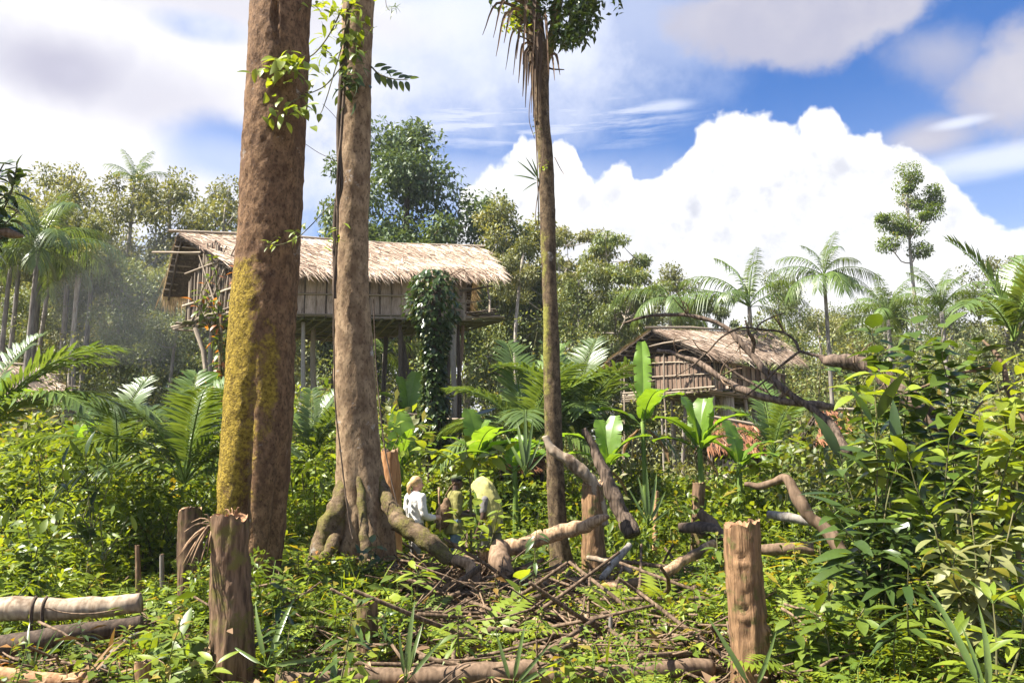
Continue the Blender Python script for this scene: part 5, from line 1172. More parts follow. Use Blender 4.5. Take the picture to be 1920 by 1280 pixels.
# ------------------------------------------------------------------ people
def plain(name, a, b, scale=8, rough=.8, spec=.2, bd=.004, sheen=False):
    m, n = mat(name); co = n.new('ShaderNodeTexCoord').outputs['Object']; g = n.noise(co, scale, 4, .6)
    finish(n, princ(n, n.mix(n.step(g, .3, .7), a, b), rough, spec, bump(n, g, .6, bd))); return m
plain('skin_fair', (.50, .27, .18), (.60, .35, .25), 20, .55, .3, .001); plain('skin_dark', (.055, .030, .020), (.10, .055, .036), 20, .5, .4, .001)
plain('cloth_white', (.60, .57, .54), (.76, .73, .70), 9, .9, .1, .015); plain('cloth_yellow', (.33, .30, .09), (.46, .42, .16), 7, .75, .2, .02)
plain('cloth_olive', (.15, .14, .045), (.24, .22, .08), 9, .9, .1, .015); plain('cloth_grey', (.14, .13, .12), (.22, .20, .19), 9, .9, .1, .012)
plain('cloth_blue', (.08, .12, .19), (.16, .22, .30), 9, .9, .1, .012); plain('hair_blonde', (.36, .21, .085), (.62, .42, .20), 45, .5, .4, .006)
plain('hair_black', (.010, .008, .007), (.022, .018, .015), 60, .8, .2, .006); plain('net_bag', (.10, .062, .036), (.20, .13, .08), 40, .9, .1, .01)
plain('cap_green', (.08, .10, .045), (.14, .16, .08), 20, .9, .1)
def ell_(mb, c, r, rot=None, n=14, m=10):
    th = np.linspace(0, 2 * np.pi, n, endpoint=False); ph = np.linspace(0, np.pi, m); P_ = np.stack([np.outer(np.sin(ph), np.cos(th)), np.outer(np.sin(ph), np.sin(th)), np.outer(np.cos(ph), np.ones(n))], -1).reshape(-1, 3) * np.asarray(r)
    if rot is not None: P_ = P_ @ np.array(rot).T
    i = np.arange(m - 1)[:, None] * n; j = np.arange(n)[None]; j2 = (j + 1) % n
    mb.add(P_ + np.asarray(c), np.stack([i + j, i + n + j, i + n + j2, i + j2], -1).reshape(-1, 4))
def limb(mb, pts, r, inf=0.0, ns=10, n=14):
    p = spline(pts, n); d = np.concatenate([[0], np.cumsum(np.linalg.norm(np.diff(np.asarray(pts, float), axis=0), axis=1))]); rr = np.interp(np.linspace(0, d[-1], n), d, r) + inf
    tube(mb, p, rr, ns); ell_(mb, p[0], [rr[0]] * 3, n=8, m=6); ell_(mb, p[-1], [rr[-1]] * 3, n=8, m=6)
def torso(mb, secs, inf=0.0, ns=16):
    """secs: (centre, rx, ry) stacked sections"""
    c = np.array([s[0] for s in secs], float); n = len(c); th = np.arange(ns) * 2 * np.pi / ns; t = nrm(np.gradient(c, axis=0)); X = np.array([1., 0, 0]); Yv = nrm(np.cross(t, X))
    V = np.stack([c[i] + X * ((secs[i][1] + inf) * np.cos(th))[:, None] + Yv[i] * ((secs[i][2] + inf) * np.sin(th))[:, None] for i in range(n)]).reshape(-1, 3); V = np.vstack([V, c[0], c[-1]])
    i = np.arange(n - 1)[:, None] * ns; j = np.arange(ns)[None]; j2 = (j + 1) % ns; f = np.stack([i + j, i + j2, i + ns + j2, i + ns + j], -1).reshape(-1, 4)
    jj = np.arange(ns); k = n * ns; f3 = np.concatenate([np.stack([np.full(ns, k), (jj + 1) % ns, jj], -1), np.stack([np.full(ns, k + 1), (n - 1) * ns + jj, (n - 1) * ns + (jj + 1) % ns], -1)])
    mb.add(V, [f, f3])
def hand(mb, wrist, d, up, s=1.0, curl=.5):
    """palm, four unequal bent fingers and a thumb"""
    d = nrm(np.asarray(d, float)[None])[0]; up = np.asarray(up, float); sd = nrm(np.cross(d, up)[None])[0]; up = np.cross(sd, d); w_ = np.asarray(wrist, float)
    limb(mb, [w_, w_ + d * .05 * s, w_ + d * .085 * s], [.026 * s, .036 * s, .034 * s], n=6)
    for k, (o, l) in enumerate(((-.030, .070), (-.010, .080), (.010, .076), (.029, .060))):
        b = w_ + d * .085 * s + sd * o * s; a1 = b + (d * math.cos(curl) - up * math.sin(curl)) * l * .5 * s; a2 = a1 + (d * math.cos(curl * 2.6) - up * math.sin(curl * 2.6)) * l * .5 * s
        limb(mb, [b - d * .02, b, a1, a2], [.010 * s, .0105 * s, .0095 * s, .008 * s], ns=7, n=8)
    b = w_ + d * .03 * s - sd * .03 * s; limb(mb, [w_ + d * .02 * s, b, b + (d * .6 - sd * .6 - up * .4) * .04 * s, b + (d * .9 - up * .6 - sd * .1) * .065 * s], [.012 * s, .013 * s, .011 * s, .009 * s], ns=7, n=8)
def head(mb, c, f, s=1.0):
    """c centre of the skull, f unit facing direction"""
    c = np.asarray(c, float); f = nrm(np.asarray(f, float)[None])[0]; up = np.array([0, 0, 1.]); up = nrm((up - f * f.dot(up))[None])[0]; sd = np.cross(f, up); Rm = np.stack([sd, f, up], 1)
    T = lambda x, y, z: c + Rm @ (np.array([x, y, z]) * s)
    ell_(mb, T(0, -.01, .02), np.array([.074, .094, .092]) * s, Rm, 18, 14); ell_(mb, T(0, .022, -.045), np.array([.056, .066, .068]) * s, Rm); ell_(mb, T(0, .062, -.085), np.array([.028, .024, .022]) * s, Rm)
    limb(mb, [T(0, .084, .015), T(0, .104, -.022), T(0, .092, -.034)], [.009 * s, .014 * s, .013 * s], ns=7, n=6)
    for q in (-1, 1):
        ell_(mb, T(.075 * q, -.005, -.012), np.array([.010, .022, .032]) * s, Rm, 8, 8); ell_(mb, T(.030 * q, .070, .026), np.array([.020, .014, .007]) * s, Rm, 8, 6); ell_(mb, T(.036 * q, .062, -.025), np.array([.020, .018, .016]) * s, Rm, 8, 6)
    ell_(mb, T(0, .082, -.062), np.array([.022, .010, .006]) * s, Rm, 8, 6); ell_(mb, T(0, .080, -.070), np.array([.019, .010, .006]) * s, Rm, 8, 6)
def eyes(mb, c, f, s=1.0):
    c = np.asarray(c, float); f = nrm(np.asarray(f, float)[None])[0]; up = np.array([0, 0, 1.]); up = nrm((up - f * f.dot(up))[None])[0]; sd = np.cross(f, up)
    for q in (-1, 1): ell_(mb, c + sd * .030 * q * s + f * .076 * s + up * .012 * s, np.array([.011, .011, .007]) * s, np.stack([sd, f, up], 1), 8, 6)
def solid(name, mb, material, parent, vox=.010, sm=4, wrinkle=0.0):
    me = mb.mesh(name, M[material]); o = link(name, me, parent)
    r = o.modifiers.new('join', 'REMESH'); r.mode = 'VOXEL'; r.voxel_size = vox; r.use_smooth_shade = True
    s_ = o.modifiers.new('smooth', 'SMOOTH'); s_.factor = .5; s_.iterations = sm
    if wrinkle:
        tx = bpy.data.textures.get('folds') or bpy.data.textures.new('folds', 'CLOUDS'); tx.noise_scale = .12; tx.noise_depth = 2
        d = o.modifiers.new('folds', 'DISPLACE'); d.texture = tx; d.strength = wrinkle; d.mid_level = .5
    return o
LEGS = lambda k=0.0: [((-.09, 0, .92), (-.095, .03 + k, .49), (-.10, -.02, .09)), ((.09, 0, .92), (.095, .03 - k, .49), (.10, .0, .09))]
LR = [.085, .055, .038]
def feet(mb):
    for x in (-.10, .10): limb(mb, [(x, -.04, .045), (x, .06, .045), (x * 1.05, .17, .03)], [.042, .042, .032], n=8)
# --- woman in white, seen from behind, walking away towards the garden and holding a stick
pw = P(777, 1000, 12.2); gw = g1(pw.x, 12.2)
top = P(781, 892, 12.2).z; hs = (top - gw) / 1.66
w1 = thing('person', 'blonde person in a white long sleeved shirt seen from behind, holding a stick', 'person', (pw.x, 12.2, gw), R(-48)); w1.scale = (hs,) * 3
TS = [((0, 0, .84), .15, .115), ((0, 0, .95), .165, .12), ((0, .005, 1.06), .135, .10), ((0, .005, 1.20), .155, .112), ((0, 0, 1.31), .175, .105), ((0, -.005, 1.385), .13, .08), ((0, .0, 1.43), .06, .06)]
hc = (0.0, .03, 1.545); fdir = (.25, .95, -.08)
AR = [(.175, 0, 1.345), (.215, .03, 1.08), (.17, .255, 1.03)]; AL = [(-.175, 0, 1.345), (-.225, .02, 1.09), (-.19, .18, .93)]
mb = MB(); torso(mb, TS, -.015); [limb(mb, l, LR, -.012) for l in LEGS(.06)]; feet(mb); limb(mb, [(0, 0, 1.40), (0, .012, 1.50)], [.052, .050], n=5); head(mb, hc, fdir)
for a in (AR, AL): limb(mb, a, [.042, .036, .026]); 
hand(mb, AR[2], (.0, 1, .12), (.25, 0, 1), 1.0, .85); hand(mb, AL[2], (.05, .7, -.7), (-.8, 0, .3), 1.0, .45)
solid('body', mb, 'skin_fair', w1, .008, 2)
mb = MB(); torso(mb, [((0, 0, .80), .175, .135)] + TS[:-1] + [((0, 0, 1.42), .075, .068)], .012); [limb(mb, [a[0], a[1], tuple(np.array(a[1]) * .1 + np.array(a[2]) * .9)], [.062, .053, .042], .006) for a in (AR, AL)]
solid('shirt', mb, 'cloth_white', w1, .011, 3, .03)
mb = MB(); [limb(mb, l, [.10, .075, .058], .0) for l in LEGS(.06)]; torso(mb, [((0, 0, .80), .15, .115), ((0, 0, .97), .16, .12)], .008); solid('trousers', mb, 'cloth_grey', w1, .012, 3, .02)
mb = MB(); f_ = nrm(np.array([fdir]))[0]; ell_(mb, np.array(hc) + np.array([0, 0, .026]) - f_ * .022, (.088, .098, .094), None, 18, 14); b_ = np.array(hc) - f_ * .105
limb(mb, [b_ + [0, 0, .0], b_ + [-.005, -.025, -.035], b_ + [-.01, -.02, -.12], b_ + [-.02, .005, -.22]], [.030, .036, .034, .012], n=12); limb(mb, [b_ + [.01, 0, 0], b_ + [.02, -.03, -.06], b_ + [.03, 0, -.18]], [.02, .022, .008], n=10)
solid('hair', mb, 'hair_blonde', w1, .008, 2, .018)
mb = MB(); eyes(mb, hc, fdir); link('eyes', mb.mesh('eyes', M['hair_black']), w1)
mb = MB(); a, b = (-.06, -.115, 1.12), (-.075, -.118, .98)
hw = w1.matrix_basis @ Vector((AR[2][0] + .0, AR[2][1] + .09, AR[2][2] + .03))
st_ = thing('walking_stick', 'pale peeled stick held upright by the person in white', 'stick', tuple(hw)); mb = MB(); tp_ = P(823, 913, 12.3) - hw; tube(mb, spline([tuple(-tp_ * .55), (0, 0, 0), tuple(tp_)], 10), .017, 7); link('shaft', mb.mesh('stick', M['wood_raw']), st_)
# --- man with cap and net bag
pm = P(852, 1000, 13.6); gm = g1(pm.x, 13.6); top = P(852, 888, 13.6).z; hs = (top - gm) / 1.70
w2 = thing('person', 'dark haired person in a yellow green shirt and cap standing beside the stick, seen sideways', 'person', (pm.x, 13.6, gm), R(-68)); w2.scale = (hs,) * 3
hc = (0, .04, 1.56); fdir = (-.1, 1, -.15); AR = [(.175, 0, 1.345), (.21, -.02, 1.07), (.20, .20, 1.02)]; AL = [(-.175, 0, 1.345), (-.21, .0, 1.07), (-.16, .22, 1.06)]
mb = MB(); torso(mb, TS, -.015); [limb(mb, l, LR, -.005) for l in LEGS(.05)]; feet(mb); limb(mb, [(0, 0, 1.40), (0, .02, 1.51)], [.056, .052], n=5); head(mb, hc, fdir)
for a in (AR, AL): limb(mb, a, [.045, .039, .028])
hand(mb, AR[2], (-.2, 1, .1), (.3, 0, 1), 1.0, .6); hand(mb, AL[2], (.3, 1, .1), (-.3, 0, 1), 1.0, .6); solid('body', mb, 'skin_dark', w2, .008, 2)
mb = MB(); torso(mb, [((0, .01, .72), .205, .165), ((0, 0, .84), .185, .145)] + TS[1:-1] + [((0, 0, 1.42), .075, .068)], .014); [limb(mb, [a[0], a[1]], [.070, .064], .008) for a in (AR, AL)]; solid('shirt', mb, 'cloth_olive', w2, .012, 3, .035)
mb = MB(); [limb(mb, [l[0], l[1]], [.10, .085]) for l in LEGS(.05)]; torso(mb, [((0, 0, .80), .15, .115), ((0, 0, .97), .16, .12)], .006); solid('shorts', mb, 'cloth_blue', w2, .012, 3, .02)
mb = MB(); ell_(mb, np.array(hc) + [0, -.01, .045], (.084, .100, .078)); solid('hair', mb, 'hair_black', w2, .009, 1, .012)
mb = MB(); ell_(mb, np.array(hc) + [0, -.005, .075], (.088, .104, .062)); ell_(mb, np.array(hc) + [-.01, .11, .062], (.065, .06, .012)); solid('cap', mb, 'cap_green', w2, .009, 2)
mb = MB(); eyes(mb, hc, fdir); link('eyes', mb.mesh('eyes', M['hair_black']), w2)
pb = P(832, 962, 13.5); bag = thing('net_bag', 'full brown net bag slung behind the person in the yellow green shirt', 'bag', tuple(pb)); mb = MB(); ell_(mb, (0, 0, -.04), (.13, .12, .20)); ell_(mb, (.05, .02, .10), (.08, .08, .16)); ell_(mb, (-.06, 0, -.14), (.11, .11, .12)); solid('sack', mb, 'net_bag', bag, .016, 3, .05)
mb = MB(); tube(mb, spline([(.02, .0, .28), (.10, .02, .42), (.18, .04, .50)], 8), .012, 6); link('strap', mb.mesh('strap', M['net_bag']), bag)
# --- person bending under a yellow cloth
py_ = P(922, 1000, 12.6); gy = g1(py_.x, 12.6); top = P(925, 892, 12.6).z; hs = (top - gy) / 1.66
w3 = thing('person', 'stooping person draped in a bright yellow cloth over head and back', 'person', (py_.x, 12.6, gy), R(72)); w3.scale = (hs,) * 3
TB = [((0, -.02, .84), .15, .12), ((0, -.04, .95), .165, .13), ((0, -.03, 1.06), .145, .11), ((0, .0, 1.20), .16, .115), ((0, .045, 1.31), .175, .105), ((0, .075, 1.37), .12, .08)]
hc = (0, .165, 1.50); fdir = (.1, .9, -.4); AR = [(.17, .05, 1.31), (.22, .06, 1.04), (.20, .16, .80)]; AL = [(-.17, .05, 1.31), (-.22, .07, 1.04), (-.19, .18, .80)]
mb = MB(); torso(mb, TB, -.012); [limb(mb, l, LR, -.005) for l in LEGS(.10)]; feet(mb); limb(mb, [(0, .06, 1.36), (0, .12, 1.46)], [.058, .052], n=5); head(mb, hc, fdir)
for a in (AR, AL): limb(mb, a, [.048, .040, .028])
hand(mb, AR[2], (0, .25, -1), (.8, .2, 0), 1.0, .5); hand(mb, AL[2], (0, .25, -1), (-.8, .2, 0), 1.0, .5); solid('body', mb, 'skin_dark', w3, .008, 2)
mb = MB(); torso(mb, TB, .008); [limb(mb, [a[0], tuple(np.array(a[0]) * .4 + np.array(a[1]) * .6)], [.066, .058]) for a in (AR, AL)]; solid('shirt', mb, 'cloth_grey', w3, .012, 3, .02)
mb = MB(); [limb(mb, [l[0], l[1], l[2]], [.10, .08, .06]) for l in LEGS(.10)]; solid('trousers', mb, 'cloth_grey', w3, .012, 3, .02)
mb = MB(); ell_(mb, np.array(hc) + [0, -.015, .03], (.084, .1, .088)); solid('hair', mb, 'hair_black', w3, .009, 1, .01)
mb = MB(); eyes(mb, hc, fdir); link('eyes', mb.mesh('eyes', M['hair_black']), w3)
# cloth: a sheet hanging over head, shoulders and back
mb = MB(); nu, nv = 36, 30; V = []
prof = [(.285, 1.535), (.24, 1.60), (.165, 1.635), (.07, 1.60), (-.02, 1.50), (-.09, 1.36), (-.135, 1.20), (-.15, 1.06), (-.15, .96), (-.13, .90)]
pr = spline([(0, a, b) for a, b in prof], nv)
for i in range(nv):
    q = pr[i]; wd = np.interp(i / (nv - 1), [0, .15, .35, .6, 1], [.08, .115, .20, .19, .15])
    for j in range(nu):
        s = j / (nu - 1) * 2 - 1; a_ = s * 1.75; dp = np.interp(i / (nv - 1), [0, .2, .4, .7, 1], [.14, .22, .30, .22, .14])
        V.append((wd * math.sin(a_) * (1.02 if abs(a_) < 1.57 else 1.0), q[1] + (1 - math.cos(a_)) * dp * .42, q[2] - (1 - math.cos(a_)) * dp * .75 + .012 * math.sin(j * 1.3 + i * .35)))
i = np.arange(nv - 1)[:, None] * nu; j = np.arange(nu - 1)[None]; mb.add(np.array(V), np.stack([i + j, i + j + 1, i + nu + j + 1, i + nu + j], -1).reshape(-1, 4))
o = link('cloth', mb.mesh('cloth', M['cloth_yellow']), w3); sf = o.modifiers.new('thick', 'SOLIDIFY'); sf.thickness = .012
tx = bpy.data.textures.get('folds'); d = o.modifiers.new('folds', 'DISPLACE'); d.texture = tx; d.strength = .05
# ------------------------------------------------------------------ stumps, logs, broken branches
def stump(label, px, pyt, D, rtop, rbot, material, seed, lean=(0, 0), jag=.06, cat='stump', name='tree_stump', pxb=None, heart='wood_raw', knots=0, slant=0.0):
    """cut trunk whose top reaches row pyt at column px; radii in metres"""
    tp = P(px, pyt, D); xb = tp.x if pxb is None else P(pxb, 1280, D).x; z0 = g1(xb, D) - .12; t = thing(name, label, cat, (xb, D, z0)); r = np.random.default_rng(seed)
    n, ns = 60, 40; path = spline([(0, 0, 0), ((tp.x - xb) * .4 + lean[0], lean[1], (tp.z - z0) * .4), ((tp.x - xb) * .8, 0, (tp.z - z0) * .8), (tp.x - xb, 0, tp.z - z0)], n); rad = np.interp(np.linspace(0, 1, n), [0, .12, .5, 1], [rbot * 1.25, rbot, (rbot + rtop) / 2, rtop])
    tt, a, b = frames(path); th = np.arange(ns) * 2 * np.pi / ns
    U = np.cos(th)[None, :, None] * a[:, None, :] + np.sin(th)[None, :, None] * b[:, None, :]; pos = path[:, None, :] + rad[:, None, None] * U
    d = (fbm(pos * np.array([6, 6, 2.0]) + seed, 4) - .5) * .42 + (fbm(pos * np.array([24, 24, 3.]) + seed, 3) - .5) * .22 + (fbm(pos * np.array([30, 30, 22.]) + seed, 2) - .5) * .14
    for k in range(knots):
        zk, ak = r.uniform(.25, .9) * (tp.z - z0), r.uniform(1.6, 4.6); d = d - .20 * np.exp(-((th[None] - ak) / .30) ** 2 - ((pos[..., 2] - zk - .10 * np.abs(th[None] - ak)) / .022) ** 2) + .10 * np.exp(-((th[None] - ak) / .5) ** 2 - ((pos[..., 2] - zk + .045) / .03) ** 2)
    pos = path[:, None, :] + (rad[:, None] * (1 + d))[..., None] * U
    jz = (fbm(np.stack([np.cos(th) * 1.7, np.sin(th) * 1.7, th * 0 + seed], -1), 3) - .5) * 2 * jag + (fbm(np.stack([np.cos(th) * 5, np.sin(th) * 5, th * 0 + seed * 3.1], -1), 2) - .5) * jag * 1.1 + slant * np.sin(th)
    k = np.clip((np.arange(n) - (n - 5)) / 4, 0, 1)[:, None]; pos[..., 2] += k * jz[None]
    i = np.arange(n - 1)[:, None] * ns; j = np.arange(ns)[None]; j2 = (j + 1) % ns; f = np.stack([i + j, i + j2, i + ns + j2, i + ns + j], -1).reshape(-1, 4)
    mb = MB(); mb.add(pos.reshape(-1, 3), f); link('trunk', mb.mesh('stump', M[material]), t)
    mb = MB(); top = pos[-1]; c = top.mean(0); V = [top]
    for q in (.66, .33): V.append(c + (top - c) * q + np.c_[np.zeros((ns, 2)), r.uniform(-1, 1, ns) * jag * .5 - jag * .15])
    V.append((c - [0, 0, jag * .2])[None]); V = np.vstack(V); ff = [np.stack([g * ns + np.arange(ns), g * ns + (np.arange(ns) + 1) % ns, (g + 1) * ns + (np.arange(ns) + 1) % ns, (g + 1) * ns + np.arange(ns)], -1) for g in (0, 1)]
    ff.append(np.stack([2 * ns + np.arange(ns), 2 * ns + (np.arange(ns) + 1) % ns, np.full(ns, 3 * ns)], -1)); mb.add(V, ff); link('cut_face', mb.mesh('cut_face', M[heart], smooth=False), t)
    return t, path
def splinters(t, at, specs, material='wood_raw', seed=0):
    r = np.random.default_rng(seed)
    for dx, dy, dz, l, w_ in specs:
        mb = MB(); d = np.array([dx, dy, dz]); d = d / np.linalg.norm(d) * l; p = spline([(0, 0, 0), tuple(d * .5 + [0, 0, .02]), tuple(d + [0, 0, -.03])], 6); tube(mb, p, np.linspace(w_, .002, 6), 5)
        link('splinter', mb.mesh('splinter', M[material]), t, Vector(at) - t.location + Vector((r.normal(0, .015), r.normal(0, .02), r.normal(0, .03))))
def mpx(px, D): return px / PPM(D)
t1, _ = stump('torn stump in front of the mossy trunk with pale splinters curling off its top', 428, 968, 6.4, mpx(32, 6.4), mpx(37, 6.4), 'stump_dark', 3, jag=.11, pxb=440, heart='wood_split')
a = P(398, 985, 6.35); r = random.Random(4)
splinters(t1, a, [(-.9, -.4, .25, .16, .008), (-.8, -.3, -.1, .20, .009), (-.75, -.4, -.35, .24, .011), (-.6, -.5, -.6, .26, .012), (-.45, -.5, -.8, .28, .014), (-.3, -.5, -.9, .30, .014), (-.15, -.6, -1, .28, .015), (-.9, -.3, -.5, .22, .008), (-.5, -.3, .5, .12, .008), (-.3, -.2, .8, .12, .009), (-.7, -.5, -.75, .32, .008), (.0, -.5, -1, .24, .012), (-.25, -.5, -.7, .34, .010)], 'wood_raw')
splinters(t1, P(440, 975, 6.4), [(.3, -.2, .8, .12, .014), (.1, -.3, .9, .10, .012), (.7, -.2, .5, .09, .008), (-.5, .1, .9, .13, .014), (-.9, .1, .7, .12, .012), (-.2, .2, 1, .14, .012), (.5, .2, 1, .09, .010)], 'wood_split')
stump('ginger barked stump with axe notches standing in front of the dark leaved shrub', 1391, 980, 6.3, mpx(31, 6.3), mpx(36, 6.3), 'wood_stump', 8, jag=.06, pxb=1409, knots=4, heart='wood_split', slant=-.02)
stump('short reddish stump standing between the two great trunks and the bottom log', 688, 1127, 7.2, mpx(18, 7.2), mpx(21, 7.2), 'stump_dark', 12, jag=.02, pxb=692, heart='wood_split')
stump('shaded stump directly behind the splintered stump', 356, 955, 8.3, mpx(20, 8.3), mpx(22, 8.3), 'stump_dark', 15, jag=.06, pxb=350)
stump('orange broken stump leaning out behind the middle trunk', 731, 845, 11.6, mpx(17, 11.6), mpx(21, 11.6), 'wood_orange', 18, jag=.10, pxb=733, heart='wood_raw')
stump('thin upright mossy stake near the end of the pale log', 257, 1022, 8.6, mpx(4.5, 8.6), mpx(6, 8.6), 'stump_dark', 21, jag=.01, pxb=259, name='wooden_stake', cat='stake')
stump('thin grey stake rising beside the mossy stake', 303, 1040, 8.9, mpx(3.5, 8.9), mpx(5, 8.9), 'bark_grey', 22, jag=.03, pxb=301, name='wooden_stake', cat='stake')
stump('mossy rotting stub under the crossing broken branches', 1112, 905, 11.4, mpx(19, 11.4), mpx(24, 11.4), 'wood_stump', 25, jag=.10, pxb=1118)
stump('small cut stump in the herbs above the ginger barked stump', 1311, 905, 13, mpx(11, 13), mpx(12, 13), 'stump_dark', 27, jag=.03, pxb=1312)
stump('pale small stump low in the weeds at the bottom beside the splintered stump', 268, 1240, 5.9, mpx(13, 5.9), mpx(16, 5.9), 'wood_split', 29, jag=.02, pxb=268)
stump('slim dead stub standing in the low plants right of the short reddish stump', 1145, 1155, 7.3, mpx(4, 7.3), mpx(6, 7.3), 'bark_grey', 31, jag=.03, pxb=1144, name='wooden_stake', cat='stake')
stump('straight cut post in the tall grass beside the small cut stump', 1231, 920, 13.4, mpx(4, 13.4), mpx(5, 13.4), 'wood_split', 33, jag=.01, pxb=1231, name='wooden_stake', cat='stake')
def log(name, label, cat, pts, material, ns=18, n=60, bump_=.16, fq=6, heart=None, extra=None):
    c = P(*pts[len(pts) // 2][:3]); t = thing(name, label, cat, (c.x, c.y, max(g1(c.x, c.y), -.2)))
    link('log' if name == 'log' else 'branch', px_tube(MB(), pts, ns, n, bump_=bump_, org=t.location, fq=fq).mesh(name, M[material]), t)
    for e in extra or []: link('side_branch', px_tube(MB(), e, 10, 44, bump_=.4, org=t.location, fq=6).mesh('side_branch', M[material]), t)
    return t
t = log('log', 'pale barked log tied with dark vine strips lying across two others', 'log', [(-120, 1152, 7.6, 22), (0, 1144, 7.6, 21), (130, 1139, 7.6, 20), (262, 1131, 7.6, 18)], 'bark_log')
for px_, k in ((62, 0), (82, 1)):
    mb = MB(); pth = [(px_ + 6, 1118, 7.48), (px_, 1130, 7.43), (px_ - 3, 1150, 7.42), (px_ - 4 + k * 3, 1180, 7.46), (px_ - 6 + k * 4, 1196, 7.5)]
    link('vine_strip', px_tube(mb, [(a_, b_, c__, 3.2) for a_, b_, c__ in pth], 6, 16, bump_=0, org=t.location).mesh('vine_strip', M['bark_dark']), t)
mb = MB(); link('vine_strip', px_tube(mb, [(85, 1138, 7.40, 1.6), (120, 1148, 7.4, 1.6), (170, 1150, 7.4, 1.6), (225, 1142, 7.42, 1.3)], 5, 20, bump_=0, org=t.location).mesh('vine_strip', M['twig']), t)
log('log', 'dark bare log below the pale tied log', 'log', [(-140, 1240, 6.9, 23), (-10, 1216, 7.0, 22), (130, 1190, 7.1, 19), (265, 1163, 7.3, 15)], 'bark_dark', bump_=.05)
log('log', 'reddish log end at the very bottom beneath the dark log', 'log', [(-100, 1272, 6.2, 16), (40, 1272, 6.2, 15), (158, 1274, 6.2, 14)], 'wood_split')
log('root_stub', 'grey weathered root leaning at the butt of the dark log', 'root', [(186, 1280, 6.4, 9), (205, 1235, 6.6, 8), (235, 1205, 6.8, 7), (262, 1185, 7.0, 3)], 'bark_grey')
log('log', 'long dark log half sunk in the herbs along the bottom', 'log', [(520, 1276, 6.3, 16), (760, 1270, 6.25, 18), (960, 1262, 6.2, 20), (1150, 1262, 6.2, 19), (1330, 1250, 6.4, 15)], 'bark_brown', 16, 70, fq=3)
log('fallen_branch', 'thick fallen limb with a split orange end rising toward the slim trunk', 'branch', [(905, 1040, 10.3, 17), (955, 1028, 10.2, 16), (1000, 1014, 10.1, 14), (1060, 998, 10.0, 14), (1105, 982, 9.9, 11), (1128, 970, 9.8, 7), (1139, 966, 9.8, 3)], 'wood_raw', bump_=.5, fq=7)
log('root_stub', 'gnarled dark root block where the split limb meets the ground', 'root', [(940, 1020, 10.15, 18), (936, 1050, 9.9, 20), (950, 1080, 9.8, 14)], 'bark_brown', bump_=.3)
log('fallen_branch', 'worn bent root snag curving down beneath the buttress root', 'branch', [(852, 1046, 9.5, 10), (880, 1058, 9.4, 12), (896, 1085, 9.3, 12), (904, 1115, 9.25, 10), (918, 1138, 9.2, 8)], 'wood_raw', bump_=.5)
log('broken_branch', 'leaning broken branch with a forked tip against the slim trunk', 'branch', [(1022, 815, 11.3, 6), (1045, 848, 11.3, 9), (1078, 872, 11.3, 11), (1102, 890, 11.3, 12), (1120, 925, 11.35, 12), (1130, 985, 11.4, 10)], 'bark_log', bump_=.45)
log('broken_branch', 'thick leaning broken pole crossing behind the forked tipped branch', 'branch', [(1096, 803, 12.0, 5), (1110, 840, 12, 9), (1130, 885, 11.9, 12), (1152, 940, 11.8, 14), (1182, 1004, 11.6, 15)], 'dead_wood', bump_=.4)
log('curved_branch', 'reddish curved dead branch arching over the herbs behind the ginger barked stump', 'branch', [(1392, 908, 9.0, 4), (1420, 912, 8.9, 6), (1445, 908, 8.8, 8), (1472, 900, 8.7, 9), (1492, 925, 8.6, 11), (1522, 965, 8.5, 12), (1556, 1000, 8.4, 12), (1580, 1040, 8.3, 12)], 'bark_brown', bump_=.35)
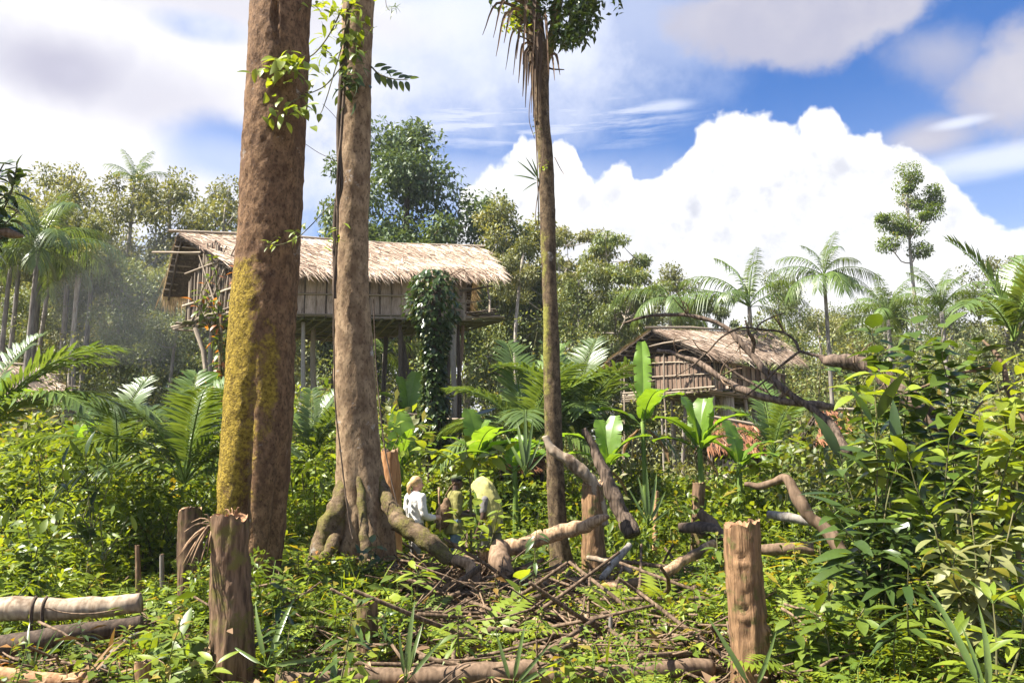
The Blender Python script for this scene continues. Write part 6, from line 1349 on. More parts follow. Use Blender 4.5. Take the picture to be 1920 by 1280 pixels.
for label, pts, m_ in [('dark crooked log behind the ginger barked stump', [(1272, 990, 10.2, 9), (1315, 992, 10.1, 11), (1352, 1002, 9.9, 12), (1410, 1010, 9.8, 9)], 'bark_dark'),
                       ('short forked log end rising over the dark crooked log', [(1312, 964, 10.2, 8), (1335, 985, 10.1, 10), (1352, 1004, 9.9, 10)], 'bark_brown'),
                       ('long slanting pale log lying across the debris', [(1135, 1105, 9.2, 10), (1200, 1090, 9.1, 11), (1265, 1062, 9.3, 10), (1340, 1020, 9.6, 9)], 'wood_raw'),
                       ('thin pale pole over the debris near the mossy stub', [(1100, 1045, 10.4, 4), (1140, 1052, 10.2, 5), (1185, 1070, 9.9, 5)], 'bark_log'),
                       ('grey stick standing up out of the debris pile', [(1130, 1085, 9.7, 6), (1155, 1050, 9.9, 7), (1180, 1022, 10.1, 7)], 'bark_grey'),
                       ('half buried grey log beneath the curved branch', [(1440, 968, 9.7, 6), (1480, 975, 9.6, 9), (1520, 980, 9.5, 8)], 'bark_grey'),
                       ('dark log beneath the half buried grey one', [(1430, 1030, 9.1, 9), (1475, 1028, 9.0, 13), (1530, 1030, 8.9, 10)], 'bark_brown'),
                       ('short pale log lying among chips below the split limb', [(960, 1150, 8.2, 7), (1000, 1165, 8.1, 9), (1045, 1180, 8.0, 6)], 'wood_raw'),
                       ('broken brown bark slab in the middle of the litter', [(985, 1165, 7.9, 6), (1010, 1180, 7.8, 8), (1060, 1195, 7.8, 5)], 'bark_brown'),
                       ('weathered log in the litter right of the bark slab', [(1150, 1195, 7.6, 7), (1220, 1185, 7.7, 9), (1300, 1170, 7.8, 7)], 'bark_grey'),
                       ('thin branch leaning across the litter to the slim trunk foot', [(1015, 1100, 9.6, 4), (1040, 1075, 9.9, 5), (1058, 1062, 10.2, 5)], 'wood_raw'),
                       ('pale curved root in the litter left of the weathered log', [(1080, 1130, 8.6, 4), (1110, 1165, 8.2, 5), (1140, 1180, 8, 4)], 'bark_log'),
                       ('brown log under ferns near the weathered log', [(1170, 1160, 8.1, 8), (1240, 1150, 8.2, 9), (1330, 1140, 8.3, 6)], 'bark_dark')]:
    log('log', label, 'log', pts, m_, 14, 40, bump_=.45)
# dead branches fanned over the second house
t = log('fallen_tree', 'fallen dead tree with a thick broken trunk and bare branches reaching over the second house', 'dead tree', [(1538, 667, 9.62, 3), (1548, 669, 9.6, 8), (1556, 670, 9.58, 11), (1575, 672, 9.5, 14), (1612, 684, 9.4, 15), (1660, 712, 9.2, 16), (1710, 752, 9.0, 17), (1760, 790, 8.8, 16), (1800, 830, 8.6, 15), (1830, 880, 8.4, 14)], 'dead_wood', bump_=.5, extra=[
    [(1168, 606, 11.5, 1.17), (1185, 601, 11.4, 2.34), (1235, 592, 11.2, 3.28), (1290, 591, 11, 3.90), (1345, 605, 10.8, 4.68), (1385, 640, 10.6, 5.46), (1412, 665, 10.5, 5.46), (1440, 702, 10.3, 6.24), (1480, 738, 10.1, 7.02), (1530, 772, 9.9, 7.80), (1562, 800, 9.7, 7.80), (1590, 850, 9.4, 7.80)],
    [(1234, 658, 11.2, 2.73), (1270, 663, 11, 4.29), (1310, 680, 10.8, 5.46), (1350, 707, 10.6, 6.24), (1395, 732, 10.4, 7.02), (1450, 748, 10.2, 7.80), (1520, 758, 10, 7.80), (1568, 762, 9.8, 7.02)],
    [(1548, 668, 9.6, 3.90), (1520, 664, 9.7, 3.51), (1498, 658, 9.8, 3.12), (1490, 640, 9.9, 2.65), (1468, 622, 10, 2.34), (1430, 617, 10.1, 2.18), (1392, 614, 10.2, 2.03), (1352, 632, 10.3, 1.87), (1326, 660, 10.4, 1.72), (1300, 684, 10.5, 1.40), (1258, 710, 10.6, 1.01)],
    [(1498, 660, 9.8, 2.65), (1460, 690, 9.9, 2.34), (1430, 718, 10, 2.03), (1393, 746, 10.1, 1.40)],
    [(1416, 618, 10.1, 1.95), (1428, 604, 10.1, 1.72), (1450, 594, 10.1, 1.40), (1470, 587, 10.1, 0.94)],
    [(1412, 663, 10.5, 3.90), (1414, 640, 10.4, 3.59), (1405, 622, 10.3, 3.12), (1398, 600, 10.3, 1.56)],
    [(1340, 655, 10.8, 1.56), (1362, 686, 10.7, 2.34), (1395, 710, 10.6, 2.65), (1440, 735, 10.4, 2.81)],
    [(1300, 684, 10.5, 0.94), (1278, 680, 10.6, 0.78)]])
r = np.random.default_rng(71)
for (bx_, by_, D_, n_) in ((1290, 591, 11, 3), (1385, 640, 10.6, 3), (1440, 702, 10.3, 4), (1270, 663, 11, 3), (1350, 707, 10.6, 4), (1450, 748, 10.2, 3), (1480, 738, 10.1, 3), (1470, 622, 10, 2), (1326, 660, 10.4, 2), (1660, 700, 9.2, 3), (1600, 675, 9.4, 2)):
    for _ in range(n_):
        x0, y0 = bx_ + r.normal(0, 14), by_ + r.normal(0, 4); l_ = r.uniform(18, 55); a_ = r.uniform(-2.8, -.3) if r.uniform() < .7 else r.uniform(.3, 2.8)
        pts = [(bx_, by_, D_, 1.6), (bx_ + math.cos(a_) * l_ * .5 + r.normal(0, 4), by_ + math.sin(a_) * l_ * .5 + r.normal(0, 4), D_ - .1, 1.2), (bx_ + math.cos(a_) * l_, by_ + math.sin(a_) * l_, D_ - .2 + r.normal(0, .1), .6)]
        link('twig', px_tube(MB(), pts, 5, 10, bump_=.3, org=t.location).mesh('twig', M['twig']), t)
t = log('broken_branch', 'bare forked branch among the broad leaved saplings', 'branch', [(1838, 634, 8.6, 2), (1868, 662, 8.5, 4), (1884, 700, 8.4, 5), (1888, 730, 8.3, 5), (1908, 762, 8.2, 6), (1935, 800, 8.1, 7)], 'bark_brown', 10, 30, extra=[[(1884, 682, 8.45, 4), (1845, 690, 8.3, 3.6), (1790, 703, 8.1, 3), (1722, 728, 7.9, 2)], [(1886, 725, 8.35, 3), (1850, 745, 8.2, 2.5), (1810, 790, 8, 1.5)]])

# ------------------------------------------------------------------ plants with large single leaves
LF = {}
def leafset(key, material, W, droop=.25, fold=.14, K=5, tints=(.2, .45, .7), prof=None, red=None):
    LF[key] = []
    for i, t_ in enumerate(tints):
        mb = MB(); leaves(mb, np.array([[0, .0, 0]]), np.array([[0, 1., .0]]), np.array([[0, 0, 1.]]), 1.0, W * (1 + .1 * (i - 1)), droop * (.7 + .3 * i), fold, K, 0, t_, prof)
        tube(mb, [(0, -.16, -.02), (0, -.05, 0), (0, .02, .0)], .012, 4, 1, .5, False); LF[key].append(mb.mesh(key, [M[material], M['stem_green']]))
heart = lambda s: (math.sin(math.pi * min(1, s * .93 + .05) ** .62) ** .7)
leafset('heart', 'leaf_deep', .66, .3, .10, 5, (.25, .5, .8), heart); leafset('heart_bright', 'leaf_bright', .62, .3, .12, 5, (.3, .6, .8), heart)
leafset('lance_dark', 'leaf_dark', .24, .30, .12, 4, (.2, .5, .8)); leafset('oblong', 'leaf_bright', .30, .28, .12, 4, (.15, .4, .7)); leafset('oval', 'leaf_mid', .42, .25, .12, 4, (.2, .5, .8)); leafset('oval_olive', 'leaf_olive', .42, .3, .12, 4, (.2, .5, .8))
leafset('lance', 'leaf_bright', .25, .3, .12, 4, (.2, .5, .8)); leafset('oval_dark', 'leaf_dark', .44, .25, .12, 4, (.3, .6, .8)); leafset('red', 'leaf_red', .36, .35, .12, 3, (.02, .12, .9, .06)); leafset('ivy', 'leaf_bright', .5, .3, .12, 4, (.3, .6, .8))
blade_p = lambda s: (1 - s ** 2.5) * min(1, .5 + s * 3)
leafset('blade', 'leaf_palm', .085, .25, .2, 7, (.3, .5, .7), blade_p); leafset('dead_blade', 'leaf_dead', .07, .5, .3, 5, (.2, .5, .8), blade_p)
def leaf_at(parent, key, pos, d, up, L, rng, name='leaf'):
    d = Vector(d).normalized(); s = d.cross(Vector(up)); s = s.normalized() if s.length > 1e-4 else Vector((1, 0, 0)); n_ = s.cross(d)
    q = Matrix((s, d, n_)).transposed().to_quaternion(); ms = LF[key]
    return link(name, ms[int(rng.integers(0, len(ms)))], parent, Vector(pos) + d * L * .16, q, L)
def sapling(label, cat, stems, D, key, n, L, seed, name='sapling', el=(-.3, .5), from_=.35, whorl=0, rstem=.012, stemm='stem', group=None, updir=(0, -.25, 1), az_bias=None):
    """stems: list of pixel paths [(px,py,dD),...] from base upward; leaves are placed round each stem"""
    rng = np.random.default_rng(seed); b = P(stems[0][0][0], stems[0][0][1], D + stems[0][0][2]); z0 = g1(b.x, b.y)
    t = thing(name, label, cat, (b.x, b.y, min(z0, b.z)), 0, group); org = np.array(tuple(t.location)); ms = MB(); per = max(1, n // len(stems))
    for st in stems:
        w_ = [tuple(P(a, b_, D + c)) for a, b_, c in st]
        g = (w_[0][0], w_[0][1], g1(w_[0][0], w_[0][1]) - .05)
        if w_[0][2] > g[2] + .1: w_ = [g] + w_
        p = spline(w_, 16) - org; tube(ms, p, np.linspace(rstem, rstem * .35, 16), 6, 0, .5, False)
        tt = rng.uniform(from_, 1, per) if not whorl else np.repeat(np.linspace(from_, 1, max(1, per // whorl)), whorl)[:per]
        tt = np.sort(tt); az0 = rng.uniform(0, 6.28)
        for i, q in enumerate(tt):
            pos = [np.interp(q, np.linspace(0, 1, 16), p[:, k]) for k in range(3)]
            a = az0 + i * 2.39996 if not whorl else az0 + (i % whorl) * 6.283 / whorl + (i // whorl) * .6; a += rng.normal(0, .3)
            e = rng.uniform(*el) + (.5 if q > .96 else 0); d = (math.cos(a) * math.cos(e), math.sin(a) * math.cos(e), math.sin(e))
            up = Vector(updir) + Vector(rng.normal(0, .25, 3)); leaf_at(t, key, pos, d, up, L * rng.uniform(.7, 1.2), rng)
    link('stem', ms.mesh('stem', M[stemm]), t); return t
sapling('broad leaved sapling crown nearest the thick broken trunk', 'sapling', [[(1690, 900, 0), (1670, 760, 0), (1640, 650, 0), (1632, 615, 0)], [(1690, 900, 0), (1700, 760, .2), (1715, 640, .2), (1708, 600, .2)], [(1690, 900, .2), (1630, 780, .4), (1580, 700, .4)]], 8.3, 'heart', 165, .225, 1, from_=.4)
sapling('broad leaved sapling between the stiff palm frond and the thick broken trunk', 'sapling', [[(1790, 920, 0), (1785, 760, 0), (1765, 660, 0), (1770, 610, 0)], [(1790, 920, .3), (1810, 760, .3), (1835, 680, .3), (1830, 645, .3)], [(1790, 920, .3), (1740, 800, .5), (1735, 700, .5)]], 8.0, 'heart', 175, .225, 2, from_=.4)
sapling('sapling with yellow lit broad leaves at the photo edge under the dark frond', 'sapling', [[(1900, 950, 0), (1890, 820, 0), (1870, 720, 0), (1862, 690, 0)], [(1900, 950, 0), (1925, 800, 0), (1930, 680, 0)], [(1900, 950, 0), (1850, 840, -.3), (1835, 770, -.3)]], 7.2, 'heart_bright', 140, .20, 3, from_=.35)
sapling('bright yellow green sapling hanging before the thick broken trunk', 'sapling', [[(1660, 1000, 0), (1648, 840, 0), (1640, 730, 0), (1642, 700, 0)], [(1655, 1000, .1), (1680, 800, 0), (1690, 740, 0)], [(1655, 1000, .1), (1620, 800, 0), (1610, 740, 0)]], 6.9, 'ivy', 66, .24, 4, from_=.5, el=(-1.0, .2), whorl=6)
sapling('dark glossy shrub with long pointed leaves behind the ginger barked stump', 'shrub', [[(1640, 1180, 0), (1640, 1000, 0), (1645, 880, 0), (1640, 800, 0)], [(1650, 1180, 0), (1660, 960, -.1), (1690, 850, -.1)], [(1640, 1180, 0), (1610, 980, .1), (1575, 860, .1)], [(1645, 1180, 0), (1620, 1050, -.2), (1560, 960, -.2)], [(1645, 1180, 0), (1690, 1040, -.2), (1730, 960, -.2)]], 6.8, 'lance_dark', 150, .38, 5, from_=.3, el=(-.1, .9))
sapling('upright light green ginger like plants beside the dark glossy shrub', 'shrub', [[(1760, 1080, 0), (1770, 930, 0), (1780, 820, 0)], [(1800, 1080, .2), (1830, 900, .2), (1840, 800, .2)], [(1790, 1080, -.2), (1720, 920, -.2), (1700, 830, -.2)], [(1850, 1080, .1), (1880, 900, .1), (1905, 820, .1)], [(1840, 1080, .1), (1930, 920, .1), (1950, 860, .1)]], 6.6, 'oblong', 165, .27, 6, from_=.25, el=(.1, 1.0))
sapling('mottled olive shrub low beneath the ginger like plants', 'shrub', [[(1830, 1160, 0), (1830, 1050, 0), (1820, 960, 0)], [(1830, 1160, 0), (1880, 1040, 0), (1900, 960, 0)], [(1830, 1160, 0), (1770, 1050, 0), (1750, 980, 0)], [(1830, 1160, 0), (1850, 1080, -.2), (1860, 1020, -.2)], [(1830, 1160, 0), (1790, 1090, -.2), (1790, 1040, -.2)]], 6.0, 'oval_olive', 160, .19, 7, from_=.2, el=(-.6, .5))
sapling('shrub with yellow edged whorled leaves in the bottom corner', 'shrub', [[(1870, 1320, 0), (1868, 1200, 0), (1862, 1130, 0)], [(1880, 1320, 0), (1910, 1220, 0), (1920, 1150, 0)], [(1870, 1320, 0), (1810, 1240, 0), (1790, 1200, 0)], [(1870, 1320, -.2), (1840, 1280, -.2), (1825, 1240, -.2)]], 5.2, 'lance', 96, .22, 8, from_=.3, whorl=6, el=(.0, .5))
sapling('leafy green shrub filling the gap before the dark glossy shrub', 'shrub', [[(1560, 1280, 0), (1550, 1190, 0), (1530, 1150, 0)], [(1570, 1280, 0), (1600, 1180, 0), (1620, 1140, 0)], [(1560, 1280, .1), (1500, 1200, .1), (1480, 1150, .1)], [(1570, 1280, 0), (1650, 1210, 0), (1680, 1180, 0)]], 6.1, 'oval', 100, .19, 9, from_=.2, el=(-.3, .5))

def blades(label, px, py, D, specs, key='blade', name='blade_plant', cat='plant', seed=0):
    rng = np.random.default_rng(seed); b = P(px, py, D); t = thing(name, label, cat, tuple(b))
    for (tx, ty, dd) in specs:
        e = P(tx, ty, D + dd) - b; leaf_at(t, key, (0, 0, 0), (e.x, e.y, e.z + e.length * .18), (-e.x * .1, -1, .25), e.length * 1.02, rng)
    return t

blades('pair of broad blades sprouting at the foot of the ginger barked stump', 1412, 1300, 5.9, [(1338, 1182, 0), (1462, 1205, 0)], seed=1)
blades('tall wide grass blade standing in the bottom corner by the yellow edged shrub', 1850, 1320, 4.6, [(1862, 1165, 0), (1752, 1118, .3), (1815, 1190, .2)], seed=2)
blades('spray of thin green blades before the dark bare log', 60, 1260, 6.6, [(40, 1180, .1), (75, 1185, 0), (95, 1200, -.1), (130, 1195, .1), (20, 1215, 0)], seed=3)
blades('long arching blades crossing beside the splintered stump', 500, 1250, 6.1, [(470, 1150, 0), (560, 1190, .1), (600, 1250, 0), (430, 1225, .1), (545, 1130, .2)], seed=4)
blades('dark upright strap leaves in front of the short reddish stump', 760, 1280, 6.0, [(772, 1150, 0), (830, 1210, .1), (745, 1190, 0), (790, 1180, .1)], seed=5)
blades('curved strap leaves over the long bottom log', 960, 1290, 6.0, [(985, 1185, 0), (1030, 1225, 0), (930, 1200, 0), (1060, 1250, 0)], seed=6)
blades('dry brown palm fan lying on the long bottom log', 920, 1268, 6.05, [(890, 1285, -.1), (905, 1292, -.1), (925, 1294, -.1), (945, 1290, -.1), (960, 1282, -.1)], 'dead_blade', seed=7)
blades('tall grass tuft between the slim trunk and the vine column', 985, 890, 13.5, [(970, 800, 0), (1000, 795, 0), (1015, 830, .1), (950, 825, 0), (985, 780, .1), (1030, 850, 0)], seed=8)
blades('tall bright grass beside the small cut stump', 1215, 985, 12.6, [(1200, 905, 0), (1235, 900, 0), (1250, 930, 0), (1180, 925, 0), (1215, 890, 0), (1260, 960, 0)], seed=9)
sapling('broad leaved sapling shading the three people', 'sapling', [[(884, 1060, 0), (882, 980, 0), (880, 880, 0), (872, 830, 0)], [(884, 1060, 0), (880, 900, .1), (840, 855, .1), (790, 842, .1)], [(884, 1060, 0), (884, 890, 0), (920, 855, 0), (950, 848, 0)]], 10.9, 'ivy', 54, .24, 20, from_=.8, el=(-.5, .4), rstem=.014)
sapling('low seedling with big leaves in front of the bending person', 'seedling', [[(905, 1070, 0), (900, 1010, 0), (888, 950, 0)], [(905, 1070, 0), (925, 1000, 0), (938, 945, 0)], [(905, 1070, 0), (870, 1000, 0), (855, 960, 0)]], 10.2, 'ivy', 36, .20, 21, from_=.35, name='seedling')
sapling('single seedling with two upright bright leaves below the split limb', 'seedling', [[(978, 1150, 0), (976, 1110, 0), (975, 1090, 0)]], 8.4, 'heart_bright', 6, .24, 22, from_=.4, name='seedling', el=(.2, 1.0))
sapling('tall thin sapling with narrow leaves before the split limb', 'sapling', [[(985, 1180, 0), (1000, 1080, 0), (1005, 1010, 0), (1010, 960, 0)]], 8.8, 'lance_dark', 16, .16, 23, from_=.35, el=(-.9, .2), rstem=.008)
sapling('seedling with a spreading leaf rosette under the bent root snag', 'seedling', [[(782, 1130, 0), (782, 1090, 0), (782, 1068, 0)]], 8.6, 'lance', 14, .24, 24, from_=.75, name='seedling', el=(-.1, .4))
sapling('dark rosette plant growing on the middle trunk buttress', 'seedling', [[(695, 1100, 0), (694, 1060, 0), (698, 1020, 0)], [(695, 1100, 0), (680, 1060, 0), (676, 1040, 0)], [(695, 1100, 0), (712, 1060, 0), (715, 1045, 0)]], 9.2, 'oval_dark', 48, .17, 25, from_=.3, name='seedling', el=(-.2, .8))
sapling('herb with large pale ovate leaves in front of the logs and splintered stump', 'seedling', [[(345, 1280, 0), (345, 1220, 0), (340, 1185, 0)], [(345, 1280, 0), (310, 1230, 0), (300, 1205, 0)], [(345, 1280, 0), (380, 1230, 0), (395, 1200, 0)]], 6.3, 'oval', 27, .23, 26, from_=.3, name='seedling', el=(-.1, 1.0))
sapling('herb with drooping leaves at the feet of the splintered stump', 'seedling', [[(370, 1290, 0), (360, 1250, 0), (352, 1230, 0)], [(370, 1290, 0), (400, 1250, 0), (405, 1240, 0)], [(370, 1290, 0), (330, 1265, 0), (310, 1255, 0)]], 6.0, 'lance', 30, .18, 27, from_=.3, name='seedling', el=(-.2, .7))
sapling('dark shrub with tall pointed leaves in the thicket beyond the stakes', 'shrub', [[(170, 1010, 0), (165, 920, 0), (160, 850, 0)], [(170, 1010, 0), (200, 920, 0), (215, 870, 0)], [(170, 1010, 0), (130, 930, 0), (115, 870, 0)], [(170, 1010, 0), (180, 900, .3), (185, 850, .3)]], 10.6, 'lance_dark', 60, .32, 28, from_=.2, el=(.0, 1.0))
sapling('shrub with fresh pale leaf tips beside the shaded stump', 'shrub', [[(195, 1060, 0), (190, 1000, 0), (185, 960, 0)], [(195, 1060, 0), (225, 1000, 0), (240, 970, 0)], [(195, 1060, 0), (150, 1010, 0), (140, 975, 0)], [(195, 1060, 0), (210, 1020, -.3), (262, 1000, -.3)]], 9.6, 'lance', 100, .19, 29, from_=.2, el=(.0, .9))
sapling('bright leafy shrub in the thicket at the photo edge above the logs', 'shrub', [[(60, 1080, 0), (55, 1010, 0), (45, 960, 0)], [(60, 1080, 0), (95, 1010, 0), (105, 975, 0)], [(60, 1080, 0), (20, 1020, 0), (0, 985, 0)], [(60, 1080, 0), (70, 1030, -.3), (75, 1000, -.3)]], 9.0, 'oval', 130, .19, 30, from_=.2, el=(-.2, .8))
sapling('slender tree with red young leaves between the long house gable and the mossy trunk', 'tree', [[(418, 1000, 0), (420, 820, 0), (412, 640, 0), (405, 520, 0), (395, 478, 0)], [(418, 1000, 0), (420, 700, 0), (385, 600, 0), (360, 560, 0)], [(418, 1000, 0), (420, 680, .2), (440, 560, .2), (446, 500, .2)], [(418, 1000, 0), (418, 800, 0), (385, 740, 0), (365, 705, 0)], [(418, 1000, 0), (416, 640, 0), (375, 545, .1), (392, 520, .1)], [(418, 1000, 0), (418, 700, 0), (450, 620, .3), (455, 590, .3)]], 13.0, 'red', 330, .16, 31, name='young_tree', from_=.5, el=(-.7, .5), rstem=.028)
sapling('leafy branch of a dark tree entering at the photo edge over the hut', 'tree', [[(-90, 900, 0), (-70, 600, 0), (-20, 430, 0), (22, 360, 0), (32, 310, 0)], [(-90, 900, 0), (-60, 560, 0), (0, 430, 0), (34, 395, 0)], [(-90, 900, 0), (-80, 500, 0), (-20, 360, 0), (8, 305, 0)], [(-90, 900, 0), (-60, 520, 0), (5, 400, 0), (30, 330, 0)]], 12.0, 'oval_dark', 260, .26, 32, name='young_tree', from_=.6, el=(-.9, .4), rstem=.03)
log('broken_branch', 'short brown broken branch poking in at the photo edge under the dark leaves', 'branch', [(-160, 470, 12, 16), (-60, 455, 12, 14), (0, 443, 12, 11), (26, 440, 12, 7), (44, 441, 12, 2)], 'bark_brown')
# ------------------------------------------------------------------ climbers
rng = np.random.default_rng(40)
def vine(label, name, paths, leafspec, seed, material='bark_dark', cat='vine', kind=None):
    r = np.random.default_rng(seed); c = P(*paths[0][0][:3]); t = thing(name, label, cat, tuple(c)); mb = MB()
    for pts in paths: px_tube(mb, pts, 6, max(14, len(pts) * 7), bump_=.1, org=t.location, cap=False)
    link('stem', mb.mesh('vine', M[material]), t)
    for key, px, py, D, n, sx, sy, L, el in leafspec:
        for i in range(n):
            p = P(px + r.normal(0, sx), py + r.normal(0, sy), D + r.normal(0, .14)) - t.location; a = r.uniform(0, 6.28); e = r.uniform(*el)
            leaf_at(t, key, p, (math.cos(a) * math.cos(e), math.sin(a) * math.cos(e) - .3, math.sin(e)), Vector((0, -.6, 1)) + Vector(r.normal(0, .3, 3)), L * r.uniform(.65, 1.25), r)
    return t
vine('leafy climber sprawling between the mossy trunk and the middle trunk near the top', 'climbing_vine', [[(640, 20, 9.9, 1.5), (620, 60, 9.7, 1.4), (590, 100, 9.5, 1.3), (540, 130, 8.6, 1.1), (505, 130, 8.4, .8)], [(645, 120, 10, 1.4), (610, 160, 9.7, 1.2), (570, 180, 8.7, 1), (530, 200, 8.4, .8)], [(660, 10, 10, 1.3), (640, 90, 9.9, 1.2), (610, 190, 9.7, .9), (600, 215, 9.6, .7)], [(640, 0, 10, 1), (600, -20, 9.6, 1), (560, 20, 8.6, .8)]],
     [('ivy', 540, 128, 8.42, 62, 24, 14, .16, (-1.1, .3)), ('ivy', 548, 200, 8.44, 40, 24, 13, .15, (-1.2, .1)), ('ivy', 600, 110, 9.6, 30, 18, 26, .14, (-1.1, .3)), ('ivy', 650, 50, 9.95, 46, 24, 26, .17, (-1.1, .3)), ('oval', 668, 110, 9.95, 38, 20, 26, .17, (-1.1, .2)), ('oval_dark', 655, 165, 10, 30, 16, 14, .17, (-1.0, .2)), ('ivy', 640, 12, 10, 26, 26, 10, .16, (-1, .4)), ('lance', 580, 8, 8.8, 14, 14, 8, .16, (-1, .3))], 41, 'stem')
t = vine('single leafy spray hanging out from the middle trunk into the sky', 'climbing_vine', [[(695, 125, 10.1, 1.6), (712, 140, 10, 1.4), (735, 148, 9.95, 1.1), (765, 150, 9.9, .7)]], [], 42, 'stem')
for i in range(13):
    q = i / 12; px = lerp(698, 766, q); py = 128 + 22 * math.sin(q * 1.7); p = P(px, py, 10.05 - .1 * q) - t.location; leaf_at(t, 'oval_dark' if i % 3 else 'oval', p, (.35, -.15, -1) if i % 2 else (.6, .1, .35), (0, -1, .3), .19 - .05 * q, rng)
vine('thick dark liana climbing the shaded edge of the middle trunk', 'liana', [[(660, -40, 10.0, 4), (650, 60, 10.05, 5), (640, 160, 10.1, 6), (636, 260, 10.1, 5.5), (638, 330, 10.08, 5.5), (630, 400, 10.1, 5), (628, 480, 10.1, 4.5), (630, 560, 10.1, 4)], [(655, 0, 10.0, 2.5), (648, 120, 10.0, 3), (641, 240, 10.02, 3), (632, 350, 10.02, 2.6), (634, 430, 10.0, 2.2), (627, 520, 10.05, 2.0)]], [('lance', 628, 440, 10, 14, 8, 22, .12, (-.8, .6))], 43)
vine('thin bare vine dropping along the middle trunk to its roots', 'liana', [[(628, 480, 10.05, 1.6), (626, 600, 10.0, 1.4), (628, 740, 9.95, 1.4), (640, 860, 9.9, 1.5), (655, 980, 9.8, 1.3), (662, 1010, 9.75, 1.1)], [(700, 560, 10.0, 1.3), (706, 700, 9.98, 1.3), (722, 840, 9.9, 1.4), (745, 950, 9.8, 1.2)]], [], 44)
vine('thin tendril with small leaf tufts looping across the mossy trunk', 'tendril', [[(498, 462, 8.42, .7), (530, 458, 8.42, .8), (560, 445, 8.42, .9), (590, 415, 9.0, .9), (625, 378, 10, .9), (636, 368, 10.1, .9)]], [('lance', 505, 455, 8.4, 7, 7, 5, .09, (-1, .3)), ('lance', 526, 448, 8.42, 6, 5, 4, .09, (-1, .3)), ('lance', 552, 438, 8.42, 10, 4, 9, .10, (-1.2, 0)), ('ivy', 574, 418, 9.4, 3, 3, 3, .09, (-1.2, 0))], 45, 'stem')
vine('fine wiry vine strung between the two great trunks', 'tendril', [[(572, 270, 9.8, .5), (600, 288, 10, .5), (632, 302, 10.2, .5)], [(605, 195, 9.8, .5), (625, 215, 10, .5), (636, 230, 10.1, .5)]], [], 46, 'twig')
vine('moss fringed twig sprig hanging beside the top of the middle trunk', 'epiphyte', [[(722, -20, 10, .6), (724, 10, 10, .6), (730, 20, 10, .6)]], [('blade', 738, 12, 10, 16, 5, 3, .16, (-1.2, .3))], 47, 'twig')
# crown and hanging dead leaves of the slim trunk
def spray(parent, key, px, py, D, n, sx, sy, L, seed, org, name='leaf', el=(-.9, .6)):
    r = np.random.default_rng(seed)
    for i in range(n):
        p = P(px + r.normal(0, sx), py + r.normal(0, sy), D + r.normal(0, .25)) - org; a = r.uniform(0, 6.28); e = r.uniform(*el); leaf_at(parent, key, p, (math.cos(a) * math.cos(e), math.sin(a) * math.cos(e), math.sin(e)), Vector((0, -.3, 1)) + Vector(r.normal(0, .4, 3)), L * r.uniform(.7, 1.3), r, name)
r = np.random.default_rng(48); mb = MB()
for (px, py, sx, sy, n, tn) in ((1075, 22, 24, 26, 330, .3), (1060, 70, 14, 12, 120, .3), (1098, 5, 14, 22, 160, .3), (972, 38, 16, 14, 110, .7), (1000, 5, 20, 20, 130, .5), (1040, -40, 70, 40, 500, .4), (1085, 60, 9, 12, 80, .3), (1030, -160, 90, 70, 700, .4)):
    g2 = lambda: float(np.clip(r.normal(), -1.7, 1.7)); b = np.array([tuple(P(px + g2() * sx, py + g2() * sy, 12.1 + g2() * .3) - slim_tree.location) for _ in range(int(n * 1.7))]); n = len(b); d = rdir(r, n, -.1); l = r.uniform(.09, .16, n); leaves(mb, b, d, UP + r.normal(0, .4, (n, 3)), l, l * .42, .2, .1, 1, 0 if tn < .6 else 1, np.clip(r.normal(tn, .2, n), 0, 1))
link('crown', mb.mesh('crown', [M['leaf_dark'], M['leaf_bright']]), slim_tree)
for a, b, c in [((1044, 30, 12.1), (1075, 25, 12.1), (1105, 5, 12.1)), ((1040, 55, 12.1), (1062, 72, 12.1), (1090, 70, 12.0)), ((1000, 60, 12), (985, 45, 12), (965, 38, 11.9)), ((1048, 0, 12.1), (1080, -20, 12.2), (1120, -30, 12.2)), ((1024, 110, 12), (1030, 128, 11.9), (1058, 131, 11.9))]:
    link('twig', px_tube(MB(), [(*a, 3), (*b, 2), (*c, 1)], 6, 12, bump_=0, org=slim_tree.location).mesh('twig', M['bark_dark']), slim_tree)
mb = MB(); r = np.random.default_rng(49)
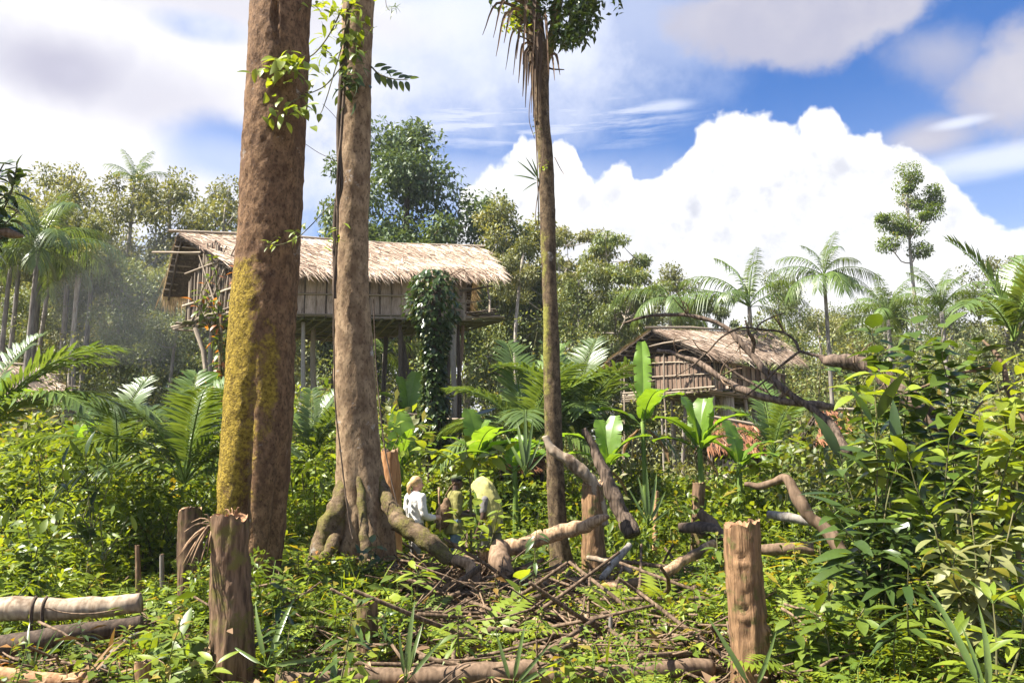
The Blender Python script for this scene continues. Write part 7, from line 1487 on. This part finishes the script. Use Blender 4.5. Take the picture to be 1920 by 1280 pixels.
for (px, py, ex, ey) in [(1000, 20, 925, 60), (1000, 30, 905, 55), (995, 15, 930, -20), (1000, 40, 945, 70), (998, 45, 930, 95), (1002, 60, 950, 20), (1000, 70, 948, 120), (1000, 85, 962, 130), (1002, 90, 972, 145), (1004, 100, 980, 170), (1006, 110, 985, 190), (1000, 60, 968, 100), (1008, 120, 990, 150), (1020, 60, 1005, 150), (1016, 70, 1014, 180), (1024, 112, 1050, 130), (1026, 115, 1040, 140), (1010, 10, 980, 110), (1012, 0, 1000, 90), (995, 5, 960, -10), (1010, 130, 1000, 210), (1014, 140, 1008, 230), (1012, 95, 996, 200), (1018, 120, 1012, 200), (1015, 40, 1028, 130)]:
    p0, p1 = P(px, py, 11.85), P(ex, ey, 11.6 + r.uniform(-.2, .2)); m_ = p0 + Vector(((p1.x - p0.x) * .7, (p1.y - p0.y) * .5, max(0, (p1.z - p0.z)) * .6 + .10 * abs(ex - px) / 50 - .02)); p1 = p1 - Vector((0, 0, .10)); px_ = spline([p0, m_, p1], 9) - np.array(tuple(slim_tree.location)); d = np.gradient(px_, axis=0); sd = nrm(np.cross(d, np.array([.2, 1, .3]))); w_ = np.interp(np.linspace(0, 1, 9), [0, .3, 1], [.012, .026, .004]) * r.uniform(.7, 1.3)
    V = np.stack([px_ - sd * w_[:, None], px_ + np.array([0, .012, 0]), px_ + sd * w_[:, None]], 1).reshape(-1, 3); i = np.arange(8)[:, None] * 3; j = np.arange(2)[None]; q = MB(); q.add(V, np.stack([i + j, i + j + 1, i + j + 4, i + j + 3], -1).reshape(-1, 4), 0, r.uniform(.1, .9)); link('dead_leaf', q.mesh('dead_leaf', M['leaf_dead_shaded']), slim_tree)
vine('pair of green strap leaved epiphytes on the slim trunk', 'epiphyte', [[(1010, 335, 11.8, 1), (1012, 345, 11.8, 1)]], [], 50, 'stem')
ep = [o for o in bpy.data.objects if o.name.startswith('epiphyte')][-1]
for (ex, ey) in ((978, 303), (990, 298), (970, 325), (985, 352), (1000, 300)):
    p0, p1 = P(1011, 340, 11.8), P(ex, ey, 11.7); e = p1 - p0; leaf_at(ep, 'blade', p0 - ep.location, e, (0, -1, .3), e.length * 1.02, rng)
vine('bare hanging vines clinging along the slim trunk', 'liana', [[(1000, 160, 11.8, 1.2), (1004, 240, 11.8, 1.3), (1008, 320, 11.8, 1.2), (1010, 420, 11.82, 1.2)], [(1010, 180, 11.8, 1), (1020, 260, 11.8, 1), (1012, 340, 11.8, 1), (1004, 400, 11.8, .9), (1008, 430, 11.8, .9)], [(1040, 295, 11.9, .8), (1050, 315, 11.85, .7), (1057, 326, 11.8, .5)], [(998, 150, 11.8, 1), (992, 220, 11.75, .8), (1002, 260, 11.75, .7)]], [('ivy', 1020, 315, 11.8, 8, 5, 6, .09, (-1, .3)), ('oval_dark', 1006, 240, 11.8, 8, 3, 10, .08, (-1, .3))], 51, 'twig')
# column wrapped in climber beside the long house
vp = P(812, 860, 18.8); zt = P(812, 505, 18.8).z; vc = thing('vine_column', 'dead post wholly wrapped in dark climbing leaves in front of the long house', 'vine', (vp.x, vp.y, g1(vp.x, vp.y)))
mb = MB(); hz = zt - vc.location.z; tube(mb, spline([(0, 0, -.1), (.05, 0, hz * .5), (0, 0, hz - .3)], 14), np.linspace(.18, .12, 14), 10); link('post', mb.mesh('post', M['bark_dark']), vc)
r = np.random.default_rng(52); n = 3400; mb = MB(); z = r.uniform(.3, 1, n) ** .9 * hz; th = r.uniform(0, 6.28, n); q = z / hz; rr = np.interp(q, [0, .3, .55, .75, .85, .97, 1], [.27, .29, .27, .30, .50, .48, .22]) * (1 + .25 * np.sin(z * 2.3 + 1) + .12 * np.sin(th * 3 + z * 4)) * r.uniform(.6, 1.12, n)
cx = np.interp(q, [0, .8, .95, 1], [0, .0, -.12, -.05]); b = np.c_[cx + np.cos(th) * rr, np.sin(th) * rr * .9, z]; d = nrm(np.c_[np.cos(th) * .8, np.sin(th) * .8, np.full(n, -.7)] + r.normal(0, .45, (n, 3))); l = r.uniform(.10, .19, n)
leaves(mb, b, d, np.c_[np.cos(th), np.sin(th), np.full(n, .8)] + r.normal(0, .3, (n, 3)), l, l * .6, .15, .12, 1, 0, np.clip(r.normal(.5, .25, n), 0, 1)); link('foliage', mb.mesh('foliage', M['leaf_dark']), vc)
mb = MB()
for k in range(5):
    pts = [P(815 + k * 8, 520, 18.7), P(840 + k * 8 + r.uniform(-4, 4), 515 - r.uniform(0, 20), 18.7), P(858 + k * 7, 530 - k * 6 + r.uniform(-8, 8), 18.7)]; tube(mb, spline([p - vc.location for p in pts], 8), .010, 5, 0, .5, False)
link('tendril', mb.mesh('tendril', M['twig']), vc)
# ------------------------------------------------------------------ thin smoke hanging at the forest edge, and clear tropical air
def volume(name, density, color, aniso=.2):
    m = bpy.data.materials.new(name); m.use_nodes = True; m.node_tree.nodes.clear(); n = NT(m.node_tree); v = n.new('ShaderNodeVolumePrincipled'); n.put(v.inputs['Color'], color); v.inputs['Density'].default_value = density; v.inputs['Anisotropy'].default_value = aniso
    o = n.new('ShaderNodeOutputMaterial'); n.t.links.new(v.outputs[0], o.inputs['Volume']); return m
HAZE = 0.0004
if HAZE:
    mb = MB(); c = P(255, 575, 27); u = nrm(np.array([[math.cos(a) * math.sin(b), math.sin(a) * math.sin(b), math.cos(b)] for b in np.linspace(0, math.pi, 22) for a in np.linspace(0, 2 * math.pi, 32, endpoint=False)]))
    ii = np.arange(21)[:, None] * 32; jj = np.arange(32)[None]; j2 = (jj + 1) % 32; rr_ = .55 + .9 * fbm(u * 1.6 + 3, 3)
    mb.add(u * rr_[:, None] * np.array([2.6, 2.2, 2.3]) + np.array([0, 0, 0]), np.stack([ii + jj, ii + 32 + jj, ii + 32 + j2, ii + j2], -1).reshape(-1, 4))
    o = link('smoke', mb.mesh('smoke', volume('smoke', .010, (.93, .96, 1.0)), smooth=False), None, c); stuff(o, 'thin bluish smoke drifting between the small hut and the long house')
    mb = MB(); v = np.array([[x, y, z] for z in (-1.6, 22) for y in (-45, 330) for x in (-230, 230)], float); f = np.array([[0, 2, 3, 1], [4, 5, 7, 6], [0, 1, 5, 4], [2, 6, 7, 3], [0, 4, 6, 2], [1, 3, 7, 5]]); mb.add(v, f)
    o = link('haze', mb.mesh('haze', volume('air', HAZE, (.85, .92, 1.0)), smooth=False)); stuff(o, 'thin humid haze in the air over the clearing')
